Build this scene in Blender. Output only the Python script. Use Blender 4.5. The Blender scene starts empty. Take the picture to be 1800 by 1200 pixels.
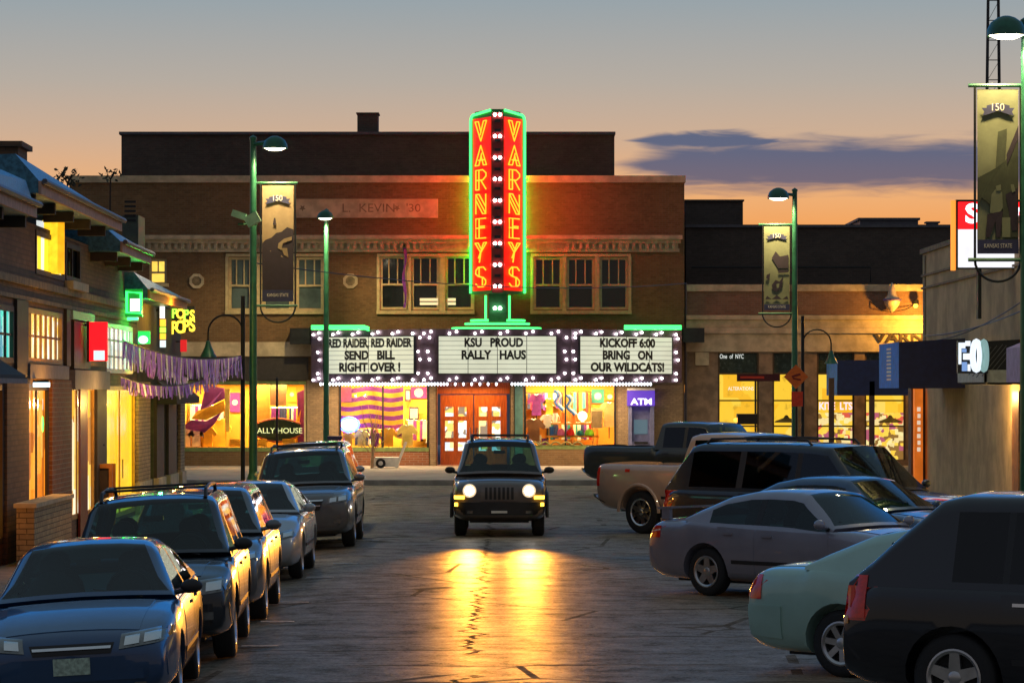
import bpy, bmesh, math, random
from mathutils import Vector, Matrix, Euler
from mathutils.bvhtree import BVHTree
random.seed(11)
S = bpy.context.scene
COL = S.collection
R = math.radians
# ---------------------------------------------------------------- camera
H, HY, F = 2.76, 686.0, 5500.0          # eye height, horizon row and focal length (1800 px wide picture)
cam_d = bpy.data.cameras.new('camera'); cam = bpy.data.objects.new('camera', cam_d); COL.objects.link(cam)
cam.location = (0, 0, H); cam.rotation_euler = (R(90), 0, 0)
cam_d.sensor_width = 36; cam_d.lens = 36*F/1800; cam_d.shift_y = (HY-600)/1800
cam_d.clip_start = 0.5; cam_d.clip_end = 6000
S.camera = cam
S.view_settings.view_transform = 'Standard'; S.view_settings.look = 'None'
S.view_settings.exposure = 0.8; S.view_settings.gamma = 1.0
S.render.engine = 'CYCLES'
S.cycles.use_denoising = True
S.cycles.max_bounces = 8; S.cycles.transparent_max_bounces = 12
S.cycles.sample_clamp_indirect = 6.0
S.cycles.use_light_tree = True

class NT:
    def __init__(s, tree): s.t = tree; s.n = tree.nodes; s.l = tree.links
    def node(s, kind, **kw):
        n = s.n.new(kind)
        for k, v in kw.items(): setattr(n, k, v)
        return n
    def put(s, sock, v):
        if isinstance(v, bpy.types.NodeSocket): s.l.new(v, sock)
        elif v is not None: sock.default_value = v
    def m(s, op, a, b=None, c=None, clamp=False):
        n = s.node('ShaderNodeMath', operation=op, use_clamp=clamp)
        s.put(n.inputs[0], a); s.put(n.inputs[1], b); s.put(n.inputs[2], c)
        return n.outputs[0]
    def mix(s, f, a, b, blend='MIX'):
        n = s.node('ShaderNodeMix', data_type='RGBA', blend_type=blend)
        s.put(n.inputs['Factor'], f)
        for i, v in ((6, a), (7, b)):
            if not isinstance(v, bpy.types.NodeSocket): v = (*v[:3], 1)
            s.put(n.inputs[i], v)
        return n.outputs[2]
    def ramp(s, f, stops, interp='LINEAR'):
        n = s.node('ShaderNodeValToRGB'); n.color_ramp.interpolation = interp
        e = n.color_ramp.elements
        while len(e) < len(stops): e.new(0.5)
        for i, (p, c) in enumerate(stops):
            e[i].position = p; e[i].color = (*c, 1) if len(c) == 3 else c
        s.put(n.inputs[0], f); return n.outputs[0]
    def noise(s, vec, scale, detail=3, rough=0.55, dist=0):
        n = s.node('ShaderNodeTexNoise'); s.put(n.inputs['Vector'], vec)
        n.inputs['Scale'].default_value = scale; n.inputs['Detail'].default_value = detail
        n.inputs['Roughness'].default_value = rough; n.inputs['Distortion'].default_value = dist
        return n.outputs[0]
    def xyz(s, vec):
        n = s.node('ShaderNodeSeparateXYZ'); s.put(n.inputs[0], vec); return n.outputs
    def comb(s, x, y, z):
        n = s.node('ShaderNodeCombineXYZ')
        for i, v in enumerate((x, y, z)): s.put(n.inputs[i], v)
        return n.outputs[0]
    def sstep(s, v, a, b):
        n = s.node('ShaderNodeMapRange', interpolation_type='SMOOTHSTEP')
        s.put(n.inputs[0], v); n.inputs[1].default_value = a; n.inputs[2].default_value = b
        return n.outputs[0]

# ---------------------------------------------------------------- dusk sky (after sunset, glow beyond the theatre, deep blue overhead)
W = bpy.data.worlds.new('World'); S.world = W; W.use_nodes = True
t = NT(W.node_tree); t.n.clear()
tc = t.node('ShaderNodeTexCoord').outputs['Generated']
dx, dy, dz = t.xyz(tc)
sky_west = t.ramp(dz, [(0.0, (.54, .20, .035)), (.050, (.52, .21, .058)), (.062, (.495, .25, .105)), (.080, (.362, .246, .168)), (.098, (.268, .237, .205)),
                       (.124, (.180, .212, .230)), (.17, (.070, .19, .38)), (.30, (.020, .16, .48)), (.46, (.05, .14, .31)), (.62, (.070, .120, .165)), (1.0, (.095, .122, .140))])
sky_east = t.ramp(dz, [(0.0, (.125, .10, .075)), (.10, (.10, .09, .085)), (.4, (.085, .095, .12)), (1.0, (.095, .122, .140))])
sky = t.mix(t.sstep(dy, -.35, .75), sky_east, sky_west)
yy = t.m('MAXIMUM', dy, .05)
az = t.m('DIVIDE', dx, yy); el = t.m('DIVIDE', dz, yy)
cn = t.noise(t.comb(t.m('MULTIPLY', az, 42.0), t.m('MULTIPLY', el, 330.0), 0.0), 1.0, 5, .55, .6)
nn = t.m('SUBTRACT', cn, .5)
def band(c, h, a0, a1, a2, a3, amp):
    v = t.m('ABSOLUTE', t.m('DIVIDE', t.m('SUBTRACT', el, c), h))
    v = t.m('ADD', t.m('SUBTRACT', 1.0, v), t.m('MULTIPLY', nn, amp))
    k = t.m('MULTIPLY', t.sstep(az, a0, a1), t.m('SUBTRACT', 1.0, t.sstep(az, a2, a3)))
    v = t.m('SUBTRACT', v, t.m('MULTIPLY', t.m('SUBTRACT', 1.0, k), 2.2))
    return t.sstep(v, -.12, .62)
c1 = band(.0720, .0098, .000, .060, .30, .5, .95)
c2 = band(.0794, .0034, .020, .050, .070, .110, 1.9)
c3 = band(.0852, .0010, .100, .106, .108, .116, 1.2)
cm = t.m('MAXIMUM', t.m('MAXIMUM', c1, c2), t.m('MULTIPLY', c3, .0))
ccol = t.mix(t.sstep(el, .064, .080), (.078, .070, .105), (.046, .066, .122))
sky = t.mix(t.m('MULTIPLY', cm, .93), sky, ccol)
bg = t.node('ShaderNodeBackground'); t.l.new(sky, bg.inputs[0]); bg.inputs[1].default_value = 1.0
ow = t.node('ShaderNodeOutputWorld'); t.l.new(bg.outputs[0], ow.inputs[0])

# ---------------------------------------------------------------- helpers: names, things, meshes
WM = {}
def tag(o, label=None, cat=None, group=None, kind=None):
    if label: o['label'] = label
    if cat: o['category'] = cat
    if group: o['group'] = group
    if kind: o['kind'] = kind
    return o
def thing(name, label, cat, loc=(0, 0, 0), rot=(0, 0, 0), group=None):
    o = bpy.data.objects.new(name, None); COL.objects.link(o)
    o.location = loc; o.rotation_euler = rot; o.empty_display_size = .3
    WM[o] = Matrix.Translation(loc) @ Euler(rot).to_matrix().to_4x4()
    return tag(o, label, cat, group)
def link(name, me, parent=None):
    o = bpy.data.objects.new(name, me); COL.objects.link(o)
    if parent is not None: o.parent = parent; WM[o] = WM[parent]
    else: WM[o] = Matrix()
    return o
class MB:
    def __init__(s, xf=None): s.bm = bmesh.new(); s.xf = xf
    def v(s, p):
        if s.xf: p = s.xf(*p)
        return s.bm.verts.new(p)
    def face(s, pts):
        return s.bm.faces.new([s.v(p) for p in pts])
    def box(s, x0, x1, y0, y1, z0, z1):
        P = [s.v(p) for p in ((x0,y0,z0),(x1,y0,z0),(x1,y1,z0),(x0,y1,z0),(x0,y0,z1),(x1,y0,z1),(x1,y1,z1),(x0,y1,z1))]
        for f in ((0,3,2,1),(4,5,6,7),(0,1,5,4),(1,2,6,5),(2,3,7,6),(3,0,4,7)): s.bm.faces.new([P[i] for i in f])
        return s
    def obox(s, c, ax, ay, az, sx, sy, sz):
        c = Vector(c); ax = Vector(ax).normalized()*sx/2; ay = Vector(ay).normalized()*sy/2; az = Vector(az).normalized()*sz/2
        P = [s.v(c+ax*i+ay*j+az*k) for k in (-1, 1) for i, j in ((-1,-1),(1,-1),(1,1),(-1,1))]
        for f in ((0,3,2,1),(4,5,6,7),(0,1,5,4),(1,2,6,5),(2,3,7,6),(3,0,4,7)): s.bm.faces.new([P[i] for i in f])
        return s
    def prism(s, pts, vec):
        vec = Vector(vec); a = [s.v(p) for p in pts]; b = [s.v(Vector(p)+vec) for p in pts]
        s.bm.faces.new(a); s.bm.faces.new(b[::-1]); n = len(a)
        for i in range(n): s.bm.faces.new((a[i], b[i], b[(i+1) % n], a[(i+1) % n]))
        return s
    def bar(s, p, q, r): return s.tube([p, q], r, 6)
    def tube(s, pts, r, seg=8, closed=False):
        pts = [Vector(p) for p in pts]; n = len(pts); rings = []; up = None
        for i, p in enumerate(pts):
            if closed: d = pts[(i+1) % n]-pts[i-1]
            else: d = pts[min(i+1, n-1)]-pts[max(i-1, 0)]
            d.normalize()
            if up is None: up = Vector((0,0,1)) if abs(d.z) < .9 else Vector((0,1,0))
            a = d.cross(up); 
            if a.length < 1e-4: a = d.cross(Vector((1,0,0)))
            a.normalize(); b = a.cross(d); up = b
            rr = r[i] if isinstance(r, (list, tuple)) else r
            rings.append([s.v(p+(a*math.cos(k*2*math.pi/seg)+b*math.sin(k*2*math.pi/seg))*rr) for k in range(seg)])
        for i in range(n if closed else n-1):
            A, B = rings[i], rings[(i+1) % n]
            for k in range(seg): s.bm.faces.new((A[k], A[(k+1) % seg], B[(k+1) % seg], B[k]))
        if not closed:
            s.bm.faces.new(rings[0][::-1]); s.bm.faces.new(rings[-1])
        return s
    def lathe(s, prof, o, axis=(0,0,1), seg=20, a0=0, a1=2*math.pi):
        o = Vector(o); ax = Vector(axis).normalized()
        u = ax.cross(Vector((0,1,0)) if abs(ax.y) < .9 else Vector((1,0,0))).normalized(); w = ax.cross(u)
        rings = []
        for r, h in prof:
            if r < 1e-5: rings.append([s.v(o+ax*h)])
            else: rings.append([s.v(o+ax*h+(u*math.cos(2*math.pi*k/seg)+w*math.sin(2*math.pi*k/seg))*r) for k in range(seg)])
        for A, B in zip(rings, rings[1:]):
            for k in range(seg):
                k2 = (k+1) % seg
                if len(A) == 1 and len(B) == 1: continue
                if len(A) == 1: s.bm.faces.new((A[0], B[k2], B[k]))
                elif len(B) == 1: s.bm.faces.new((A[k], A[k2], B[0]))
                else: s.bm.faces.new((A[k], A[k2], B[k2], B[k]))
        return s
    def ball(s, c, rx, ry=None, rz=None, seg=10, ring=6):
        ry = ry or rx; rz = rz or rx; c = Vector(c); rows = []
        for i in range(ring+1):
            th = math.pi*i/ring; z = math.cos(th); q = math.sin(th)
            if i in (0, ring): rows.append([s.v(c+Vector((0,0,z*rz)))])
            else: rows.append([s.v(c+Vector((math.cos(2*math.pi*k/seg)*q*rx, math.sin(2*math.pi*k/seg)*q*ry, z*rz))) for k in range(seg)])
        for A, B in zip(rows, rows[1:]):
            for k in range(seg):
                k2 = (k+1) % seg
                if len(A) == 1: s.bm.faces.new((A[0], B[k], B[k2]))
                elif len(B) == 1: s.bm.faces.new((A[k2], A[k], B[0]))
                else: s.bm.faces.new((A[k], B[k], B[k2], A[k2]))
        return s
    def wall(s, u0, u1, v0, v1, holes, depth):
        """upright sheet in the (u, v) plane at w=0 with openings whose reveals run back to w=depth; xf maps (u, w, v)"""
        us = sorted({u0, u1, *[min(max(h[i], u0), u1) for h in holes for i in (0, 1)]})
        vs = sorted({v0, v1, *[min(max(h[i], v0), v1) for h in holes for i in (2, 3)]})
        for a, b in zip(us, us[1:]):
            for c, d in zip(vs, vs[1:]):
                m, n = (a+b)/2, (c+d)/2
                if any(h[0] < m < h[1] and h[2] < n < h[3] for h in holes): continue
                s.face(((a,0,c),(b,0,c),(b,0,d),(a,0,d)))
        for a, b, c, d in holes:
            s.face(((a,0,c),(a,depth,c),(a,depth,d),(a,0,d))); s.face(((b,0,c),(b,0,d),(b,depth,d),(b,depth,c)))
            s.face(((a,0,d),(a,depth,d),(b,depth,d),(b,0,d))); s.face(((a,0,c),(b,0,c),(b,depth,c),(a,depth,c)))
        s.face(((u0,0,v0),(u0,0,v1),(u0,depth,v1),(u0,depth,v0))); s.face(((u1,0,v0),(u1,depth,v0),(u1,depth,v1),(u1,0,v1)))
        s.face(((u0,0,v1),(u1,0,v1),(u1,depth,v1),(u0,depth,v1)))
        return s
    def build(s, name, mat, parent=None, smooth=False, local=False, normals=True, merge=True):
        if merge: bmesh.ops.remove_doubles(s.bm, verts=s.bm.verts, dist=1e-5)
        if normals: bmesh.ops.recalc_face_normals(s.bm, faces=s.bm.faces)
        if parent is not None and not local: s.bm.transform(WM[parent].inverted())
        me = bpy.data.meshes.new(name); s.bm.to_mesh(me); s.bm.free()
        if mat: me.materials.append(mat)
        if smooth:
            for p in me.polygons: p.use_smooth = True
            me.set_sharp_from_angle(angle=R(38))
        return link(name, me, parent)
def flat(pts, name, mat, parent=None):
    b = MB(); b.face(pts); return b.build(name, mat, parent)
def text(name, s, mat, origin, u, v, size, parent=None, sx=1.0, depth=.012, align='CENTER', bold=0.0, spacing=1.0, width=None):
    c = bpy.data.curves.new(name, 'FONT'); c.body = s; c.size = size; c.extrude = depth; c.align_x = align; c.align_y = 'CENTER'
    c.offset = bold; c.space_character = spacing; c.resolution_u = 3
    f = bpy.data.objects.new(name, c); COL.objects.link(f)
    dg = bpy.context.evaluated_depsgraph_get(); dg.update()
    me = bpy.data.meshes.new_from_object(f.evaluated_get(dg)); bpy.data.objects.remove(f); bpy.data.curves.remove(c)
    me.materials.clear(); me.materials.append(mat); me.name = name
    xs = [p.co.x for p in me.vertices]; w = max(xs)-min(xs); m = (max(xs)+min(xs))/2
    k = width/w if width else sx
    u = Vector(u).normalized(); v = Vector(v).normalized(); n = u.cross(v)
    T = Matrix((u, v, n)).transposed().to_4x4(); T.translation = Vector(origin)
    T = T @ Matrix.Diagonal((k, 1, 1, 1)) @ (Matrix.Translation((-m, 0, 0)) if align == 'CENTER' else Matrix())
    if parent is not None: T = WM[parent].inverted() @ T
    me.transform(T)
    return link(name, me, parent)
def lamp(name, kind, loc, energy, color, parent=None, size=.1, rot=None, **kw):
    l = bpy.data.lights.new(name, kind); l.energy = energy; l.color = color
    if kind == 'AREA': l.shape = 'RECTANGLE'; l.size = size[0]; l.size_y = size[1]
    else: l.shadow_soft_size = size
    for k, x in kw.items(): setattr(l, k, x)
    o = bpy.data.objects.new(name, l); COL.objects.link(o)
    M = Matrix.Translation(loc)
    if rot: M = M @ Euler(rot).to_matrix().to_4x4()
    if parent is not None: o.parent = parent; M = WM[parent].inverted() @ M
    o.matrix_basis = M
    return o

# ---------------------------------------------------------------- materials
MATS = {}
def M(name, col, rough=.6, metal=0.0, var=.18, scale=6.0, bump=0.0, coat=0.0, spec=.5, stretch=(1, 1, 1)):
    if name in MATS: return MATS[name]
    m = bpy.data.materials.new(name); m.use_nodes = True; MATS[name] = m
    t = NT(m.node_tree); b = t.n['Principled BSDF']
    vec = t.node('ShaderNodeTexCoord').outputs['Object']
    if stretch != (1, 1, 1):
        mp = t.node('ShaderNodeMapping'); t.l.new(vec, mp.inputs[0]); mp.inputs['Scale'].default_value = stretch; vec = mp.outputs[0]
    n = t.noise(vec, scale, 4, .6)
    lo = tuple(c*(1-var) for c in col); hi = tuple(min(1, c*(1+var)) for c in col)
    t.l.new(t.mix(t.sstep(n, .3, .7), lo, hi), b.inputs['Base Color'])
    b.inputs['Metallic'].default_value = metal; b.inputs['Specular IOR Level'].default_value = spec
    t.l.new(t.m('ADD', t.m('MULTIPLY', t.m('SUBTRACT', n, .5), .25), rough, clamp=True), b.inputs['Roughness'])
    b.inputs['Coat Weight'].default_value = coat; b.inputs['Coat Roughness'].default_value = .06
    if bump:
        bp = t.node('ShaderNodeBump'); bp.inputs['Strength'].default_value = bump; bp.inputs['Distance'].default_value = .02
        t.l.new(t.noise(vec, scale*6, 3), bp.inputs['Height']); t.l.new(bp.outputs[0], b.inputs['Normal'])
    return m
def E(name, col, s=1.0, var=0.0, scale=4.0):
    """emissive material: lamps, neon, lit panes, and other surfaces given a glow"""
    if name in MATS: return MATS[name]
    m = bpy.data.materials.new(name); m.use_nodes = True; MATS[name] = m
    t = NT(m.node_tree); b = t.n['Principled BSDF']
    b.inputs['Base Color'].default_value = (*[min(.8, c*.5) for c in col], 1); b.inputs['Roughness'].default_value = .4
    if var:
        vec = t.node('ShaderNodeTexCoord').outputs['Object']
        n = t.noise(vec, scale, 4, .6)
        t.l.new(t.mix(t.sstep(n, .3, .7), tuple(c*(1-var) for c in col), col), b.inputs['Emission Color'])
    else: b.inputs['Emission Color'].default_value = (*col, 1)
    b.inputs['Emission Strength'].default_value = s
    return m
def lit_window(name, cols, s, sx=3.0, sz=1.2, seed=0.0):
    """lit pane: what is seen in a bright shop, blurred blocks of coloured goods"""
    m = bpy.data.materials.new(name); m.use_nodes = True; MATS[name] = m
    t = NT(m.node_tree); b = t.n['Principled BSDF']
    g = t.node('ShaderNodeNewGeometry').outputs['Position']; x, y, z = t.xyz(g)
    vec = t.comb(t.m('MULTIPLY', t.m('ADD', x, y), sx), t.m('MULTIPLY', z, sz), seed)
    vo = t.node('ShaderNodeTexVoronoi', distance='CHEBYCHEV'); t.l.new(vec, vo.inputs['Vector']); vo.inputs['Scale'].default_value = 1.0
    r, _, _2 = t.xyz(vo.outputs['Color'])
    k = len(cols); col = t.ramp(r, [(i/k, c) for i, c in enumerate(cols)], 'CONSTANT')
    n = t.noise(vec, 3.0, 4, .6)
    col = t.mix(t.m('MULTIPLY', t.sstep(n, .55, .75), .6), col, tuple(c*.25 for c in cols[0]))
    t.l.new(col, b.inputs['Emission Color']); b.inputs['Emission Strength'].default_value = s
    b.inputs['Base Color'].default_value = (.05, .05, .05, 1); b.inputs['Roughness'].default_value = .15
    return m
def brick(name, c1, c2, mortar, rough=.85, w=.21, h=.07, stain=.35):
    m = bpy.data.materials.new(name); m.use_nodes = True; MATS[name] = m
    t = NT(m.node_tree); b = t.n['Principled BSDF']
    g = t.node('ShaderNodeNewGeometry').outputs['Position']; x, y, z = t.xyz(g)
    vec = t.comb(t.m('ADD', x, y), z, 0.0)
    br = t.node('ShaderNodeTexBrick'); t.l.new(vec, br.inputs['Vector'])
    br.inputs['Scale'].default_value = 1.0; br.inputs['Brick Width'].default_value = w; br.inputs['Row Height'].default_value = h
    br.inputs['Mortar Size'].default_value = .008; br.inputs['Mortar Smooth'].default_value = .2; br.inputs['Bias'].default_value = 0
    br.inputs['Color1'].default_value = (*c1, 1); br.inputs['Color2'].default_value = (*c2, 1); br.inputs['Mortar'].default_value = (*mortar, 1)
    n = t.noise(g, .55, 5, .65); n2 = t.noise(g, 7.0, 3)
    col = t.mix(t.m('MULTIPLY', t.sstep(n, .4, .75), stain), br.outputs[0], tuple(c*.35 for c in c1))
    col = t.mix(t.m('MULTIPLY', t.sstep(n2, .5, .8), .35), col, tuple(min(1, c*1.5) for c in c2))
    t.l.new(col, b.inputs['Base Color']); b.inputs['Roughness'].default_value = rough
    bp = t.node('ShaderNodeBump'); bp.inputs['Strength'].default_value = .5; bp.inputs['Distance'].default_value = .01
    t.l.new(t.m('SUBTRACT', 1.0, br.outputs['Fac']), bp.inputs['Height']); t.l.new(bp.outputs[0], b.inputs['Normal'])
    return m
def glass(name, tint, refl=.08, rough=.02):
    m = bpy.data.materials.new(name); m.use_nodes = True; MATS[name] = m
    t = NT(m.node_tree); t.n.clear()
    tr = t.node('ShaderNodeBsdfTransparent'); tr.inputs[0].default_value = (*tint, 1)
    gl = t.node('ShaderNodeBsdfGlossy'); gl.inputs['Roughness'].default_value = rough; gl.inputs[0].default_value = (1, 1, 1, 1)
    fr = t.node('ShaderNodeFresnel'); fr.inputs[0].default_value = 1.5
    mx = t.node('ShaderNodeMixShader')
    t.l.new(t.m('ADD', fr.outputs[0], refl, clamp=True), mx.inputs[0]); t.l.new(tr.outputs[0], mx.inputs[1]); t.l.new(gl.outputs[0], mx.inputs[2])
    o = t.node('ShaderNodeOutputMaterial'); t.l.new(mx.outputs[0], o.inputs[0])
    return m
def paint(name, col, metal=.35, rough=.38, coat=1.0):
    m = M(name, col, rough, metal, .06, 2.5, coat=coat)
    return m
ASPH = bpy.data.materials.new('worn_asphalt'); ASPH.use_nodes = True
t = NT(ASPH.node_tree); b = t.n['Principled BSDF']
g = t.node('ShaderNodeNewGeometry').outputs['Position']; x, y, z = t.xyz(g)
n1 = t.noise(g, .35, 5, .6); n2 = t.noise(g, 9.0, 4, .65); n3 = t.noise(t.comb(t.m('MULTIPLY', x, .22), t.m('MULTIPLY', y, 1.3), 0.0), 1.0, 4, .6, .4)
col = t.mix(n1, (.165, .137, .094), (.205, .172, .122))
col = t.mix(t.m('MULTIPLY', t.sstep(n2, .45, .75), .5), col, (.20, .175, .14))
col = t.mix(t.m('MULTIPLY', t.sstep(n3, .52, .72), .22), col, (.055, .050, .043))
n5 = t.noise(g, 24.0, 2, .8); n6 = t.noise(g, 1.5, 9, .86)
col = t.mix(t.m('MULTIPLY', t.sstep(n5, .56, .66), .55), col, (.27, .24, .20))
col = t.mix(t.m('MULTIPLY', t.m('SUBTRACT', 1.0, t.sstep(n5, .34, .44)), .6), col, (.035, .03, .025))
col = t.mix(t.m('MULTIPLY', t.sstep(n6, .52, .62), .65), col, (.29, .245, .18))
col = t.mix(t.m('MULTIPLY', t.m('SUBTRACT', 1.0, t.sstep(n6, .38, .48)), .7), col, (.045, .038, .028))
wob = t.noise(g, .9, 3, .6)
def cracks(v, n, wob_amt, thr, keep):
    k = t.m('FRACT', t.m('ADD', v, t.m('MULTIPLY', n, wob_amt)))
    k = t.m('ABSOLUTE', t.m('SUBTRACT', k, .5))
    return t.m('MULTIPLY', t.m('LESS_THAN', k, thr), keep)
keep1 = t.m('GREATER_THAN', t.noise(t.comb(t.m('MULTIPLY', x, .45), t.m('MULTIPLY', y, .5), 3.0), 1.0, 2), .46)
def seams(v, n, wob_amt, wd, keep):
    k = t.m('ABSOLUTE', t.m('SUBTRACT', t.m('FRACT', t.m('ADD', v, t.m('MULTIPLY', n, wob_amt))), .5))
    return t.m('MULTIPLY', t.m('SUBTRACT', 1.0, t.sstep(k, wd*.35, wd)), keep)
keep0 = t.sstep(t.noise(t.comb(t.m('MULTIPLY', x, .30), t.m('MULTIPLY', y, .42), 3.0), 1.0, 2), .46, .60)
wob2 = t.noise(t.comb(t.m('MULTIPLY', x, .35), t.m('MULTIPLY', y, .12), 1.0), 1.0, 4, .65)
cr = seams(t.m('MULTIPLY', y, .55), wob2, .40, .034, keep0)
cr = t.m('MAXIMUM', cr, t.m('MULTIPLY', seams(t.m('MULTIPLY', y, .83), wob, .5, .025, keep1), .5))
keep2 = t.m('MULTIPLY', t.m('LESS_THAN', t.m('ABSOLUTE', t.m('ADD', x, .45)), 1.0), t.m('GREATER_THAN', t.noise(t.comb(0.0, t.m('MULTIPLY', y, .3), 7.0), 1.0, 2), .42))
zig = t.noise(t.comb(0.0, y, 0.0), 1.4, 4, .7)
ck = t.m('ABSOLUTE', t.m('SUBTRACT', t.m('ADD', x, .45), t.m('MULTIPLY', t.m('SUBTRACT', zig, .5), 1.1)))
cr = t.m('MAXIMUM', cr, t.m('MULTIPLY', t.m('LESS_THAN', ck, .035), keep2))
vr = t.node('ShaderNodeTexVoronoi', feature='DISTANCE_TO_EDGE'); t.l.new(t.mix(.35, g, t.node('ShaderNodeTexNoise').outputs['Color']), vr.inputs['Vector']); vr.inputs['Scale'].default_value = .55
allig = t.m('MULTIPLY', t.m('LESS_THAN', vr.outputs['Distance'], .013), t.m('GREATER_THAN', t.noise(g, .16, 2), .50))
cr = t.m('MAXIMUM', cr, t.m('MULTIPLY', allig, .7))
col = t.mix(t.m('MULTIPLY', cr, .68), col, (.014, .012, .010))
t.l.new(col, b.inputs['Base Color'])
b.inputs['Specular IOR Level'].default_value = .17
n4 = t.noise(t.comb(t.m('MULTIPLY', x, 1.2), t.m('MULTIPLY', y, .8), 5.0), 1.0, 5, .7)
t.l.new(t.m('ADD', t.m('ADD', .31, t.m('MULTIPLY', t.m('SUBTRACT', n6, .46), .30)), t.m('ADD', t.m('MULTIPLY', n2, .16), t.m('MULTIPLY', cr, .3))), b.inputs['Roughness'])
bp = t.node('ShaderNodeBump'); bp.inputs['Strength'].default_value = .45; bp.inputs['Distance'].default_value = .012
hh = t.m('SUBTRACT', t.m('ADD', t.m('MULTIPLY', t.noise(g, 22.0, 3, .7), .8), t.m('ADD', t.m('MULTIPLY', n2, .8), t.m('MULTIPLY', n6, 1.2))), t.m('MULTIPLY', cr, 1.5))
t.l.new(hh, bp.inputs['Height'])
rgh = b.inputs['Roughness'].links[0].from_socket; t.n.remove(b)
df = t.node('ShaderNodeBsdfDiffuse'); t.l.new(col, df.inputs[0]); t.l.new(bp.outputs[0], df.inputs['Normal'])
gl = t.node('ShaderNodeBsdfGlossy'); gl.inputs[0].default_value = (1, .96, .90, 1); t.l.new(rgh, gl.inputs['Roughness']); t.l.new(bp.outputs[0], gl.inputs['Normal'])
mx = t.node('ShaderNodeMixShader'); t.l.new(t.m('MULTIPLY', t.m('ADD', .055, t.m('MULTIPLY', t.sstep(n6, .40, .60), .10)), t.m('SUBTRACT', 1.0, t.m('MULTIPLY', cr, .85))), mx.inputs[0])
t.l.new(df.outputs[0], mx.inputs[1]); t.l.new(gl.outputs[0], mx.inputs[2])
t.l.new(mx.outputs[0], t.n['Material Output'].inputs[0])
CONC = M('pavement_concrete', (.34, .31, .27), .8, var=.22, scale=1.3, bump=.3)
KERB = M('kerb_concrete', (.30, .29, .27), .8, var=.2, scale=3)
BLK = M('black_plastic', (.012, .012, .013), .5)
RUB = M('tyre_rubber', (.016, .016, .017), .75, bump=.2, scale=20)
CHROME = M('chrome', (.75, .75, .76), .14, 1.0, .05)
ALLOY = M('alloy_rim', (.50, .50, .51), .32, .9, .1)
GREEN_P = M('green_pole_paint', (.020, .12, .07), .38, .2, .2, spec=.6)
WHITE = M('white_paint', (.75, .74, .70), .5, var=.08)
# ---------------------------------------------------------------- the street, the pavements
def st(name, mb, mat):
    o = mb.build(name, mat); return tag(o, kind='structure')
def road_z(x):
    return -.055*max(0.0, -2.5-x) if x > -6 else -.19
b = MB()
xs = [-120, -60, -20, -6.0, -5.6, -4.6, -3.6, -2.5, 0, 3, 8, 20, 60, 120]
ys = [6, 20, 40, 60, 78, 83.5, 86.5, 91.2]
def rz(x, y):
    z = road_z(x); k = min(1, max(0, (y-78)/6.0)); return z*(1-k)
for i in range(len(xs)-1):
    for j in range(len(ys)-1):
        b.face([(p, q, rz(p, q)) for p, q in ((xs[i], ys[j]), (xs[i+1], ys[j]), (xs[i+1], ys[j+1]), (xs[i], ys[j+1]))])
st('street', b, ASPH)
b = MB(); b.face([(-3000, -500, -.30), (3000, -500, -.30), (3000, 5000, -.30), (-3000, 5000, -.30)])
st('ground', b, M('far_ground', (.06, .055, .045), .9))
b = MB(); b.box(-120, 120, 91.36, 150, -.25, .15); st('pavement_theatre_side', b, CONC)
b = MB(); b.box(-120, 120, 91.2, 91.36, -.25, .152); st('kerb_theatre_side', b, KERB)
b = MB(); b.prism([(-60, 6, -.25), (-5.75, 6, -.25), (-5.75, 83.0, -.25), (-6.4, 84.2, -.25), (-60, 84.2, -.25)], (0, 0, .25)); st('pavement_shop_side', b, CONC)
b = MB(); b.prism([(-5.75, 6, -.25), (-5.6, 6, -.25), (-5.6, 83.0, -.25), (-6.3, 84.35, -.25), (-60, 84.35, -.25), (-60, 84.2, -.25), (-6.4, 84.2, -.25), (-5.75, 83.0, -.25)], (0, 0, .252)); st('kerb_shop_side', b, KERB)
b = MB(); b.box(8.15, 60, 6, 88.0, -.25, .15); st('pavement_awning_side', b, CONC)
b = MB(); b.box(8.0, 8.15, 6, 88.0, -.25, .152); st('kerb_awning_side', b, KERB)
MARK = M('worn_road_paint', (.50, .48, .44), .7, var=.45, scale=9)
for i, (px, py) in enumerate(((610, 990), (566, 1014), (520, 1058), (492, 1092), (462, 1135), (650, 950), (690, 884))):
    s = (py-HY)/H; X, Y = (px-900)/s, F/s; b = MB()
    L_ = .9 if i == 6 else .34
    b.box(X-.06-L_/2, X+L_/2, Y-.05, Y+.05, .002, .006); st('road_marking', b, MARK)

# ---------------------------------------------------------------- vehicles
GLS = glass('car_glass', (.34, .64, .64), .0)
GLD = glass('privacy_glass', (.05, .06, .07), .0)
TRIM = M('dark_trim', (.02, .02, .022), .55)
SEAT = M('seat_cloth', (.03, .032, .035), .9)
LENS = M('clear_lens', (.16, .165, .16), .14, .4, .35, 9, coat=1)
REDL = M('red_lens', (.75, .022, .010), .12, 0, .2, 20, coat=1)
AMBL = M('amber_lens', (.60, .22, .02), .12, 0, .2, 20, coat=1)
PLATE = M('licence_plate', (.38, .50, .42), .4, var=.35, scale=28)
def interp(P, x):
    if x <= P[0][0]: return P[0][1]
    for (a, u), (c, w) in zip(P, P[1:]):
        if x <= c: return u+(w-u)*(x-a)/(c-a) if c > a else w
    return P[-1][1]
def bool_cut(o, cutter):
    md = o.modifiers.new('cut', 'BOOLEAN'); md.operation = 'DIFFERENCE'; md.object = cutter; md.solver = 'EXACT'
    dg = bpy.context.evaluated_depsgraph_get(); dg.update()
    me = bpy.data.meshes.new_from_object(o.evaluated_get(dg)); o.modifiers.clear()
    old = o.data; o.data = me; bpy.data.meshes.remove(old)
    bpy.data.objects.remove(cutter, do_unlink=True)
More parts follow.
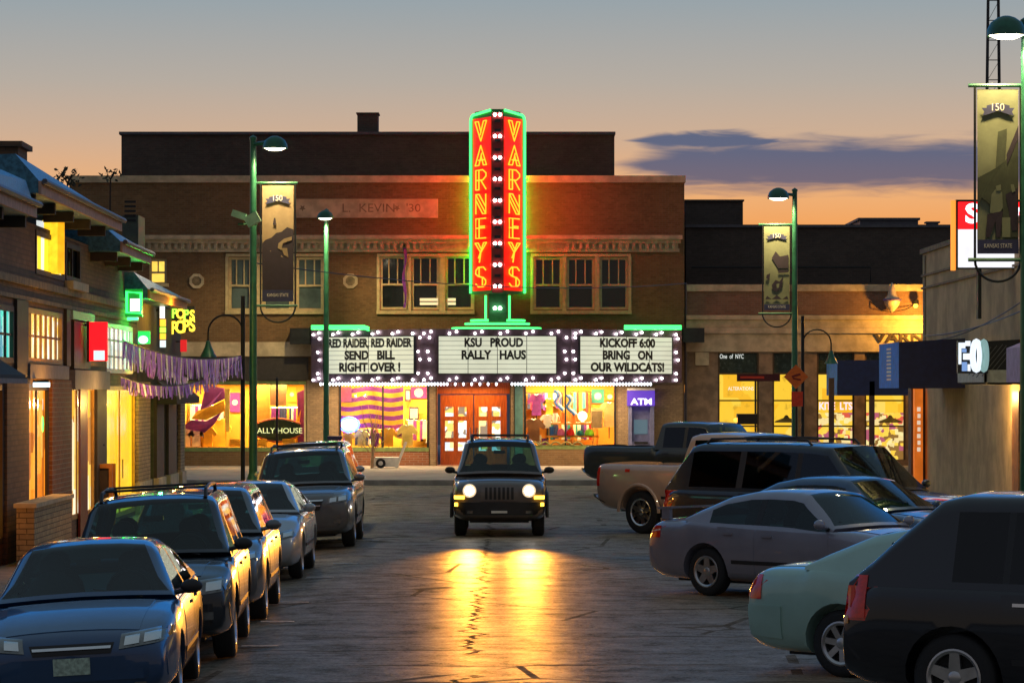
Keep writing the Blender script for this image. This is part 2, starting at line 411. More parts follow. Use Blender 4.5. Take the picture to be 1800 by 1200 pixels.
def make_car(name, label, cat, sp, pt, loc, rot, group=None, glassmat=None):
    g = lambda k, d=None: sp.get(k, d)
    W_, wb, fo, ro, R_, clr = sp['W'], sp['wb'], sp['fo'], sp['ro'], sp['R'], g('clr', .2)
    xf, xr = wb/2+fo, -(wb/2+ro); hw0 = W_/2
    root = thing(name, label, cat, loc, rot, group)
    def hw(x):
        d = max(0, (x-(xf-g('nl', .9)))/g('nl', .9)); e = max(0, ((xr+.7)-x)/.7)
        return hw0*(1-g('nt', .15)*d**2.3-g('tt', .09)*e**2.3)
    top, gh, belt = sp['top'], sp['gh'], sp['belt']
    # ---- lower body
    xs = [xr, xr+.035, xr+.12, xr+.28]; x = xr+.5
    while x < xf-.45: xs.append(x); x += .22
    xs += [xf-.42, xf-.26, xf-.12, xf-.035, xf]
    xs = sorted(set(xs+[p[0] for p in top if xr+.3 < p[0] < xf-.3]))
    xs = [q for i, q in enumerate(xs) if i == 0 or q-xs[i-1] > .03]
    bm = bmesh.new(); rings = []; cr = g('crown', .06)
    for x in xs:
        w = hw(x); zt = interp(top, x)
        d = max(0, (x-(xf-.35))/.35); e = max(0, ((xr+.35)-x)/.35)
        zb = clr+.10*d**2+.12*e**2
        zs = zt-cr*(1 if x > wb/2-.6 or x < -.9 else .6); mid = zb+.45*(zs-zb)
        half = [(0, zb), (.78*w, zb), (.955*w, zb+.05), (w, mid), (.99*w, mid+.55*(zs-mid)), (.955*w, zs-.02), (.88*w, zs+.55*cr), (.5*w, zt), (0, zt+.012)]
        if gh[0][0]+.10 < x < gh[-1][0]-.02:
            zs = interp(belt, x); mid = zb+.45*(zs-zb)
            half[3:7] = [(w, mid), (.992*w, mid+.6*(zs-mid)), (.965*w, zs-.035), (.92*w, zs+.004)]; half[7] = (.80*w, min(zs-.02, zt))
        ring = [bm.verts.new((x, -y, z)) for y, z in half]+[bm.verts.new((x, y, z)) for y, z in half[-2:0:-1]]
        rings.append(ring)
    n = len(rings[0])
    for A, B in zip(rings, rings[1:]):
        for k in range(n): bm.faces.new((A[k], A[(k+1) % n], B[(k+1) % n], B[k]))
    for ring, flip in ((rings[0], 1), (rings[-1], 0)):     # caps as quads so the ends stay smooth
        m = n//2
        for k in range(m):
            q = [ring[k], ring[k+1], ring[n-k-1], ring[(n-k) % n]]
            q = list(dict.fromkeys(q))
            if len(q) > 2: bm.faces.new(q[::-1] if flip else q)
    bmesh.ops.recalc_face_normals(bm, faces=bm.faces)
    bmesh.ops.subdivide_edges(bm, edges=[], cuts=0)
    me = bpy.data.meshes.new('body'); bm.to_mesh(me); bm.free()
    body = link('body', me, root); me.materials.append(pt)
    ss = body.modifiers.new('s', 'SUBSURF'); ss.levels = 1; ss.render_levels = 1
    cb = MB()
    ra = R_+g('gap', .065)
    for ax in (wb/2, -wb/2):
        for sd in (-1, 1):
            pr = [(ra, 0), (ra, .5)]
            cb.lathe([(0, 0), (ra, 0), (ra, .42), (0, .42)], (ax, sd*(hw0-.30), R_), (0, sd, 0), 28)
    if 'bed' in sp:
        x0, x1, z0 = sp['bed']; cb.box(x0, x1, -hw0+.12, hw0-.12, z0, 3)
    cut = cb.build('cut', None, root, False, True)
    # keep modifiers order: subsurf then boolean
    bool_cut(body, cut)
    body.matrix_basis = Matrix()
    me = body.data; me.name = 'body'
    if not me.materials: me.materials.append(pt)
    for p in me.polygons: p.use_smooth = True
    me.set_sharp_from_angle(angle=R(42))
    # ---- greenhouse
    wins, (wa, wt), rear = sp['wins'], sp['ws'], g('rear')
    gx = {q for q, _ in gh} | {wa, wt} | {q for w in wins for q in w} | (set(rear) if rear else set())
    lo, hi = gh[0][0], gh[-1][0]
    k = lo
    while k < hi: gx.add(k); k += .2
    gx = sorted(gx); gx = [q for i, q in enumerate(gx) if i == 0 or q-gx[i-1] > .012]
    tumb = sp['tumb']; R1 = []
    for x in gx:
        zb = interp(belt, x)-.03; zt = max(interp(gh, x), zb+.03); rc = min(.075, (zt-zb)*.35)
        yb = hw(x)*.935; y_at = lambda z: yb-(z-zb)*tumb
        kx = 0
        half = [(yb, zb), (y_at(zb+.10*(zt-rc-zb)), zb+.10*(zt-rc-zb)), (y_at(zb+.93*(zt-rc-zb)), zb+.93*(zt-rc-zb)), (y_at(zt-rc), zt-rc)]
        ye = y_at(zt)
        half += [(ye-.35*rc, zt-.28*rc), (ye-1.1*rc, zt), (.5*ye, zt+.022), (0, zt+.032)]
        fr = max(0, min(1, (x-(wt-.25))/.4)); re = max(0, min(1, ((lo+.7)-x)/.6)) if g('rcurve', 1) else 0
        sh = lambda y: -.13*fr*(y/hw0)**2*1.2+.10*re*(y/hw0)**2
        R1.append([(x+sh(y), -y, z) for y, z in half]+[(x+sh(y), y, z) for y, z in half[-2::-1]])
    shell, ws, side, rw = MB(), MB(), {}, MB(); N = len(R1[0]); pil = {}
    for i in range(len(gx)-1):
        xm = (gx[i]+gx[i+1])/2
        for k in range(N-1):
            q = [R1[i][k], R1[i][k+1], R1[i+1][k+1], R1[i+1][k]]
            kk = min(k, N-2-k)
            tgt = shell
            if kk in (5, 6) and wt < xm < wa: tgt = ws
            elif kk in (5, 6) and rear and rear[0] < xm < rear[1]: tgt = rw
            elif kk == 1:
                for j, w in enumerate(wins):
                    if w[0] < xm < w[1]: tgt = side.setdefault((j, k > N//2), MB())
                if tgt is shell and wins[0][0]-.02 < xm < wins[-1][1]+.02: tgt = pil.setdefault((sum(xm > w[1] for w in wins), k > N//2), MB())
            tgt.face(q)
    shell.face(R1[0]); shell.face(R1[-1])
    sh_o = shell.build('cabin', g('cabmat') or pt, root, True, True)
    gm = glassmat or GLS
    ws.build('windshield', g('wsmat') or GLS, root, True, True)
    if rear: rw.build('rear_window', gm, root, True, True)
    for v in side.values(): v.build('side_window', gm, root, True, True)
    for v in pil.values(): v.build('door_pillar', TRIM, root, True, True)
    # ---- interior: floor of the cabin, seats, mirror, wheel
    c0, c1 = lo+.15, wa-.08
    it = MB(); zf = lambda x: interp(top, x)+.035
    steps = [c0+(c1-c0)*i/8 for i in range(9)]
    for a, c in zip(steps, steps[1:]):
        it.face([(a, -hw(a)*.86, zf(a)), (c, -hw(c)*.86, zf(c)), (c, hw(c)*.86, zf(c)), (a, hw(a)*.86, zf(a))])
    it.box(c1-.42, c1-.05, -hw0*.80, hw0*.80, zf(c1)-.1, interp(belt, c1)-.01)
    it.build('dashboard', TRIM, root, False, True)
    bz = interp(belt, 0)
    for sx, sy in [(g('seatx', .12), -.36), (g('seatx', .12), .36)]+([(sp['rseat'], -.4), (sp['rseat'], .4)] if 'rseat' in sp else []):
        sb = MB(); sb.ball((sx, sy, bz-.02), .09, .25, .26, 12, 8); sb.ball((sx-.05, sy, bz+.28), .06, .13, .11, 10, 6)
        sb.bar((sx-.03, sy-.05, bz+.12), (sx-.04, sy-.05, bz+.22), .012); sb.bar((sx-.03, sy+.05, bz+.12), (sx-.04, sy+.05, bz+.22), .012)
        sb.build('seat', SEAT, root, True, True)
    wl = MB(); pts = [(c1-.50+.05*math.sin(a), .36+.19*math.cos(a), bz+.03+.19*math.sin(a)) for a in [i*math.pi/8 for i in range(16)]]
    wl.tube(pts, .016, 6, True); wl.build('steering_wheel', TRIM, root, True, True)
    mr = MB(); zr = interp(gh, wt+.12); mr.obox((wt+.10, 0, zr-.09), (1, 0, .2), (0, 1, 0), (-.2, 0, 1), .03, .22, .06); mr.build('rear_view_mirror', TRIM, root, False, True)
    # ---- surface features are laid on the bodywork by ray
    bm = bmesh.new(); bm.from_mesh(body.data); bm.from_mesh(sh_o.data); bvh = BVHTree.FromBMesh(bm)
    DIR = {'F': ((-1, 0, 0), 0), 'B': ((1, 0, 0), 0), 'R': ((0, 1, 0), 1), 'L': ((0, -1, 0), 1), 'T': ((0, 0, -1), 2)}
    def patch(nm, mat, ax, q, off=.006, nx=8, ny=4, par=None, depth=.05, smooth=True):
        d = Vector(DIR[ax][0]); P = []
        for j in range(ny+1):
            row = []
            for i in range(nx+1):
                u, v = i/nx, j/ny
                a = [q[0][c]*(1-u)*(1-v)+q[1][c]*u*(1-v)+q[2][c]*u*v+q[3][c]*(1-u)*v for c in (0, 1)]
                o = Vector((-d.x*6, a[0], a[1])) if ax in 'FB' else Vector((a[0], a[1], 4)) if ax == 'T' else Vector((a[0], -d.y*3, a[1]))
                h = bvh.ray_cast(o, d)[0]; row.append((a, h))
            P.append(row)
        c = 0 if ax in 'FB' else 2 if ax == 'T' else 1
        hs = [h[c] for r in P for _, h in r if h is not None]
        if not hs: return None
        df = sum(hs)/len(hs)
        far = (min(hs) if (d[c] > 0) else max(hs))
        pb = MB(); bmv = {}
        ok = {(j, i) for j in range(ny+1) for i in range(nx+1) if P[j][i][1] is not None and abs(P[j][i][1][c]-far) <= (.38 if ax in 'FBT' else .14)}
        def pos(j, i):
            if (j, i) not in ok: j, i = min(ok, key=lambda q: (q[0]-j)**2+(q[1]-i)**2)
            return P[j][i][1]-d*off
        G = [[pos(j, i) for i in range(nx+1)] for j in range(ny+1)]
        for j in range(ny):
            for i in range(nx):
                q4 = [G[j][i], G[j][i+1], G[j+1][i+1], G[j+1][i]]
                if len({tuple(v) for v in q4}) == 4 and (q4[2]-q4[0]).cross(q4[3]-q4[1]).length > 1e-7: pb.face(q4)
        rim = [G[0][i] for i in range(nx+1)]+[G[j][nx] for j in range(1, ny+1)]+[G[ny][i] for i in range(nx-1, -1, -1)]+[G[j][0] for j in range(ny-1, 0, -1)]
        for a, e in zip(rim, rim[1:]+rim[:1]):
            if (a-e).length > 1e-5: pb.face([a, e, e+d*depth, a+d*depth])
        return pb.build(nm, mat, par or root, smooth, True)
    def rect(a0, a1, b0, b1): return ((a0, b0), (a1, b0), (a1, b1), (a0, b1))
    for sd, s in (('R', -1), ('L', 1)):
        for (x0, x1, xb0, xb1) in sp['doors']:
            zb_ = clr+.13
            dr = patch('door', pt, sd, ((xb0, zb_), (xb1, zb_), (x1, interp(belt, x1)-.045), (x0, interp(belt, x0)-.045)), .0045, 10, 8)
            hx = min(x0, x1)+.12; hz = interp(belt, hx)-.14
            if dr: patch('handle', g('handle') or pt, sd, rect(hx, hx+.17, hz, hz+.028), .026, 4, 1, dr)
        patch('side_moulding', g('mould') or TRIM, sd, rect(-wb/2+R_+.16, wb/2-R_-.16, clr+.26, clr+.31), .012, 14, 1)
        # wing mirrors
        mb = MB(); mx, mz = sp['mirror']; yb = hw(mx)*.95
        mb.ball((mx, s*(yb+.10), mz), .06, .10, .066, 12, 8); mb.bar((mx, s*(yb-.06), mz-.05), (mx, s*(yb+.08), mz-.03), .026)
        mb.build('wing_mirror', g('mirmat') or pt, root, True, True)
        # wheels
        for ax in (wb/2, -wb/2):
            yo = s*(hw0-.045); tw = g('tw', .21); c = Vector((ax, yo-s*tw/2, R_)); A = (0, s, 0); rr = R_*g('rim', .64)
            tb = MB(); tb.lathe([(0, -tw/2), (R_-.05, -tw/2), (R_, -tw/2+.03), (R_, tw/2-.035), (R_-.012, tw/2-.015), (R_-.05, tw/2), (rr+.012, tw/2-.006), (rr, tw/2-.02), (rr*.9, tw/2-.07), (0, tw/2-.085)], c, A, 36)
            wh = tb.build('wheel', RUB, root, True, True)
            rb = MB(); q = tw/2
            rb.lathe([(rr+.008, q-.002), (rr-.008, q+.002), (rr-.03, q-.014), (rr-.035, q-.05)], c, A, 36)
            rb.lathe([(0, q-.012), (.045, q-.014), (.07, q-.03), (.075, q-.06)], c, A, 18)
            ns = g('spokes', 5)
            for k in range(ns):
                a = 2*math.pi*k/ns+.3; dv = Vector((math.cos(a), 0, math.sin(a))); tv = Vector((-math.sin(a), 0, math.cos(a)))
                w1, w2 = g('spw', (.055, .042))
                p0, p1 = c+dv*.05, c+dv*(rr-.02); o0 = Vector((0, s*(q-.022), 0)); o1 = Vector((0, s*(q-.012), 0)); bk = Vector((0, -s*.04, 0))
                rb.face([p0-tv*w1+o0, p0+tv*w1+o0, p1+tv*w2+o1, p1-tv*w2+o1]); 
                rb.face([p0-tv*w1+o0, p1-tv*w2+o1, p1-tv*w2+o1+bk, p0-tv*w1+o0+bk]); rb.face([p0+tv*w1+o0, p1+tv*w2+o1, p1+tv*w2+o1+bk, p0+tv*w1+o0+bk])
            rb.build('rim', g('rimmat') or ALLOY, wh, True, True)
            if g('flare'):
                fb = MB(); pts = [(ax+math.cos(a)*(ra+.03), s*(hw0+.006), R_+math.sin(a)*(ra+.03)) for a in [math.pi*i/14 for i in range(15)]]
                fb.tube(pts, .034, 6); fb.build('arch_flare', g('flaremat') or pt, root, True, True)
            ab = MB(); ab.bar((ax, -hw0+.3, R_), (ax, hw0-.3, R_), .05) if s < 0 else None
            if s < 0: ab.build('axle', TRIM, root, False, True)
            else: ab.bm.free()
    ub = MB(); ub.box(xr+.35, xf-.35, -hw0*.62, hw0*.62, clr-.02, clr+.10); ub.build('underbody', TRIM, root, False, True)
    if 'bed' not in sp or True:
        hx0, hx1 = wa+.10, xf-.20; hy = hw0*.74
        patch('hood', pt, 'T', ((hx0, -hy), (hx1, -hy*.86), (hx1, hy*.86), (hx0, hy)), .007, 10, 10)
    if g('trunk_lid'):
        patch('trunk_lid', pt, 'T', ((xr+.10, -hw0*.70), (xr+.62, -hw0*.70), (xr+.62, hw0*.70), (xr+.10, hw0*.70)), .007, 6, 8)
    # front
    for nm, mat, ax, q, off in sp['feat']:
        for s in ((1, -1) if nm[0] == '*' else (1,)):
            qq = tuple((a*s, z) for a, z in q) if (ax in 'FB') else q
            if ax in 'S':
                patch(nm.strip('*'), mat, 'L' if s > 0 else 'R', q, off)
            else:
                lp = patch(nm.strip('*'), mat, ax, qq, off)
                if nm == '*headlight' and lp:
                    for u0, u1 in ((.10, .42), (.52, .88)):
                        bl = lambda u, v: tuple(qq[0][c]*(1-u)*(1-v)+qq[1][c]*u*(1-v)+qq[2][c]*u*v+qq[3][c]*(1-u)*v for c in (0, 1))
                        patch('reflector', CHROME, ax, (bl(u0, .2), bl(u1, .2), bl(u1, .8), bl(u0, .8)), off+.007, 4, 3, lp)
    bm.free()
    if g('rack'):
        x0, x1, yy_ = g('rack'); 
        for s in (-1, 1):
            rb = MB(); pts = [(x0, s*yy_, interp(gh, x0)+.0), (x0+.10, s*yy_, interp(gh, x0+.1)+.075), ((x0+x1)/2, s*yy_, interp(gh, (x0+x1)/2)+.09), (x1-.10, s*yy_, interp(gh, x1-.1)+.075), (x1, s*yy_, interp(gh, x1)+.0)]
            rb.tube(pts, .02, 6); rb.build('roof_rail', TRIM, root, True, True)
        for xx in (x0+.35, x1-.35):
            rb = MB(); z = interp(gh, xx)+.085; rb.bar((xx, -yy_, z), (xx, yy_, z), .016); rb.build('cross_bar', TRIM, root, True, True)
    wp = MB(); zc = interp(belt, wa)
    for s in (-.55, .12):
        wp.bar((wa+.00, s+.40, zc+.03), (wa-.14, s-.05, zc+.09+.02), .008)
    wp.build('wiper', TRIM, root, False, True)
    return root
def rect(a0, a1, b0, b1): return ((a0, b0), (a1, b0), (a1, b1), (a0, b1))

def sedan(W_=1.76, wb=2.70, fo=.96, ro=1.10, H_=1.42, belt0=.95, trunk=1.02, hood=.96, nose=.70, **kw):
    xf, xr = wb/2+fo, -(wb/2+ro); k = H_-1.42
    sp = dict(W=W_, wb=wb, fo=fo, ro=ro, R=.315, clr=.19, tw=.205, tumb=.50,
        top=[(xr, .74), (xr+.035, .90), (xr+.12, trunk-.02), (xr+.3, trunk+.005), (xr+.75, trunk+.01), (xr+.95, belt0-.06), (wb/2-.62, belt0-.08), (wb/2-.42, hood+.0), (wb/2-.2, hood), (wb/2+.25, hood-.055), (xf-.42, nose+.12), (xf-.26, nose+.07), (xf-.12, nose+.02), (xf-.035, nose-.05), (xf, nose-.13)],
        belt=[(xr+.5, trunk+.01), (-.9, belt0+.02), (0, belt0), (1.2, belt0-.02)],
        gh=[(xr+.62, trunk+.01), (xr+.86, trunk+.12), (xr+1.35, 1.33+k), (xr+1.75, 1.405+k), (-.35, 1.42+k), (.05, 1.412+k), (.28, 1.378+k), (wb/2-.36, belt0+.015)],
        ws=(wb/2-.42, .22), rear=(xr+.70, xr+1.48),
        wins=[(xr+1.12, -.50), (-.40, .88)],
        trunk_lid=True, doors=[(-1.12, -.46, -.92, -.46), (-.44, .80, -.44, .80)], mirror=(.72, belt0+.07), seatx=.05, rseat=-.80, feat=[])
    sp.update(kw); return sp
def suv(W_=1.82, wb=2.65, fo=.85, ro=.95, H_=1.72, belt0=1.06, hood=1.06, nose=.86, rearlean=.22, boxy=.30, **kw):
    xf, xr = wb/2+fo, -(wb/2+ro)
    sp = dict(W=W_, wb=wb, fo=fo, ro=ro, R=.35, clr=.24, tw=.23, tumb=boxy, crown=.055, nt=.11, tt=.06, nl=.7,
        top=[(xr, .80), (xr+.035, .96), (xr+.12, belt0-.02), (xr+.28, belt0-.06), (wb/2-.55, belt0-.08), (wb/2-.35, hood), (wb/2-.1, hood), (wb/2+.3, hood-.035), (xf-.42, nose+.12), (xf-.26, nose+.085), (xf-.12, nose+.045), (xf-.035, nose-.02), (xf, nose-.10)],
        belt=[(xr, belt0+.01), (0, belt0), (1.2, belt0-.01)],
        gh=[(xr+.07, belt0+.02), (xr+.07+rearlean*.5, belt0+.36), (xr+.12+rearlean, H_-.05), (xr+.3+rearlean, H_-.012), (-.5, H_), (.15, H_-.018), (.36, H_-.055), (wb/2-.26, belt0+.02)],
        ws=(wb/2-.31, .34), rear=(xr+.10, xr+.07+rearlean*.8), rcurve=0,
        wins=[(xr+.30+rearlean, -.98), (-.92, -.08), (0.0, .92)],
        doors=[(-.98, -.05, -.82, -.05), (-.02, .86, -.02, .86)], mirror=(.78, belt0+.10), seatx=.1, rseat=-.85, feat=[])
    sp.update(kw); return sp
def pickup(W_=2.0, wb=3.5, fo=.98, ro=1.22, H_=1.92, belt0=1.28, bedz=1.36, hood=1.22, nose=1.02, **kw):
    xf, xr = wb/2+fo, -(wb/2+ro)
    sp = dict(W=W_, wb=wb, fo=fo, ro=ro, R=.40, clr=.42, tw=.27, tumb=.24, crown=.04, nt=.07, tt=.03, nl=.6, gap=.09,
        top=[(xr, bedz-.12), (xr+.035, bedz-.02), (xr+.12, bedz), (-.78, bedz), (-.68, belt0-.06), (wb/2-.62, belt0-.08), (wb/2-.40, hood+.02), (wb/2+.3, hood), (xf-.42, nose+.14), (xf-.26, nose+.10), (xf-.12, nose+.06), (xf-.035, nose), (xf, nose-.10)],
        belt=[(-.8, belt0+.01), (1.2, belt0)],
        gh=[(-.74, belt0+.02), (-.68, belt0+.30), (-.60, H_-.05), (-.45, H_-.012), (.1, H_), (.50, H_-.02), (.72, H_-.06), (wb/2-.38, belt0+.02)],
        ws=(wb/2-.44, .68), rear=(-.73, -.60), rcurve=0, wins=[(-.48, .10), (.18, 1.10)],
        doors=[(-.55, .14, -.55, .14), (.16, 1.12, .16, 1.12)], mirror=(1.08, belt0+.16), seatx=.45, bed=(xr+.10, -.86, .85), feat=[])
    sp.update(kw); return sp

def at_front(px, Y):      # car facing the camera, centre line seen at column px, front bumper at depth Y
    return (px-900)/F*Y
def left_car(name, label, cat, sp, pt, X, Yf, yaw=0, **kw):
    xf = sp['wb']/2+sp['fo']
    return make_car(name, label, cat, sp, pt, (X, Yf+xf, -.055*(-2.62-X)), (R(3.1), 0, R(-90+yaw)), 'cars parked along the left kerb', **kw)
def right_car(name, label, cat, sp, pt, px, py, alpha, **kw):   # (px, py): where the rear tyre on the camera side meets the road
    s = (py-HY)/H; X, Y = (px-900)/s, F/s; a = R(-alpha)
    lx, ly = -sp['wb']/2, -(sp['W']/2-.12)
    ox, oy = lx*math.cos(a)-ly*math.sin(a), lx*math.sin(a)+ly*math.cos(a)
    return make_car(name, label, cat, sp, pt, (X-ox, Y-oy, 0), (0, 0, a), 'cars parked nose-in at the right', **kw)

NAVY = paint('navy_paint', (.010, .055, .15)); BLACKP = paint('black_paint', (.007, .016, .030)); SILV = paint('silver_paint', (.42, .43, .45), .5)
GREY = paint('grey_paint', (.13, .14, .15), .6); LGREY = paint('light_silver_paint', (.36, .36, .36), .6)
TAN = paint('tan_paint', (.60, .40, .28), .1); DGREEN = paint('dark_green_paint', (.015, .022, .020)); LILAC = paint('lilac_silver_paint', (.29, .285, .35), .35)
MINT = paint('pale_green_paint', (.36, .56, .49), .15); BLUE = paint('blue_paint', (.03, .09, .19)); JEEPP = paint('oncoming_car_paint', (.12, .10, .09), .3)
DKBL = paint('dark_blue_black_paint', (.004, .006, .013))

# nearest left: navy sedan
sp = sedan(1.78, 2.72, .95, 1.12, 1.43, nose=.72, mirmat=BLK)
sp['feat'] = [('*headlight', LENS, 'F', ((.40, .615), (.80, .66), (.80, .775), (.42, .735)), .014), ('*headlight', LENS, 'S', ((2.02, .68), (2.20, .66), (2.20, .745), (2.02, .755)), .012),
    ('grille', BLK, 'F', ((-.33, .585), (.33, .585), (.36, .675), (-.36, .675)), .010), ('grille_bar', CHROME, 'F', ((-.33, .630), (.33, .630), (.335, .652), (-.335, .652)), .024),
    ('front_bumper', NAVY, 'F', rect(-.80, .80, .36, .56), .035), ('licence_plate', PLATE, 'F', rect(-.155, .155, .42, .56), .055), ('air_intake', BLK, 'F', rect(-.45, .45, .24, .32), .02),
    ('*fog_lamp', LENS, 'F', rect(.52, .62, .29, .33), .02), ('*indicator', AMBL, 'F', ((.80, .68), (.84, .69), (.84, .76), (.80, .765)), .015),
    ('*tail_light', REDL, 'B', rect(.42, .78, .70, .88), .012), ('rear_bumper', NAVY, 'B', rect(-.8, .8, .36, .58), .03)]
left_car('parked_sedan', 'navy blue sedan with white licence plate, nearest car at the left kerb', 'sedan', sp, NAVY, -3.80, 26.5, 2.5)

# black SUV with roof rack
sp = suv(1.82, 2.62, .84, .92, 1.68, belt0=1.05, hood=1.04, nose=.84, rack=(-1.5, .25, .56), mirmat=BLK, R=.36)
sp['feat'] = [('*headlight', LENS, 'F', ((.40, .70), (.84, .74), (.84, .88), (.42, .85)), .015), ('*headlight', LENS, 'S', ((1.86, .77), (2.04, .75), (2.04, .86), (1.86, .87)), .012),
    ('grille', BLK, 'F', rect(-.36, .36, .68, .83), .012), ('grille_bar', CHROME, 'F', rect(-.36, .36, .74, .77), .028), ('front_bumper', TRIM, 'F', rect(-.86, .86, .40, .62), .045),
    ('licence_plate', PLATE, 'F', rect(.2, .5, .45, .59), .06), ('*fog_lamp', LENS, 'F', rect(.58, .70, .46, .54), .055), ('*tail_light', REDL, 'B', rect(.7, .88, .8, 1.05), .012), ('rear_bumper', TRIM, 'B', rect(-.86, .86, .42, .64), .045)]
left_car('parked_suv', 'black sport utility with roof rack, second car at the left kerb', 'suv', sp, BLACKP, -3.78, 31.8, 2)

# silver crossover
sp = suv(1.80, 2.62, .88, .88, 1.60, belt0=1.02, hood=1.02, nose=.80, rearlean=.3, boxy=.38, R=.345, clr=.21)
sp['feat'] = [('*headlight', LENS, 'F', ((.46, .72), (.84, .78), (.82, .88), (.48, .80)), .014), ('*headlight', LENS, 'S', ((1.86, .78), (2.05, .75), (2.05, .83), (1.86, .87)), .012),
    ('grille', BLK, 'F', ((-.30, .60), (.30, .60), (.42, .78), (-.42, .78)), .012), ('grille_bar', CHROME, 'F', rect(-.40, .40, .745, .765), .026), ('air_intake', BLK, 'F', rect(-.6, .6, .32, .46), .012), ('*fog_lamp', LENS, 'F', rect(.62, .72, .42, .50), .02),
    ('licence_plate', PLATE, 'F', rect(-.15, .15, .48, .60), .03), ('*tail_light', REDL, 'B', rect(.6, .84, .86, 1.02), .012)]
left_car('parked_crossover', 'silver crossover behind the black one with roof rack', 'crossover', sp, GREY, -3.86, 37.3, 1)

# silver sedan
sp = sedan(1.74, 2.65, .92, 1.05, 1.42, nose=.70)
sp['feat'] = [('*headlight', LENS, 'F', ((.42, .60), (.80, .66), (.78, .76), (.44, .71)), .014), ('*headlight', LENS, 'S', ((1.95, .66), (2.12, .64), (2.12, .73), (1.95, .75)), .012), ('grille', BLK, 'F', rect(-.34, .34, .60, .67), .010),
    ('air_intake', BLK, 'F', rect(-.5, .5, .26, .38), .012), ('licence_plate', PLATE, 'F', rect(-.15, .15, .42, .54), .03), ('*tail_light', REDL, 'B', rect(.42, .76, .76, .92), .012)]
left_car('parked_sedan', 'light silver sedan between silver crossover and dark grey sport utility at left', 'sedan', sp, SILV, -3.93, 45.7, 0)

# dark grey SUV and one behind it
sp = suv(1.92, 2.79, .95, 1.05, 1.74, belt0=1.10, hood=1.10, nose=.92, R=.365, rack=(-1.5, .2, .6))
FSUV = [('*headlight', LENS, 'F', ((.50, .80), (.88, .84), (.87, .97), (.52, .92)), .014), ('*headlight', LENS, 'S', ((2.05, .85), (2.24, .84), (2.24, .94), (2.05, .97)), .012), ('grille', BLK, 'F', ((-.36, .70), (.36, .70), (.44, .90), (-.44, .90)), .012),
    ('grille_bar', CHROME, 'F', ((-.42, .86), (.42, .86), (.44, .89), (-.44, .89)), .03), ('grille_bar', CHROME, 'F', rect(-.38, .38, .77, .79), .026), ('front_bumper', None, 'F', rect(-.88, .88, .42, .62), .03), ('*fog_lamp', LENS, 'F', rect(.6, .72, .46, .53), .04),
    ('licence_plate', PLATE, 'F', rect(-.15, .15, .48, .6), .045), ('*tail_light', REDL, 'B', rect(.7, .88, .9, 1.08), .012)]
def feat(pt): return [(a, pt if m is None else m, c, q, o) for a, m, c, q, o in FSUV]
sp['feat'] = feat(GREY)
left_car('parked_suv', 'dark grey sport utility with chrome grille, farthest front seen at left', 'suv', sp, GREY, -3.70, 54.9, 0)
sp = suv(1.92, 2.79, .95, 1.05, 1.76, belt0=1.10, hood=1.10, nose=.92, R=.365); sp['feat'] = feat(LGREY)
left_car('parked_suv', 'pale sport utility mostly hidden behind the dark grey one', 'suv', sp, LGREY, -4.02, 61.6, 0)

# ---- the oncoming car
HEADL = E('headlight_glow', (1.0, .93, .85), 30); TURN = E('turn_signal_glow', (1.0, .50, .03), 5)
sp = suv(1.80, 2.65, .80, .96, 1.80, belt0=1.13, hood=1.10, nose=.98, R=.36, boxy=.26, flare=True, flaremat=TRIM, nt=.07, rack=(-1.5, .2, .55), mirmat=BLK, clr=.28)
sp['top'] = [(a, z) for a, z in sp['top']]
sp['feat'] = [('front_bumper', TRIM, 'F', rect(-.84, .84, .42, .66), .07), ('grille', JEEPP, 'F', rect(-.36, .36, .68, .98), .02),
    *[('grille_slot', BLK, 'F', rect(-.245+.082*i-.024, -.245+.082*i+.024, .71, .94), .026) for i in range(7)],
    ('*indicator', TURN, 'F', rect(.66, .85, .72, .78), .04), ('*side_marker', TURN, 'F', rect(.78, .84, .585, .65), .085), ('*fog_lamp', LENS, 'F', rect(.50, .60, .45, .50), .085), ('licence_plate', WHITE, 'F', rect(-.15, .15, .455, .50), .09),
    ('*tail_light', REDL, 'B', rect(.66, .84, .8, 1.1), .012)]
jy = 58.9; jx = -.24
jeep = make_car('oncoming_suv', 'dark boxy sport utility driving towards camera with headlights on', 'suv', sp, JEEPP, (jx, jy+sp['wb']/2+sp['fo'], 0), (0, 0, R(-90)))
xf = sp['wb']/2+sp['fo']
for s in (-1, 1):
    b = MB(); b.lathe([(0, .055), (.05, .051), (.082, .038)], (xf+.005, s*.56, .875), (1, 0, 0), 20); o = b.build('headlight', HEADL, jeep, True, True)
    b = MB(); b.lathe([(.082, .038), (.098, .026), (.108, .0), (.108, -.1)], (xf+.005, s*.56, .875), (1, 0, 0), 20); b.build('reflector_rim', E('headlight_rim_glow', (1.0, .74, .45), .75), o, True, True)
    b = MB(); b.lathe([(.109, .0), (.128, .02), (.135, -.1)], (xf+.005, s*.56, .875), (1, 0, 0), 20); b.build('bezel', CHROME, o, True, True)
    p = Vector((jx+s*.56, jy-.10, .875))
    lamp('headlight_beam', 'SPOT', p, 8500, (1.0, .38, .04), None, .09, (R(90-.2), 0, R(180)), spot_size=R(22), spot_blend=1.0)

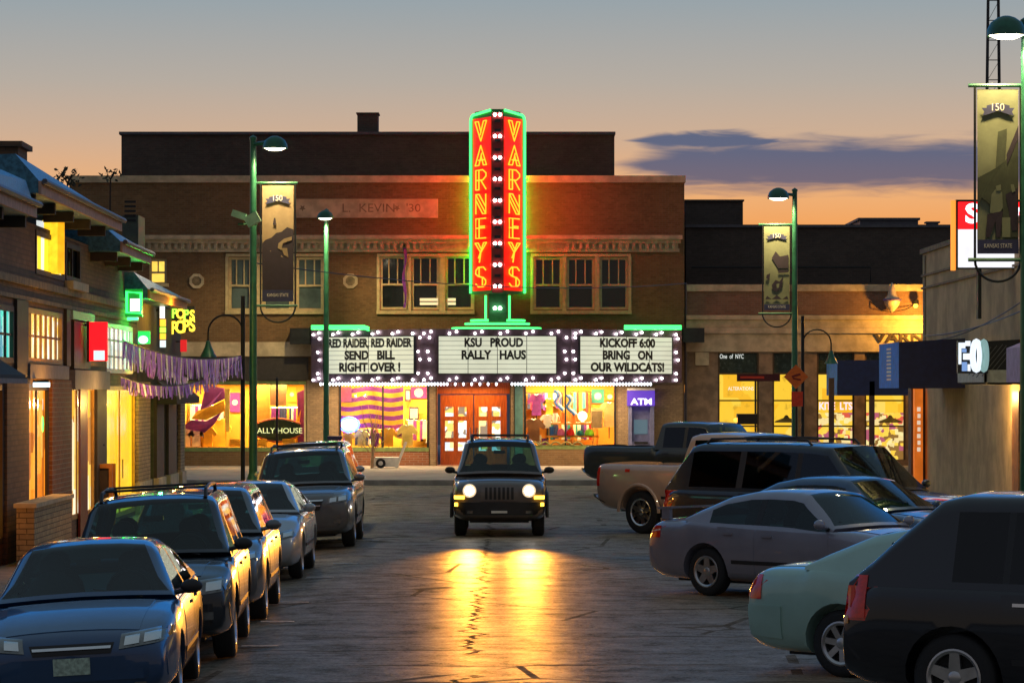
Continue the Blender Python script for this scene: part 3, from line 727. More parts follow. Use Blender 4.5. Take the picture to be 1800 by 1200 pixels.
# ---- right-hand side, cars nosed in to the kerb at an angle
RB = lambda pt, w, z0, z1: [('rear_bumper', pt, 'B', rect(-w, w, z0, z1), .035)]
sp = pickup(1.98, 3.75, .95, 1.20, 1.94, belt0=1.26, bedz=1.34)
sp['wins'] = [(-.48, .16), (.26, 1.22)]; sp['gh'] = [(q if q[0] < .4 else (q[0]+.18, q[1])) for q in sp['gh'][:-1]]+[sp['gh'][-1]]; sp['ws'] = (sp['wb']/2-.44, .86)
sp['feat'] = [('*tail_light', REDL, 'B', rect(.82, .94, .92, 1.24), .012), ('rear_bumper', CHROME, 'B', rect(-.92, .92, .55, .74), .10)]
right_car('parked_pickup', 'dark green pickup truck parked farthest up the right row', 'pickup', sp, DGREEN, 1091, 873, 40, glassmat=GLD)

sp = pickup(2.02, 3.55, .98, 1.18, 1.94, flare=True, rimmat=CHROME, R=.41, spokes=8)
sp['feat'] = [('*tail_light', REDL, 'B', rect(.84, .97, .90, 1.26), .014), ('*tail_light', REDL, 'S', rect(-2.93, -2.84, .90, 1.26), .010), ('rear_bumper', CHROME, 'B', rect(-.95, .95, .52, .74), .12), ('badge', REDL, 'R', rect(-2.16, -2.04, 1.18, 1.24), .008)]
right_car('parked_pickup', 'tan pickup truck with open bed and red tail light', 'pickup', sp, TAN, 1130, 937, 45, glassmat=GLD)

sp = suv(2.0, 3.30, .98, 1.20, 1.90, belt0=1.14, hood=1.16, nose=.98, rearlean=.42, boxy=.26, R=.37, rack=(-2.1, .1, .62), clr=.28)
sp['wins'] = [(-2.25, -1.25), (-1.12, -.06), (.04, 1.22)]; sp['doors'] = [(-1.16, -.02, -1.02, -.02), (0.0, 1.14, 0.0, 1.14)]; sp['mirror'] = (1.10, 1.26)
sp['gh'] = [(q if q[0] < .3 else (q[0]+.25, q[1])) for q in sp['gh'][:-1]]+[sp['gh'][-1]]; sp['ws'] = (3.30/2-.31, .60)
sp['feat'] = [('*tail_light', REDL, 'B', rect(.82, .97, .78, 1.12), .014), ('*tail_light', REDL, 'S', rect(-2.82, -2.74, .78, 1.12), .010), *RB(CHROME, .94, .46, .66)]
right_car('parked_suv', 'long black sport utility with roof rack beside tan pickup', 'suv', sp, BLACKP, 1262, 984, 44, glassmat=GLD)

sp = sedan(1.80, 2.78, .95, 1.10, 1.44)
sp['feat'] = [('*tail_light', REDL, 'B', rect(.42, .82, .78, .94), .012), *RB(BLUE, .82, .36, .62)]
right_car('parked_sedan', 'blue sedan between long black sport utility and lilac silver sedan', 'sedan', sp, BLUE, 1330, 1003, 44)

sp = sedan(1.76, 2.67, .98, 1.10, 1.42, R=.325, spokes=5, mirmat=LILAC)
sp['feat'] = [('*tail_light', REDL, 'B', rect(.40, .82, .74, .92), .012), ('*tail_light', REDL, 'S', rect(-2.34, -2.16, .76, .92), .010), *RB(LILAC, .82, .34, .62), ('*marker', AMBL, 'S', rect(2.05, 2.15, .55, .60), .01)]
mz = right_car('parked_sedan', 'lilac silver sedan with rear spoiler and five-spoke wheels', 'sedan', sp, LILAC, 1247, 1046, 45)
b = MB(); 
b.prism([(-2.36, -.66, 1.13), (-2.12, -.66, 1.15), (-2.12, -.66, 1.175), (-2.38, -.66, 1.165)], (0, 1.32, 0))
for s in (-1, 1): b.box(-2.30, -2.16, s*.62-.03, s*.62+.03, 1.0, 1.15)
b.build('spoiler', LILAC, mz, False, True)

sp = sedan(1.80, 2.78, .98, 1.12, 1.45, trunk=1.05, belt0=.97, R=.325, spokes=7, spw=(.03, .03)); sp['wins'] = [(-.92, -.40), (-.32, .90)]
sp['feat'] = [('*tail_light', REDL, 'B', rect(.40, .84, .74, .96), .014), ('*tail_light', REDL, 'S', rect(-2.44, -2.30, .72, .96), .012), ('*tail_lens', AMBL, 'S', rect(-2.49, -2.44, .78, .90), .014), *RB(MINT, .84, .32, .66), ('*bumper_corner', MINT, 'S', ((-2.44, .36), (-2.05, .34), (-2.05, .66), (-2.47, .66)), .014)]
right_car('parked_sedan', 'pale mint green sedan parked between lilac sedan and dark sport utility', 'sedan', sp, MINT, 1484, 1189, 38)

sp = suv(1.90, 2.80, .92, 1.05, 1.88, belt0=1.12, hood=1.10, nose=.92, rearlean=.72, boxy=.30, R=.37)
sp['feat'] = [('*tail_light', REDL, 'B', rect(.74, .92, .82, 1.20), .014), ('*tail_light', REDL, 'S', rect(-2.44, -2.20, .84, 1.20), .012), ('*tail_lens', AMBL, 'S', rect(-2.44, -2.36, .79, .86), .012), *RB(DKBL, .9, .42, .70)]
sp['handle'] = CHROME
right_car('parked_suv', 'very dark navy sport utility nearest at the right edge', 'suv', sp, DKBL, 1682, 1268, 31, glassmat=GLD)
# ---------------------------------------------------------------- pixel column/row at a known depth -> metres
def PX(px, Y): return (px-900)/F*Y
def PZ(py, Y): return H-(py-HY)/F*Y
DT = 108.6                                   # depth of the theatre front
TX = lambda px: PX(px, DT)
TZ = lambda py: PZ(py, DT)
BR_T = brick('theatre_brick', (.150, .086, .034), (.205, .120, .050), (.18, .135, .075))
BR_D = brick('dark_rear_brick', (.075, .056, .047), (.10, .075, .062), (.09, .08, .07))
BR_N = brick('neighbour_brick', (.19, .10, .06), (.25, .14, .085), (.22, .17, .13))
BR_L = brick('shop_brick', (.14, .078, .042), (.20, .112, .062), (.09, .07, .05), w=.30, h=.085)
BR_R = brick('red_pillar_brick', (.20, .07, .03), (.28, .10, .04), (.30, .24, .18), w=.30, h=.085)
BR_C = brick('cream_pillar_brick', (.36, .26, .13), (.46, .34, .17), (.12, .09, .05), w=.24, h=.085)
STONE = M('cream_stone', (.50, .42, .27), .8, var=.22, scale=2.5, bump=.3)
STONE_D = M('carved_stone', (.22, .17, .10), .85, var=.3, scale=5)
CREAMP = M('cream_window_paint', (.50, .42, .22), .5, var=.15)
COPE = M('coping_metal', (.10, .10, .12), .5, .3)
PANE = M('dark_upper_glass', (.012, .018, .020), .06, spec=.7)
WOODO = M('orange_varnished_wood', (.42, .11, .02), .35, var=.3, scale=5, coat=.4, stretch=(6, 6, .6))
PANE_T = M('teal_reflection_glass', (.075, .115, .115), .12, var=.35, scale=1.5, spec=.7)  # pale teal reflection put into the pane colour
GRN_TRIM = M('green_sill_paint', (.16, .22, .07), .5, var=.2)
STEEL = M('dark_steel', (.025, .028, .03), .45, .6)
NGREEN = E('green_neon', (.05, 1.0, .15), 1.7)
WALL_GREEN = E('added_green_wall_glow', (.015, 1.0, .045), 22)  # for added tubes hidden behind the sign, here and below
WALL_RED = E('added_red_wall_glow', (1.0, .022, .0012), 105)
NRED = E('red_sign_face_glow', (1.0, .0040, .0012), .75, .35, 2.2)  # emission put into the red face for the neon light falling on it
NYEL = E('yellow_neon', (1.0, .27, .012), 1.7)
BULB = E('white_bulb', (1.0, .92, .90), 11)
BULB_B = E('soffit_bulb', (.80, .88, 1.0), 5)
BOARD = E('letter_board_light', (.66, .68, .52), .58, .16, .7)
INK = M('black_letters', (.01, .01, .01), .6)
ux, uz = (1, 0, 0), (0, 0, 1)

# ---- theatre building
th = thing('theatre_building', 'brown brick theatre with cream cornice and neon marquee at the street end', 'building', (TX(700), DT+8, .15))
xf_t = lambda u, w, v: (u, DT+w, v)
win_up = [(262, 293, 455, 500), (402, 442, 452, 546), (462, 512, 452, 546), (521, 568, 452, 546), (668, 714, 450, 544), (723, 772, 450, 544), (783, 832, 450, 544), (938, 988, 452, 544), (996, 1045, 452, 544), (1054, 1104, 452, 544)]
shops = [(322, 538, 676, 786), (596, 754, 672, 786), (921, 1083, 672, 782)]
door = (768, 896, 672, 820)
hole = lambda q: (TX(q[0]), TX(q[1]), TZ(q[3]), TZ(q[2]))
b = MB(xf_t); b.wall(TX(122), TX(1203), .0, TZ(316), [hole(q) for q in win_up+shops]+[(TX(door[0]), TX(door[1]), .0, TZ(door[2]))], .32)
b.face(((TX(122), 30, 0), (TX(122), 30, TZ(316)), (TX(122), .32, TZ(316)), (TX(122), .32, 0))); b.face(((TX(1203), 30, 0), (TX(1203), 30, TZ(316)), (TX(1203), .32, TZ(316)), (TX(1203), .32, 0)))
b.face(((TX(122), .3, TZ(318)), (TX(1203), .3, TZ(318)), (TX(1203), 30, TZ(318)), (TX(122), 30, TZ(318))))
b.build('brick_wall', BR_T, th)
b = MB(xf_t); b.box(TX(120), TX(1205), -.10, .45, TZ(321), TZ(309)); b.build('coping', STONE, th)
b = MB(xf_t)
u0, u1 = TX(244), TX(1192)
for z0, z1, d in ((443, 437, .10), (428, 421, .20), (421, 414, .34)): b.box(u0-d*.4, u1+d*.4, -d, .01, TZ(z0), TZ(z1))
b.box(u0, u1, -.06, .01, TZ(437), TZ(428))
k = u0+.1
while k < u1-.1: b.box(k, k+.11, -.17, -.055, TZ(437.5), TZ(428.2)); k += .23
b.build('cornice', STONE, th)
b = MB(xf_t); b.box(TX(518), TX(770), -.05, .01, TZ(383), TZ(350)); pn = b.build('name_stone', STONE, th)
b = MB(xf_t)
for q in ((518, 770, 352, 350), (518, 770, 383, 381), (518, 520.5, 381, 352), (767, 770, 381, 352)): b.box(TX(q[0]), TX(q[1]), -.09, -.052, TZ(q[2]) if q[2] > q[3] else TZ(q[3]), TZ(min(q[2], q[3])))
b.build('stone_frame', STONE, pn)
text('inscription', 'L.  KEVIN', STONE_D, (TX(648), DT-.056, TZ(366.5)), ux, uz, .42, pn, 1.1, .01)
text('inscription', "'30", STONE_D, (TX(727), DT-.056, TZ(366.5)), ux, uz, .40, pn, 1.1, .01)
for px in (532, 698):
    b = MB(xf_t); c = (TX(px), -.06, TZ(366)); b.face([(c[0]+.12*math.sin(a)*(1 if i % 2 else .45), -.062, c[2]+.12*math.cos(a)*(1 if i % 2 else .45)) for i, a in enumerate([k*math.pi/5 for k in range(10)])]); b.build('stone_star', STONE_D, pn)
for px in (346, 616):
    b = MB(xf_t)
    oct_ = lambda r: [(TX(px)+r*math.cos(R(22.5+45*k)), TZ(494)+r*math.sin(R(22.5+45*k))) for k in range(8)]
    A, B_ = oct_(.27), oct_(.17)
    for k in range(8):
        k2 = (k+1) % 8
        b.face([(A[k][0], -.08, A[k][1]), (A[k2][0], -.08, A[k2][1]), (B_[k2][0], -.08, B_[k2][1]), (B_[k][0], -.08, B_[k][1])])
        b.face([(A[k][0], -.08, A[k][1]), (A[k2][0], -.08, A[k2][1]), (A[k2][0], .0, A[k2][1]), (A[k][0], .0, A[k][1])])
    md = b.build('medallion', STONE, th)
    b = MB(xf_t); b.face([(p[0], -.04, p[1]) for p in B_]); b.obox((TX(px), -.05, TZ(494)), (1, 0, 1), (0, 1, 0), (-1, 0, 1), .28, .03, .05); b.obox((TX(px), -.052, TZ(494)), (1, 0, -1), (0, 1, 0), (1, 0, 1), .28, .03, .05); b.build('medallion_centre', STONE_D, md)
LITY = E('lit_blind', (1.0, .66, .10), .75, .25, 3)
def sash(q, lit=False, muntins=2):
    x0, x1, z0, z1 = hole(q); zm = z0+(z1-z0)*.47; t_ = .085
    b = MB(xf_t); b.box(x0, x0+t_, .06, .16, z0, z1); b.box(x1-t_, x1, .06, .16, z0, z1); b.box(x0+t_, x1-t_, .06, .16, z1-t_, z1); b.box(x0+t_, x1-t_, .06, .16, z0, z0+t_); b.box(x0+t_, x1-t_, .05, .17, zm-.035, zm+.035)
    for i in range(muntins): k = x0+(x1-x0)*(i+1)/(muntins+1); b.box(k-.022, k+.022, .09, .145, zm+.035, z1-t_)
    f = b.build('window', CREAMP, th)
    b = MB(xf_t); b.box(x0+.02, x1-.02, .17, .19, z0+.02, z1-.02); b.build('pane', LITY if lit else PANE_T if q[0] < 560 else PANE, f)
for i, q in enumerate(win_up): sash(q, i == 0, 1 if i == 0 else 2)
for a, c in ((396, 572), (662, 834), (932, 1110), (258, 297)):
    b = MB(xf_t); zz = 552 if a != 258 else 504
    b.box(TX(a), TX(c), -.14, .05, TZ(zz), TZ(zz-6)); b.build('sill', CREAMP, th)
    if a != 258:
        b = MB(xf_t)
        b.box(TX(a+1), TX(c-1), -.045, .0, TZ(451), TZ(446))
        xsx = {396: (396, 402, 442, 462, 512, 521, 568, 572), 662: (662, 668, 714, 723, 772, 783, 832, 834), 932: (932, 938, 988, 996, 1045, 1054, 1104, 1110)}[a]
        for i in range(0, 8, 2): b.box(TX(xsx[i])+.005, TX(xsx[i+1])-.005, -.04, .0, TZ(546), TZ(451.2))
        b.build('window_surround', CREAMP, th)
for px0, px1, lab in ((738, 770, 'white paper stack on the sill of the window left of the tall sign'), (787, 801, 'small white paper stack on the sill nearest the tall sign')):
    t_ = thing('paper_stack', lab, 'papers', (TX((px0+px1)/2), DT+.03, TZ(536)), group='paper stacks on the upper window sills')
    for k in range(2): b = MB(xf_t); b.box(TX(px0), TX(px1), .0, .045, TZ(536-7*k), TZ(531-7*k)); b.build('paper_bundle', E('glowing_paper', (1.0, .80, .45), .5), t_)  # white paper given its own glow to look lit
fp = thing('purple_pennant', 'long thin purple pennant hanging beside the upper window left of the tall sign', 'flag', (TX(712), DT-.2, TZ(540)))
b = MB(); n_ = 12
for k in range(n_):
    q = lambda j, s: (TX(711.5+2*math.sin(j*.8))+s*(.045+.012*math.cos(j*.9)), DT-.16+.04*math.sin(j*1.3+s), TZ(436)+(TZ(541)-TZ(436))*j/n_)
    b.face([q(k, -1), q(k, 1), q(k+1, 1), q(k+1, -1)])
b.build('cloth', M('pennant_purple', (.20, .04, .36), .8), fp, True); b = MB(); b.bar((TX(711), DT-.2, TZ(434)), (TX(711), DT+.02, TZ(430)), .02); b.build('rod', STEEL, fp)
# rear upper storey with chimney
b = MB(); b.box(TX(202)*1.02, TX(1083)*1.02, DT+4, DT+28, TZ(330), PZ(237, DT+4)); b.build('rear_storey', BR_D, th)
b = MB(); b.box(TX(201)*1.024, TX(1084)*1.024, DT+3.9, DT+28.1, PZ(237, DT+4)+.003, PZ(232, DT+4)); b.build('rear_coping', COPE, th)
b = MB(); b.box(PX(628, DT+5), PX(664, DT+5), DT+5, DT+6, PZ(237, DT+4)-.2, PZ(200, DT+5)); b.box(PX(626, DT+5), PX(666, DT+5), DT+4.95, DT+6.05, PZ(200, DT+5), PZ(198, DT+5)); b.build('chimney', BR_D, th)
# shop-front framing at street level
b = MB(xf_t); b.box(TX(308), TX(548), -.10, .0, TZ(626), TZ(601)); b.build('stone_lintel', STONE, th)
b = MB(xf_t); b.box(TX(318), TX(542), -.03, -.002, TZ(668), TZ(628)); b.build('transom_band', M('dark_transom', (.04, .035, .03), .5), th)
for i, q in enumerate(shops):
    x0, x1, z0, z1 = hole(q)
    b = MB(xf_t); b.box(x0, x1, -.06, .10, z0-.14, z0); b.build('window_sill', GRN_TRIM, th); b = MB(xf_t); b.box(x0, x1, -.06, .10, z1, z1+.12); b.build('window_head', GRN_TRIM, th)
    b = MB(xf_t); b.box(x0, x0+.07, .0, .10, z0, z1); b.box(x1-.07, x1, .0, .10, z0, z1)
    for m in ({0: (424, 446), 1: (673,), 2: (994,)}[i]): b.box(TX(m)-.03, TX(m)+.03, .0, .10, z0, z1)
    f = b.build('display_window', STEEL if i else CREAMP, th)
    b = MB(xf_t); b.box(x0+.01, x1-.01, .12, .128, z0+.005, z1-.005); b.build('pane', glass('shop_glass', (.92, .94, .92), -.02), f)
    # the display room behind: floor, back wall, sides, lamp strip at its ceiling
    cw = [(.62, .36, .05), (.62, .40, .06), (.62, .30, .045)][i]
    b = MB(xf_t); d = 1.7
    b.face(((x0, d, z0-.02), (x1, d, z0-.02), (x1, d, z1+.3), (x0, d, z1+.3))); b.face(((x0-.01, .33, z0-.02), (x0-.01, d, z0-.02), (x0-.01, d, z1+.3), (x0-.01, .33, z1+.3))); b.face(((x1+.01, .33, z0-.02), (x1+.01, d, z0-.02), (x1+.01, d, z1+.3), (x1+.01, .33, z1+.3)))
    b.face(((x0, .33, z0-.02), (x1, .33, z0-.02), (x1, d, z0-.02), (x0, d, z0-.02))); b.face(((x0, .33, z1+.3), (x1, .33, z1+.3), (x1, d, z1+.3), (x0, d, z1+.3)))
    b.build('display_room', M('display_wall_paint_%d' % i, cw, .8, var=.12, scale=1.5), th, normals=False)
    for k in range(3):
        xx = x0+(x1-x0)*(k+.5)/3
        lamp('display_lamp', 'AREA', (xx, DT+.60, z1+.27), 150, (1.0, .70, .25), th, ((x1-x0)/3.4, .35), (R(-14), 0, 0))
PIERB = brick('pier_brick', (.28, .20, .11), (.36, .26, .14), (.20, .15, .09))
for a, c in ((540, 594), (756, 766), (898, 904), (1086, 1200)): b = MB(xf_t); b.box(TX(a), TX(c), -.05, -.002, .15, TZ(668)); b.build('pier', PIERB, th)
b = MB(xf_t); b.box(TX(905), TX(919), -.12, -.002, .15, TZ(674)); b.build('teal_pilaster', M('teal_paint', (.06, .16, .15), .5), th)
for q in ((322, 538, 816, 790), (596, 754, 818, 789), (921, 1083, 818, 786)):
    b = MB(xf_t); b.box(TX(q[0]), TX(q[1]), -.045, -.002, .15, TZ(q[3])); b.build('bulkhead', BR_R if q[0] == 596 else BR_T, th)
# recessed entrance with two wooden doors
x0, x1 = TX(door[0]), TX(door[1]); zt = TZ(door[2])
b = MB(xf_t); dd = 1.1
b.face(((x0, .32, .152), (x0, dd, .152), (x0, dd, zt), (x0, .32, zt))); b.face(((x1, .32, .152), (x1, dd, .152), (x1, dd, zt), (x1, .32, zt))); b.face(((x0, .32, zt), (x1, .32, zt), (x1, dd, zt), (x0, dd, zt))); b.face(((x0, 0, .156), (x1, 0, .156), (x1, dd, .156), (x0, dd, .156)))
b.box(x0, x1, dd, dd+.05, TZ(692), zt)
b.build('entrance_recess', WOODO, th, normals=False)
LITD = lit_window('door_lites', [(1, .75, .30), (.9, .9, .8), (.25, .18, .12), (1, .55, .12), (.6, .65, .7)], .9, 5, 4, 3)
xm = (x0+x1)/2
for s, (a, c) in enumerate(((x0+.10, xm-.02), (xm+.02, x1-.10))):
    z1_ = TZ(694); w_ = c-a
    lites = [(a+w_*(.14+.40*i), a+w_*(.14+.40*i)+w_*.26, za, zb) for i in (0, 1) for za, zb in ((z1_-.75, z1_-.42), (z1_-1.5, z1_-.9), (.65, .95))]
    b = MB(lambda u, w, v: (u, DT+dd-.06+w, v)); b.wall(a, c, .17, z1_, lites, .06); dr = b.build('door', WOODO, th)
    b = MB(xf_t)
    for q in lites: b.box(q[0]-.01, q[1]+.01, dd-.02, dd-.005, q[2]-.01, q[3]+.01)
    b.build('door_glass', LITD, dr)
    b = MB(xf_t); hx = c-.10 if s == 0 else a+.10; b.bar((hx, dd-.12, 1.0), (hx, dd-.12, 1.45), .018); b.bar((hx, dd-.12, 1.0), (hx, dd-.05, 1.0), .012); b.bar((hx, dd-.12, 1.45), (hx, dd-.05, 1.45), .012); b.build('handle', CHROME, dr)
lamp('entrance_lamp', 'AREA', (xm, DT+.45, zt-.05), 40, (1.0, .50, .12), th, (1.8, .5), (R(-10), 0, 0))

# ---- marquee
mq = thing('theatre_marquee', 'three sided theatre marquee with white letter boards and rows of bulbs', 'marquee', (TX(875), 106.5, 3.0))
YM = 105.0; MXp = lambda px: PX(px, YM)
P = [(TX(550), DT-.9), (MXp(738), YM), (MXp(1004), YM), (TX(1196), DT-.9)]
zb, zt = PZ(672, YM), PZ(578, YM)
b = MB(); plan = [(TX(550), DT-.02)]+P+[(TX(1196), DT-.02)]
b.prism([(x, y, zb) for x, y in plan], (0, 0, zt-zb)); b.build('marquee_box', M('marquee_paint', (.085, .055, .080), .45, .2), mq)
b = MB(); b.box(TX(512), TX(549)-.02, DT-.7, DT-.05, PZ(605, DT), PZ(577, DT)); b.build('side_box', STEEL, mq); b = MB(); b.box(TX(1197)+.02, TX(1236), DT-.7, DT-.05, PZ(602, DT), PZ(577, DT)); b.build('side_box', STEEL, mq)
def facef(A, B):
    A, B = Vector((*A, 0)), Vector((*B, 0)); u = (B-A).normalized(); n = Vector((u.y, -u.x, 0)); L_ = (B-A).length
    return A, u, n, L_
lines = [['RED RAIDER, RED RAIDER', 'SEND   BILL', 'RIGHT OVER !'], ['KSU   PROUD', 'RALLY   HAUS'], ['KICKOFF 6:00', 'BRING   ON', 'OUR WILDCATS!']]
nb = 0
BULBME = None
def bulb(p, par, mat=BULB, r=.042, nm='bulb'):
    global BULBME
    if BULBME is None or nm != 'bulb':
        b = MB(); b.ball((0, 0, 0), r, seg=8, ring=6); o = b.build(nm, mat, None, True)
        BULBME = BULBME or o.data
    else: o = link(nm, BULBME)
    o.parent = par; o.location = WM[par].inverted() @ Vector(p); WM[o] = WM[par]
    return o
for fi in range(3):
    A, u, n, L_ = facef(P[fi], P[fi+1])
    m0, m1 = {0: (.13*L_, .955*L_), 1: (.125*L_, .90*L_), 2: (.07*L_, .90*L_)}[fi]
    z0, z1 = PZ(656, YM), PZ(591, YM)
    xf_m = lambda a, w, z, A=A, u=u, n=n: A+u*a+n*w+Vector((0, 0, z))
    b = MB(xf_m); b.box(m0, m1, .02, .05, z0, z1); bd = b.build('letter_board', BOARD, mq)
    b = MB(xf_m)
    for zz in (z0-.03, z1): b.box(m0-.03, m1+.03, .0, .075, zz, zz+.03)
    for xx in (m0-.03, m1): b.box(xx, xx+.03, .0, .075, z0, z1)
    for i in range(1, 8): zz = z0+(z1-z0)*i/8; b.box(m0, m1, .051, .056, zz-.006, zz+.006)
    for i in range(1, 4): xx = m0+(m1-m0)*i/4; b.box(xx-.010, xx+.010, .0505, .0555, z0, z1)
    b.build('letter_rails', STEEL, bd)
    for li, tx in enumerate(lines[fi]):
        sz = .40; c = A+u*((m0+m1)/2-(.12 if fi == 1 else -.05))+n*.06+Vector((0, 0, z1-.22-li*.41))
        wd = {0: (.93, .56, .68), 1: (.50, .55), 2: (.60, .54, .80)}[fi][li]*(m1-m0)
        text('lettering', tx, INK, c, u, uz, sz, bd, 1.0, .004, bold=.018, width=wd)
    # paired bulbs round the board
    for zz in (zt-.12, zb+.12):
        k = .14; i = 0
        while k < L_-.08:
            bulb(A+u*k+n*.06+Vector((0, 0, zz+(.03 if i % 2 else -.03))), mq); nb += 1
            k += .235 if i % 2 == 0 else .62; i += 1
    for a in ((m0-.24, m1+.22) if fi != 1 else (m0-.34, m1+.32)):
        for k in range(4):
            zz = zb+.36+k*(zt-zb-.7)/3+(.05 if k % 2 else -.05)
            bulb(A+u*a+n*.06+Vector((.03 if k % 2 else -.03, 0, zz)), mq); nb += 1
print('bulbs', nb)
b = MB(); i = 0
for a, c in ((570, 792), (802, 884), (900, 1140)):
    k = TX(a)
    while k < TX(c):
        b.ball((k, DT-2.0, zb-.05), .035, .035, .055, 6, 4); k += .105 if a != 802 else .28
o = b.build('soffit_bulbs', BULB_B, mq, True); o['kind'] = 'stuff'
lamp('soffit_light', 'AREA', (TX(660), DT-1.4, zb-.04), 150, (1.0, .66, .36), mq, (3.4, 1.4))
lamp('soffit_light', 'AREA', (TX(1010), DT-1.4, zb-.04), 150, (1.0, .66, .36), mq, (3.4, 1.4))
# green neon lines standing on the marquee
for pts in ([(PX(548, 107.4), 107.3, PZ(574, 107)), (PX(640, 106), 106.2, PZ(574, 106)), (PX(648, 106), 106.1, PZ(577, 106))], [(PX(1098, 106), 106.1, PZ(574, 106)), (PX(1197, 107.4), 107.3, PZ(574, 107))]):
    for dz_ in (0, .09):
        b = MB(); b.tube([(p[0], p[1], p[2]-dz_*.9+.02) for p in pts], .038, 8); b.build('neon_tube', NGREEN, mq, True)
for (a, c, y_, Y) in ((795, 950, 577, 105.2), (818, 930, 569, 105.7), (828, 922, 563, 106.0)):
    b = MB(); zz = PZ(y_, Y)
    b.tube([(PX(a, Y), Y+.35, zz), (PX(a+6, Y), Y+.08, zz), (PX((a+c)/2, Y), Y-.05, zz), (PX(c-6, Y), Y+.08, zz), (PX(c, Y), Y+.35, zz)], .04, 8); b.build('neon_tube', NGREEN, mq, True)

# ---- the tall vertical neon sign
vs = thing('vertical_neon_sign', 'tall red two faced neon blade sign outlined in green tubes above the marquee', 'sign', (PX(874, 105.6), 106.2, PZ(560, 106)))
cx = PX(874.5, 105); yf, yb_ = 104.9, 106.15; nw, bw = .19, .90
z0, z1 = PZ(516, 105.4), PZ(199, 105.4)
plan = [(cx-bw, yb_), (cx-nw, yf), (cx+nw, yf), (cx+bw, yb_)]
b = MB(); b.prism([(x, y, z0) for x, y in plan], (0, 0, z1-z0)); 
b.prism([(cx-bw*.86, yb_-.02, z1), (cx-nw, yf+.1, z1), (cx+nw, yf+.1, z1), (cx+bw*.86, yb_-.02, z1)], (0, 0, .10))
b.box(cx-.30, cx+.30, yf+.45, yb_, PZ(565, 105.4), z0-.003); b.box(cx-.20, cx+.20, yb_+.002, DT-.02, z0-.5, z1-1.5)
b.build('sign_box', M('sign_green_paint', (.02, .16, .05), .45), vs)
STROKE = {  # art deco letters as neon strokes in a unit cell, doubled verticals
 'V': [[(.02, 1), (.5, 0), (.98, 1)], [(.02, 1), (.30, 1), (.52, .42)], [(.98, 1), (.72, 1), (.44, .30)]],
 'A': [[(.02, 0), (.5, 1), (.98, 0)], [(.02, 0), (.34, .0), (.58, .62)], [(.30, .26), (.80, .26)], [(.98, 0), (.72, .0), (.52, .5)]],
 'R': [[(.08, 0), (.08, 1), (.66, 1), (.94, .82), (.94, .66), (.66, .48), (.08, .48)], [(.34, 0), (.34, 1)], [(.5, .48), (.94, 0)], [(.08, 0), (.34, 0)]],
 'N': [[(.08, 0), (.08, 1), (.92, 0), (.92, 1)], [(.08, .72), (.66, 0), (.92, 0)], [(.36, 1), (.92, .34)], [(.08, 1), (.36, 1)]],
 'E': [[(.92, 1), (.08, 1), (.08, 0), (.92, 0)], [(.36, 1), (.36, 0)], [(.08, .52), (.82, .52)], [(.36, .60), (.82, .60)]],
 'Y': [[(.02, 1), (.5, .5), (.98, 1)], [(.5, .5), (.38, 0)], [(.98, 1), (.74, 1), (.30, .22)], [(.02, 1), (.28, 1), (.5, .72)]],
 'S': [[(.92, .84), (.72, 1), (.30, 1), (.08, .84), (.08, .66), (.30, .54), (.72, .46), (.92, .32), (.92, .16), (.72, 0), (.30, 0), (.08, .16)], [(.36, .97), (.36, .52)], [(.64, .48), (.64, .03)]]}
for s in (-1, 1):
    A, B_ = Vector((cx+s*nw, yf, 0)), Vector((cx+s*bw, yb_, 0)); u = (B_-A).normalized(); L_ = (B_-A).length
    n = Vector((s*u.y*s, -u.x, 0)); n = Vector((u.y, -u.x, 0)) if s > 0 else Vector((-u.y, u.x, 0))
    if n.y > 0: n = -n
    xf_s = lambda a, w, z, A=A, u=u, n=n: A+u*a+n*w+Vector((0, 0, z))
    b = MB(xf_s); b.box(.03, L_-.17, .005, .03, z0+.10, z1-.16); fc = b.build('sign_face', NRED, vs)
    lh = .66; pitch = (z1-z0-.35)/7
    for i, ch in enumerate('VARNEYS'):
        zc = z1-.20-pitch*(i+.5); a0, a1 = .22, L_-.40
        b = MB(xf_s)
        for st_ in STROKE[ch]:
            pts = [((a0+(q[0] if s > 0 else 1-q[0])*(a1-a0)), .075, zc-lh/2+q[1]*lh) for q in st_]
            b.tube(pts, .025, 6)
        b.xf = None
        b.build('neon_letter', NYEL, fc, True)
    b = MB(xf_s); e = L_-.07
    b.tube([(e, .06, z0+.03), (e, .06, z1-.22), (e-.05, .06, z1-.10), (e-.16, .06, z1-.03), (.02, .06, z1+.05)], .045, 8); b.xf = None; b.build('neon_outline', NGREEN, vs, True)
    b = MB(); b.tube([(cx+s*.86, DT-.20, z0+.15), (cx+s*.86, DT-.20, z1-1.5)], .03, 8); b.build('added_glow_tube', WALL_GREEN, vs, True)  # added out of view behind the sign to throw green on the wall
    b = MB(); b.tube([(cx+s*.84, yb_+.55, z0+1.8), (cx+s*.84, yb_+.55, z1-1.4)], .034, 8); b.build('added_glow_tube', WALL_RED, vs, True)  # likewise added and unseen, for the red wash on the brick
    b = MB(); b.tube([(cx+s*.40, yf+.5, PZ(562, 105)), (cx+s*.40, yf+.5, z0-.06)], .04, 8); b.build('neon_outline', NGREEN, vs, True)
for i in range(10):
    zz = z1-.10-i*(z1-z0+.1)/8.6
    for dx_ in (-.085, .085):
        b = MB(); b.ball((0, 0, 0), .056, seg=8, ring=6); o = b.build('sign_bulb', BULB, None, True); o.parent = vs; o.location = WM[vs].inverted() @ Vector((cx+dx_, yf-.05, zz)) if zz > z0 else WM[vs].inverted() @ Vector((cx+dx_, yf+.40, zz))
b = MB()
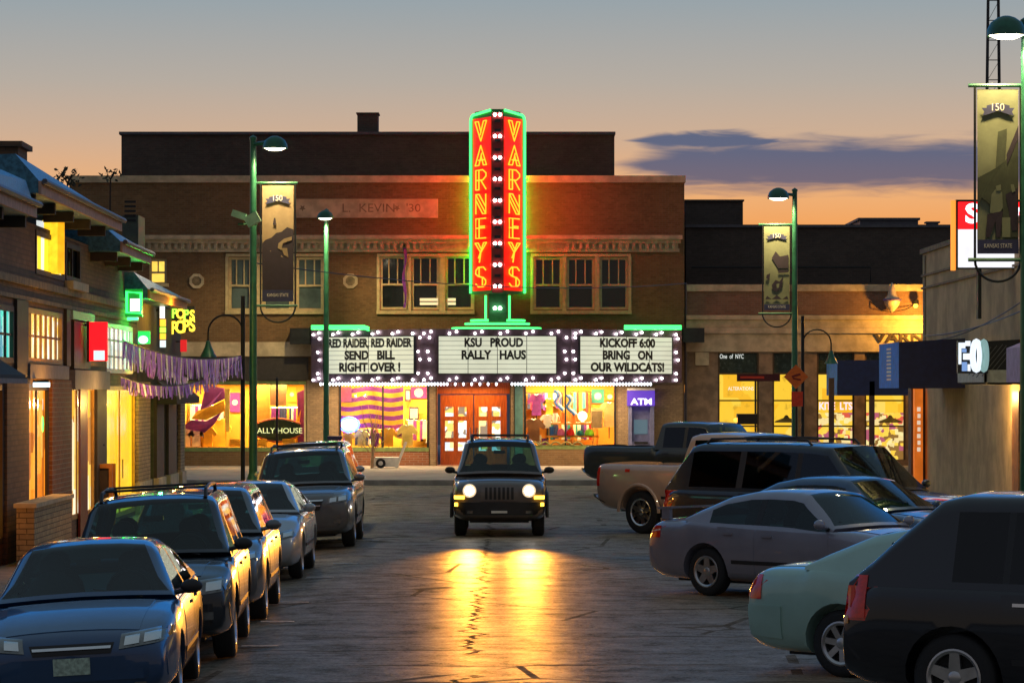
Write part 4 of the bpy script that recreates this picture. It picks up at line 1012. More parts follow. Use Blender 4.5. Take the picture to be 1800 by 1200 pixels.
for i in range(18): zz = z1-.3-i*(z1-z0-.4)/17.5; b.box(cx-.10, cx+.10, yf-.035, yf-.002, zz-.05, zz+.05)
b.build('lamp_sockets', STEEL, vs)
b = MB(); b.box(cx-nw+.01, cx+nw-.01, yf-.012, yf-.0015, z0+.02, z1-.02); b.build('centre_strip', M('dark_red_enamel', (.22, .018, .016), .4), vs)

# ---- cash machine
am = thing('cash_machine', 'purple cash machine kiosk lettered ATM in the pier beside the right display window', 'cash machine', (TX(1126), DT-.3, .15))
PURP = M('purple_panel', (.10, .06, .34), .4)
b = MB(xf_t); b.box(TX(1104), TX(1110), -.40, -.052, .15, TZ(712)); b.box(TX(1142), TX(1149), -.40, -.052, .15, TZ(712)); b.box(TX(1110)+.001, TX(1142)-.001, -.10, -.053, .15, TZ(712)); b.box(TX(1110)+.001, TX(1142)-.001, -.36, -.101, .15, 1.0); b.build('kiosk_frame', M('kiosk_paint', (.16, .18, .34), .4), am)
PSIGN = E('kiosk_sign_light', (.12, .05, .55), .5)
b = MB(xf_t); b.box(TX(1102), TX(1150), -.46, -.053, TZ(713), TZ(686)); sg = b.build('sign_header', PSIGN, am)
text('lettering', 'ATM', E('white_sign_letters', (.9, .9, 1), 1.1), (TX(1126), DT-.463, TZ(706)), ux, uz, .30, sg, 1.2, .006, bold=.008)
b = MB(xf_t); b.box(TX(1102), TX(1150), -.47, -.053, TZ(686)+.002, TZ(682)); b.build('top_cap', WHITE, am)
b = MB(xf_t); b.box(TX(1114), TX(1138), -.12, -.103, 1.25, 1.75); b.build('screen', E('machine_screen', (.08, .14, .18), .5), am)
b = MB(xf_t); b.box(TX(1114), TX(1138), -.45, -.361, .92, .99); b.build('keypad_shelf', STEEL, am)

# ---- goods in the display windows
FAB = lambda n, c: M('cloth_'+n, c, .85, var=.15, scale=4)
PUR, GOLD, LAV, WH = FAB('purple', (.20, .03, .30)), FAB('gold', (.80, .42, .04)), FAB('lavender', (.60, .50, .66)), FAB('white', (.80, .78, .72))
def shirt(name, lab, px, py0, py1, mat, Y=DT+.75, wide=1.0, group=None, cat='shirt'):
    z0, z1 = PZ(py1, Y), PZ(py0, Y); x = PX(px, Y); h = z1-z0; w = h*.36*wide
    t_ = thing(name, lab, cat, (x, Y, z0), group=group)
    b = MB(); prof = [(-w*.62, 0), (w*.62, 0), (w*.60, h*.62), (w*1.05, h*.50), (w*1.22, h*.66), (w*.62, h*.97), (w*.22, h), (0, h*.94), (-w*.22, h), (-w*.62, h*.97), (-w*1.22, h*.66), (-w*1.05, h*.50), (-w*.60, h*.62)]
    b.prism([(x+p, Y-.10, z0+q) for p, q in prof], (0, .20, 0)); b.build('shirt_body', mat, t_)
    b = MB(); b.tube([(x-w*.22, Y-.11, z1-h*.01), (x, Y-.125, z1-h*.07), (x+w*.22, Y-.11, z1-h*.01)], .02, 5); b.build('collar', WH, t_)
    b = MB(); b.bar((x, Y+.12, z0-.4), (x, Y+.12, z1+.02), .02); b.build('stand', STEEL, t_)
    return t_
def cloth(name, lab, cat, polys, Y, group=None):
    z = min(PZ(p[1], Y) for m, P_ in polys for p in P_); x = sum(PX(p[0], Y) for p in polys[0][1])/len(polys[0][1])
    t_ = thing(name, lab, cat, (x, Y, z), group=group)
    for i, (m, P_) in enumerate(polys):
        b = MB(); b.prism([(PX(p[0], Y), Y+.012*math.sin(p[0]*.13)+(-.006*i), PZ(p[1], Y)) for p in P_], (0, .03, 0)); b.build('cloth_panel', m, t_)
    return t_
cloth('hanging_flag', 'purple and gold banner draped diagonally in the left display window', 'flag', [(PUR, [(362, 676), (394, 682), (396, 700), (372, 712), (350, 728)]), (GOLD, [(394, 703), (396, 722), (362, 738), (336, 736), (346, 722), (370, 714)]), (PUR, [(390, 724), (378, 744), (360, 760), (318, 752), (336, 738), (362, 740)])], DT+.55)
for i, (px, lab) in enumerate(((328, 'pale lavender shirt on a stand, left of the other lavender shirt'), (345, 'pale lavender shirt on a stand beside the gold shirts'))): shirt('display_shirt', lab, px, 752, 785, LAV, group='pale shirts in the left window')
shirt('display_shirt', 'short gold shirt under the purple banner in the left window', 366, 750, 785, GOLD, group='gold shirts in the left window')
shirt('display_shirt', 'tall gold shirt beside the banner in the left window', 385, 735, 785, GOLD, DT+1.0, group='gold shirts in the left window')
cloth('hanging_banner', 'narrow pale yellow banner hanging next to the window mullion', 'banner', [(FAB('pale_yellow', (.85, .72, .25)), [(395, 682), (404, 682), (403, 758), (396, 758)])], DT+.5)
cloth('hanging_banner', 'wide orange paper banner behind the dark lamp post', 'banner', [(FAB('orange', (.75, .20, .03)), [(448, 676), (474, 676), (474, 742), (448, 742)])], DT+.9)
cloth('hanging_banner', 'brown banner above the arched wooden sign', 'banner', [(FAB('brown', (.30, .14, .07)), [(474, 676), (504, 676), (503, 712), (475, 712)])], DT+.7)
cloth('hanging_banner', 'purple curtain strip at the right end of the left display window', 'banner', [(PUR, [(522, 690), (536, 684), (536, 783), (524, 783)]), (GOLD, [(520, 742), (529, 720), (527, 740), (518, 756)])], DT+.6)
rh = thing('arched_shop_sign', 'dark arched board with pale letters standing in the left display window', 'sign', (PX(488, DT+.45), DT+.45, TZ(783)))
b = MB(); b.prism([(PX(448+80*k/12, DT+.45), DT+.45, PZ(746-9*math.sin(math.pi*k/12), DT+.45)) for k in range(13)]+[(PX(528, DT+.45), DT+.45, PZ(765, DT+.45)), (PX(488, DT+.45), DT+.45, PZ(778, DT+.45)), (PX(448, DT+.45), DT+.45, PZ(765, DT+.45))], (0, .05, 0)); bd = b.build('board', M('dark_green_board', (.03, .05, .02), .5), rh)
text('lettering', 'RALLY HOUSE', E('pale_letters', (.9, .95, .45), .7), (PX(488, DT+.45), DT+.444, PZ(757, DT+.45)), ux, uz, .27, bd, 1.02, .005)
b = MB()
b.tube([(PX(448+80*k/12, DT+.45), DT+.43, PZ(744-9*math.sin(math.pi*k/12), DT+.45)) for k in range(13)], .035, 6); b.tube([(PX(448+80*k/12, DT+.45), DT+.43, PZ(765+11*math.sin(math.pi*k/12), DT+.45)) for k in range(13)], .035, 6); b.build('red_rim', M('red_brown_rim', (.35, .06, .02), .5), rh)
for px, lab in ((415, 'small stack of folded gold cloth on the left window floor near mullion'), (458, 'folded gold shirts below the arched sign, left pile'), (508, 'folded gold shirts below the arched sign, right pile')):
    b = MB(); Y = DT+.45; x = PX(px, Y); z = TZ(785)
    for k in range(4): b.box(x-.22, x+.22, Y-.14, Y+.14, z+.07*k, z+.07*k+.06)
    tag(b.build('folded_shirts', GOLD), lab, 'clothes', 'folded shirts on the window floors')
# racks of clothes at the back of the display rooms
def rack(lab, px0, px1, py0, py1, cols, Y):
    x0, x1, z0, z1 = PX(px0, Y), PX(px1, Y), PZ(py1, Y), PZ(py0, Y)
    t_ = thing('clothes_rack', lab, 'clothes rack', ((x0+x1)/2, Y, z0), group='clothes racks in the display windows')
    b = MB(); b.bar((x0-.05, Y, z1), (x1+.05, Y, z1), .02); b.bar((x0-.05, Y, z0-.3), (x0-.05, Y, z1), .02); b.bar((x1+.05, Y, z0-.3), (x1+.05, Y, z1), .02); b.build('rail', CHROME, t_)
    k, i = x0+.03, 0
    while k < x1-.04:
        w = random.uniform(.06, .11); h = (z1-z0)*random.uniform(.72, 1.0); m = cols[random.randrange(len(cols))]
        b = MB(); b.prism([(k, Y-.2, z1-.03), (k+w, Y-.2, z1-.03), (k+w*1.1, Y-.24, z1-h), (k-w*.1, Y-.24, z1-h)], (0, .40, 0)); b.build('garment', m, t_); k += w+.012
random.seed(21)
ORC, RDC, BLC, TLC = FAB('orange', (.75, .20, .03)), FAB('red', (.65, .02, .02)), FAB('navy', (.03, .04, .16)), FAB('teal', (.03, .22, .25))
rack('rack of gold and purple clothes behind the diagonal banner', 334, 392, 712, 752, [GOLD, PUR, WH, LAV], DT+1.35)
rack('rack of purple and white clothes behind the arched sign', 476, 534, 716, 760, [PUR, WH, GOLD, BLC], DT+1.35)
rack('rack of clothes right of the striped flag, below the framed pictures', 716, 752, 738, 780, [PUR, GOLD, WH], DT+1.3)
rack('low rack of clothes under the striped flag', 602, 668, 754, 784, [PUR, GOLD, LAV, BLC], DT+1.2)
rack('rack of bright clothes high at the left of the right window', 926, 986, 690, 722, [ORC, RDC, BLC, WH, PUR], DT+1.4)
rack('rack of dark and bright clothes right of the blue scarves', 1006, 1036, 688, 728, [TLC, BLC, RDC, GOLD], DT+1.4)
rack('low rack of mixed clothes behind the orange shelf', 966, 1040, 742, 776, [ORC, RDC, BLC, WH, TLC, PUR], DT+1.2)
for px0, px1, py0, py1, m, lab in ((404, 422, 690, 724, PUR, 'purple poster at the back of the left window near mullion'), (506, 520, 680, 706, GOLD, 'gold poster above the clothes rack in the left window'), (722, 750, 680, 700, PUR, 'purple pennant poster high at the right of the middle window'), (1040, 1062, 684, 708, TLC, 'teal poster above the brown box in the right window'), (1064, 1080, 690, 704, ORC, 'orange poster above the cream robe')):
    Y = DT+1.66; t_ = thing('wall_poster', lab, 'poster', (PX((px0+px1)/2, Y), Y, PZ(py1, Y)), group='posters in the display windows')
    b = MB(); b.box(PX(px0, Y), PX(px1, Y), Y-.02, Y+.02, PZ(py1, Y), PZ(py0, Y)); b.build('poster_sheet', m, t_)
    b = MB(); b.lathe([(0, 0), (.5*(PX(px1, Y)-PX(px0, Y))*.55, .001), (0, .002)], (PX((px0+px1)/2, Y), Y-.021, PZ((py0+py1)/2, Y)), (0, -1, 0), 16); b.build('emblem', WH, t_)
# striped flag window
Y = DT+.62; fl = thing('striped_flag', 'large purple and yellow striped flag spread across the middle display window', 'flag', (PX(652, Y), Y, PZ(752, Y)))
for i in range(9):
    a = 681+i*8; m = (GOLD if i % 2 else PUR)
    b = MB(); n_ = 14
    for k in range(n_):
        q = [(594+115*j/n_, yy_+2.2*math.sin(j*.7)) for j, yy_ in ((k, a), (k+1, a), (k+1, a+8), (k, a+8))]
        b.face([(PX(p, Y), Y+.03*math.sin(p*.16), PZ(r, Y)) for p, r in q])
    b.build('stripe', m, fl, True)
b = MB(); b.box(PX(594, Y), PX(618, Y), Y-.06, Y-.045, PZ(706, Y), PZ(680, Y)); b.build('canton', FAB('pink_purple', (.45, .12, .40)), fl)
PICF = M('picture_frame', (.05, .02, .06), .5)
for (a, c, e, f, lab) in ((712, 722, 684, 705, 'small dark framed picture high beside the striped flag'), (719, 736, 715, 738, 'square framed team picture on the gold wall'), (734, 744, 752, 775, 'narrow purple framed picture low by the window frame')):
    Y = DT+1.5; t_ = thing('framed_picture', lab, 'picture', (PX((a+c)/2, Y), Y, PZ(f, Y)), group='framed pictures in the middle window')
    b = MB(); b.box(PX(a, Y), PX(c, Y), Y-.03, Y+.03, PZ(f, Y), PZ(e, Y)); b.build('frame', PICF, t_)
    b = MB(); b.box(PX(a+2, Y), PX(c-2, Y), Y-.04, Y-.031, PZ(f-3, Y), PZ(e+3, Y)); b.build('print', FAB('grey_print', (.5, .45, .5)), t_)
ov = thing('oval_neon_sign', 'glowing white oval sign with blue edge in the middle window', 'sign', (PX(613, DT+.3), DT+.3, PZ(756, DT)))
b = MB(); Y = DT+.3; b.prism([(PX(614, Y)+.29*math.cos(k*math.pi/12), Y, PZ(746, Y)+.20*math.sin(k*math.pi/12)) for k in range(24)], (0, .06, 0)); b.build('lit_panel', E('white_oval_light', (.75, .85, 1.0), 2.2), ov)
b = MB(); b.tube([(PX(614, Y)+.34*math.cos(k*math.pi/12), Y-.02, PZ(746, Y)+.25*math.sin(k*math.pi/12)) for k in range(24)], .028, 6, True); b.build('neon_ring', E('blue_neon', (.05, .10, 1.0), 7), ov, True)
b = MB(); b.ball((PX(596.5, Y)+.03, Y-.03, PZ(748, Y)), .05, .03, .07); b.build('pink_dot', E('magenta_neon', (1.0, .02, .45), 4), ov, True)
for px, py, r, m, lab in ((704, 760, .24, PUR, 'purple helmet on the shelf of the middle window'),):
    Y = DT+.7; t_ = thing('helmet', lab, 'helmet', (PX(px, Y), Y, PZ(py, Y)-r)); b = MB(); b.ball((PX(px, Y), Y, PZ(py, Y)), r, r, r*.9, 14, 8); b.build('shell', M('purple_gloss', (.30, .05, .34), .25, coat=1), t_, True)
    b = MB(); b.tube([(PX(px, Y)-.2, Y-.12, PZ(py, Y)-.12), (PX(px, Y)-.1, Y-.27, PZ(py, Y)-.14), (PX(px, Y)+.1, Y-.27, PZ(py, Y)-.14), (PX(px, Y)+.2, Y-.12, PZ(py, Y)-.12)], .015, 5); b.build('face_guard', WH, t_, True)
for px, y0, y1, m, lab in ((683, 752, 784, GOLD, 'gold shirt in front of the purple helmet'), (716, 746, 784, FAB('pale_yellow', (.85, .72, .25)), 'pale yellow shirt right of the helmet'), (612, 760, 784, GOLD, 'gold shirt below the oval sign'), (636, 756, 784, FAB('pale_yellow', (.85, .72, .25)), 'pale yellow shirt between oval sign and tree'), (660, 760, 784, PUR, 'purple shirt behind the bare sapling')):
    shirt('display_shirt', lab, px, y0, y1, m, DT+.5, 1.15, 'shirts in the middle window')
# right display window
shirt('display_shirt', 'purple shirt on a dummy at the left of the right display window', 943, 692, 730, PUR, group='shirts in the right window')
shirt('display_shirt', 'gold shirt beside the purple one in the right window', 966, 700, 728, GOLD, group='shirts in the right window')
shirt('display_shirt', 'white shirt below the gold one in the right window', 962, 728, 752, WH, DT+.6, 1.3, group='shirts in the right window')
shirt('display_shirt', 'brown hooded top at the bottom left of the right window', 938, 735, 775, FAB('brown', (.30, .14, .07)), DT+.5, 1.2, group='shirts in the right window')
shirt('display_shirt', 'long cream robe at the far right of the right window', 1071, 706, 750, FAB('cream', (.8, .62, .3)), group='shirts in the right window')
BLU = FAB('blue', (.03, .12, .45))
for px, py, lab in ((980, 700, 'short blue scarf hung left of the mullion'), (1001, 708, 'long blue and white scarf hung right of the mullion')):
    Y = DT+.4; t_ = thing('hanging_scarf', lab, 'scarf', (PX(px, Y), Y, PZ(py+22, Y)), group='scarves in the right window'); pts = [(PX(px-6+5*math.sin(k*1.1), Y)+.03*k, Y, PZ(py-14+k*5, Y)) for k in range(8)]
    b = MB(); b.tube(pts, .05, 6); b.build('scarf', BLU, t_, True); b = MB(); b.tube([(p[0]+.09, p[1]+.02, p[2]) for p in pts], .035, 6); b.build('scarf_stripe', WH, t_, True)
bx = thing('cardboard_box', 'large plain brown box standing in the right display window', 'box', (PX(1049, DT+.6), DT+.6, PZ(752, DT+.6))); Y = DT+.6
b = MB(); b.box(PX(1039, Y), PX(1059, Y), Y-.2, Y+.2, PZ(752, Y), PZ(722, Y)); b.build('carton', FAB('cardboard', (.38, .26, .14)), bx); b = MB(); b.box(PX(1040, Y), PX(1058, Y), Y-.15, Y+.15, PZ(721.8, Y), PZ(717, Y)); b.build('top_tray', FAB('cream', (.8, .62, .3)), bx)
sh_ = thing('display_shelf', 'long orange display shelf with two boards in the right window', 'shelf', (PX(1005, DT+.6), DT+.6, TZ(782)))
for py, a, c in ((743, 968, 1040), (765, 958, 1052)):
    Y = DT+.6; b = MB(); b.box(PX(a, Y), PX(c, Y), Y-.25, Y+.25, PZ(py+3, Y), PZ(py, Y)); b.build('shelf_board', FAB('orange_board', (.7, .28, .03)), sh_)
for px in (960, 1005, 1050): b = MB(); b.box(PX(px, Y)-.02, PX(px, Y)+.02, Y+.2, Y+.24, TZ(783), PZ(740, Y)); b.build('leg', FAB('orange_board', (.7, .28, .03)), sh_)
GO = [('red', (.65, .02, .02)), ('green', (.25, .60, .03)), ('pink', (.6, .15, .40)), ('white', (.8, .78, .72)), ('teal', (.03, .22, .25)), ('purple', (.20, .03, .30)), ('orange', (.75, .20, .03)), ('blue', (.03, .12, .45))]
Y = DT+.5
for i, (px, base, w_, h_, ci, kind) in enumerate(((986, 765, .26, .26, 2, 'cap'), (1003, 765, .28, .26, 0, 'cap'), (1020, 765, .24, .2, 4, 'cap'), (1036, 765, .34, .24, 1, 'cap'), (970, 765, .2, .3, 7, 'mug'), (976, 743, .2, .34, 3, 'mug'), (990, 743, .22, .36, 6, 'mug'), (1008, 743, .22, .30, 6, 'mug'), (1024, 743, .36, .40, 3, 'lampshade'), (948, 783, .16, .36, 3, 'mug'), (956, 783, .18, .25, 5, 'mug'))):
    nm, c = GO[ci]; x = PX(px, Y); z = PZ(base, Y) if base < 780 else TZ(783); m = FAB(nm, c)
    lab = '%s %s on the %s in the right display window' % (nm, {'cap': 'cap', 'mug': 'drinking mug', 'lampshade': 'round glass lamp'}[kind], {743: 'upper shelf board', 765: 'lower shelf board', 783: 'window floor'}[base])
    if i == 7: lab = 'second orange drinking mug, right of the mullion on the upper board'
    t_ = thing({'cap': 'baseball_cap', 'mug': 'drinking_mug', 'lampshade': 'table_lamp'}[kind], lab, {'cap': 'cap', 'mug': 'mug', 'lampshade': 'lamp'}[kind], (x, Y, z), group='small goods in the right window' if kind != 'lampshade' else None)
    b = MB()
    if kind == 'cap': b.lathe([(w_*.5, 0), (w_*.5, h_*.35), (w_*.36, h_*.8), (0, h_)], (x, Y, z), seg=14); b.build('crown', m, t_, True); b = MB(); b.prism([(x-w_*.4, Y-w_*.35, z+.01), (x+w_*.4, Y-w_*.35, z+.01), (x+w_*.25, Y-w_*.95, z+.01), (x-w_*.25, Y-w_*.95, z+.01)], (0, 0, .02)); b.build('peak', m, t_)
    elif kind == 'mug': b.lathe([(w_*.4, 0), (w_*.42, h_*.5), (w_*.45, h_), (w_*.38, h_), (w_*.36, .03), (0, .03)], (x, Y, z), seg=14); b.build('cup', m, t_, True); b = MB(); b.tube([(x+w_*.40, Y, z+h_*.2), (x+w_*.7, Y, z+h_*.3), (x+w_*.7, Y, z+h_*.65), (x+w_*.42, Y, z+h_*.8)], .02, 5); b.build('handle', m, t_, True)
    else: b.ball((x, Y, z+.24), .17, seg=12, ring=8); b.build('globe', E('warm_globe', (1, .85, .45), 2.5), t_, True); b = MB(); b.lathe([(.1, 0), (.1, .03), (.04, .08), (0, .08)], (x, Y, z), seg=12); b.build('base', CHROME, t_, True)
b = MB(); k = 930
while k < 1025:
    b.tube([(PX(k, DT-.05), DT-.07, TZ(782)), (PX(k+4, DT), DT-.09, TZ(778)), (PX(k+9, DT), DT-.09, TZ(776)), (PX(k+14, DT), DT-.09, TZ(778)), (PX(k+18, DT), DT-.07, TZ(782))], .03, 6); k += 19
tag(b.build('swag_garland', M('swag_green', (.20, .20, .07), .8)), 'scalloped garland along the sill of the right display window', 'garland')

# ---- white hand cart, bare sapling, litter bin on the theatre pavement
ct = thing('hand_cart', 'low white hand cart with black wheel and slanted handle on the pavement', 'cart', (PX(682, 105.5), 105.5, .15))
Y = 105.5; xx = lambda p: PX(p, Y); zz = lambda p: PZ(p, Y)
b = MB(); b.prism([(xx(657), Y-.3, zz(820)), (xx(700), Y-.3, zz(820)), (xx(704), Y-.3, zz(803)), (xx(660), Y-.3, zz(803)), (xx(655), Y-.3, zz(810))], (0, .7, 0)); b.build('cart_body', WHITE, ct)
b = MB(); b.obox((xx(704), Y-.32, zz(802)), (.38, 0, 1), (0, 1, 0), (1, 0, -.38), 1.05, .08, .07); b.obox((xx(704), Y+.42, zz(802)), (.38, 0, 1), (0, 1, 0), (1, 0, -.38), 1.05, .08, .07); b.build('handle', WHITE, ct)
for yy_ in (Y-.36, Y+.46):
    b = MB(); b.lathe([(0, -.05), (.13, -.05), (.165, -.03), (.165, .03), (.13, .05), (.08, .03), (0, .03)], (xx(670), yy_, .15+.165), (0, -1, 0), 20); w_ = b.build('wheel', RUB, ct, True)
    b = MB(); b.lathe([(0, .065), (.07, .06), (.08, .04)], (xx(670), yy_, .315), (0, -1, 0), 16); b.build('hub', WHITE, w_, True)
tr = thing('bare_sapling', 'leafless young street tree growing behind the white hand cart', 'tree', (PX(654, 105), 105, .15)); Y = 105
b = MB(); random.seed(5)
b.tube([(PX(654, Y), Y, .1), (PX(655, Y)+.01, Y, .9), (PX(654, Y), Y+.02, 1.5)], [.06, .045, .035], 7); b.build('trunk', M('pale_bark', (.42, .28, .16), .9), tr, True)
b = MB()
for k in range(14):
    a = random.uniform(0, 6.28); h0 = random.uniform(.5, 1.4); L_ = random.uniform(.5, 1.1); sp_ = random.uniform(.15, .42)
    p0 = Vector((PX(654.5, Y), Y, h0)); p1 = p0+Vector((math.cos(a)*sp_, math.sin(a)*sp_, L_*.6)); p2 = p1+Vector((math.cos(a+.4)*sp_*.4, math.sin(a+.4)*sp_*.4, L_*.5)); b.tube([p0, p1, p2], [.018, .012, .005], 5)
b.build('branches', M('pale_bark', (.42, .28, .16), .9), tr, True)
bn = thing('litter_bin', 'dark blue square litter bin on the pavement beside the small lamp post', 'bin', (PX(588, 104), 104, .15)); Y = 104
b = MB(); b.box(PX(577, Y), PX(600, Y), Y-.2, Y+.25, .15, PZ(771, Y)); b.build('bin_body', M('bin_blue', (.02, .02, .09), .4), bn); b = MB(); b.box(PX(576, Y), PX(601, Y), Y-.23, Y+.28, PZ(771, Y)+.002, PZ(766, Y)); b.build('lid', M('bin_blue', (.02, .02, .09), .4), bn)
# ---------------------------------------------------------------- neighbour building, right of the theatre
nb_ = thing('stone_front_shop', 'low stone and brick shop right of the theatre with yellow lit windows', 'building', (TX(1410), DT+5, .15))
DN = DT+.25; NX = lambda px: PX(px, DN); NZ = lambda py: PZ(py, DN)
xf_n = lambda u, w, v: (u, DN+w, v)
NXR = 23.0
bays = [(1262, 1334), (1358, 1402), (1436, 1502), (1520, 1592), (1612, 1670), (1690, 1760)]
b = MB(xf_n); b.wall(NX(1206), NXR, 0, NZ(553), [(NX(a), NX(c), .35, NZ(620)) for a, c in bays], .3); b.build('lower_wall', M('brown_stone', (.24, .17, .11), .85, var=.3, scale=3, bump=.3), nb_)
b = MB(xf_n); b.box(NX(1206), NXR, -.10, -.002, NZ(618), NZ(586)); b.box(NX(1206), NXR, -.20, -.101, NZ(586)+.002, NZ(576)); b.box(NX(1206), NXR, -.12, -.002, NZ(575.6), NZ(562)); b.box(NX(1206), NXR, -.22, -.002, NZ(561.6), NZ(554)); b.build('stone_fascia', STONE, nb_)
b = MB(xf_n); b.box(NX(1206), NXR, .0, 8, NZ(553)+.003, NZ(512)); b.build('parapet_brick', BR_N, nb_)
b = MB(xf_n); b.box(NX(1204), NXR, -.08, .5, NZ(512)+.003, NZ(500)); b.build('parapet_coping', STONE, nb_)
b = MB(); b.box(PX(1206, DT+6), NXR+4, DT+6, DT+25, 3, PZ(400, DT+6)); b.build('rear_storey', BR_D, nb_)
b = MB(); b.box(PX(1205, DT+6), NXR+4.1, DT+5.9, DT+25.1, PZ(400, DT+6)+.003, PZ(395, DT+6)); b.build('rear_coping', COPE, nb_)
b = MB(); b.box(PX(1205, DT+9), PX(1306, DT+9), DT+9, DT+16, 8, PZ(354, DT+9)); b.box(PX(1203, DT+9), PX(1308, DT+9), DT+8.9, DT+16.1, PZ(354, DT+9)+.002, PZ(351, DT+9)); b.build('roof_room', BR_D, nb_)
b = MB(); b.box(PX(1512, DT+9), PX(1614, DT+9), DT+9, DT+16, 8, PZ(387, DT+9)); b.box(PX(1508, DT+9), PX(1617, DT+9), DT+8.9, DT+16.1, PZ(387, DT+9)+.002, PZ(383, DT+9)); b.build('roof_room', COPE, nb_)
for px, w_, h_ in ((1640, .4, .02),):
    b = MB(); x_ = PX(px, DT+8); zr_ = PZ(400, DT+6); b.box(x_-w_/2, x_+w_/2, DT+8, DT+8.5, zr_-.1, zr_+.25+h_); b.box(x_-w_/2-.06, x_+w_/2+.06, DT+7.94, DT+8.56, zr_+.252+h_, zr_+.31+h_); b.build('roof_vent', COPE, nb_)
b = MB(); b.tube([(PX(1215, DT+5.8), DT+5.75, PZ(470, DT+6)), (PX(1530, DT+5.8), DT+5.75, PZ(470, DT+6)), (PX(1530, DT+5.8), DT+5.75, PZ(497, DT+6))], .03, 6); b.build('roof_conduit', STEEL, nb_)
b = MB(xf_n); b.tube([(NX(1204)+.03, -.06, NZ(498)), (NX(1204)+.03, -.06, .2)], .045, 8); b.build('downpipe', COPE, nb_)
b = MB(xf_n); b.box(NX(1222), NX(1246), -.13, -.003, NZ(642), NZ(619)); b.build('wall_cabinet', STONE, nb_)
SHOPW = lit_window('yellow_shop_window', [(1.0, .60, .035), (1.0, .66, .06), (.95, .50, .02), (1.0, .70, .12), (1, .60, .04)], .58, 1.1, .8, 2)
SHOPG = lit_window('yellow_shop_goods', [(1.0, .62, .06), (.95, .80, .35), (.70, .10, .06), (1.0, .66, .08), (.28, .14, .03), (.9, .7, .3), (.45, .10, .16)], .62, 6, 6, 5)
TRANS = M('green_grey_transom', (.035, .055, .042), .25, var=.3)
BRN = M('brown_window_frame', (.07, .045, .02), .5)
for i, (a, c) in enumerate(bays):
    x0, x1, z1_ = NX(a), NX(c), NZ(620)
    b = MB(xf_n); b.box(x0, x0+.06, .06, .2, .35, z1_); b.box(x1-.06, x1, .06, .2, .35, z1_); b.box(x0+.06, x1-.06, .06, .2, NZ(658), NZ(655)); b.box(x0+.06, x1-.06, .07, .2, NZ(705), NZ(702.5)); b.box(x0+.06, x1-.06, .07, .2, NZ(750), NZ(747.5)); f = b.build('window', BRN, nb_)
    b = MB(xf_n); b.box(x0+.01, x1-.01, .21, .23, NZ(656), z1_-.01); b.build('transom_pane', TRANS, f)
    b = MB(xf_n); b.box(x0+.01, x1-.01, .21, .23, NZ(725) if i in (2, 3) else .36, NZ(657)); b.build('pane', SHOPW, f)
    if i in (2, 3): b = MB(xf_n); b.box(x0+.01, x1-.01, .21, .23, .36, NZ(725)-.002); b.build('pane', SHOPG, f)
text('lettering', 'One  of  NYC', E('white_glow_letters', (.85, .9, .85), .55), (NX(1287), DN+.195, NZ(626.5)), ux, uz, .22, nb_, width=NX(1308)-NX(1266), depth=.004)  # these letters and the next are given a glow to read bright
text('lettering', 'ALTERATIONS', E('white_glow_letters', (.85, .9, .85), .55), (NX(1303), DN+.19, NZ(683)), ux, uz, .18, nb_, width=NX(1326)-NX(1281), depth=.004)
text('lettering', 'KITE  LTS', E('pink_shop_letters', (1.0, .55, .60), .9), (NX(1470), DN+.19, NZ(714)), ux, uz, .36, nb_, width=NX(1500)-NX(1442), depth=.006, bold=.01)
text('wall_lettering', "VARNEY'S", M('dark_bronze_letters', (.05, .035, .02), .5), (NX(1536), DN-.13, NZ(594)), ux, uz, .44, nb_, 1.5, .03, 'LEFT', .012)
for k, (px, w_) in enumerate(((1381, 20), (1470, 0), (1563, 22))):
    if not w_: continue
    t_ = thing('pendant_lampshade', ('dark wide pendant lampshade in the lit window behind the orange signs' if k == 0 else 'dark wide pendant lampshade in the lit window beside the blue awning'), 'lamp', (NX(px), DN-.3, NZ(744)), group='dark lampshades before the yellow windows')
    b = MB(); b.lathe([(0, .26), (.05, .24), (.10, .16), (.40, .04), (.41, 0), (.36, 0), (0, .05)], (NX(px), DN-.3, NZ(742)), seg=20); b.build('shade', M('dark_olive_shade', (.03, .035, .02), .5), t_, True)
    b = MB(); b.bar((NX(px), DN-.3, NZ(742)+.2), (NX(px), DN-.3, NZ(735)), .015); b.build('stem', STEEL, t_)
orn = thing('wall_lantern', 'small pale hanging lantern ornament on the brick parapet right of the banner', 'lantern', (NX(1566), DN-.4, NZ(550)))
b = MB(); b.lathe([(0, 0), (.10, .10), (.26, .30), (.30, .48), (.16, .62), (.13, .78), (.05, 1.0), (0, 1.08)], (NX(1566), DN-.35, NZ(551)), seg=10); b.build('body', M('pale_lantern_metal', (.50, .42, .32), .5, .2), orn, True)
b = MB(); b.lathe([(.31, .42), (.33, .46), (.31, .5)], (NX(1566), DN-.35, NZ(551)), seg=12); b.build('band', M('violet_band', (.12, .08, .25), .5), orn, True)
b = MB(); b.tube([(NX(1530), DN-.02, NZ(530)), (NX(1548), DN-.3, NZ(546)), (NX(1566), DN-.35, NZ(549)), (NX(1590), DN-.3, NZ(544)), (NX(1606), DN-.02, NZ(536))], .015, 5); b.build('bracket', STEEL, orn)
wl_ = thing('wall_floodlight', 'orange glowing wall lamp high beside the stucco corner', 'lamp', (NX(1607), DN-.4, NZ(540)))
b = MB(); b.lathe([(0, .16), (.10, .14), (.12, 0), (.10, 0), (0, .02)], (NX(1607), DN-.4, NZ(535)), seg=12); b.build('hood', STEEL, wl_, True)
b = MB(); b.ball((NX(1607), DN-.4, NZ(538)), .08); b.build('bulb', E('orange_bulb', (1.0, .40, .03), 4), wl_, True)
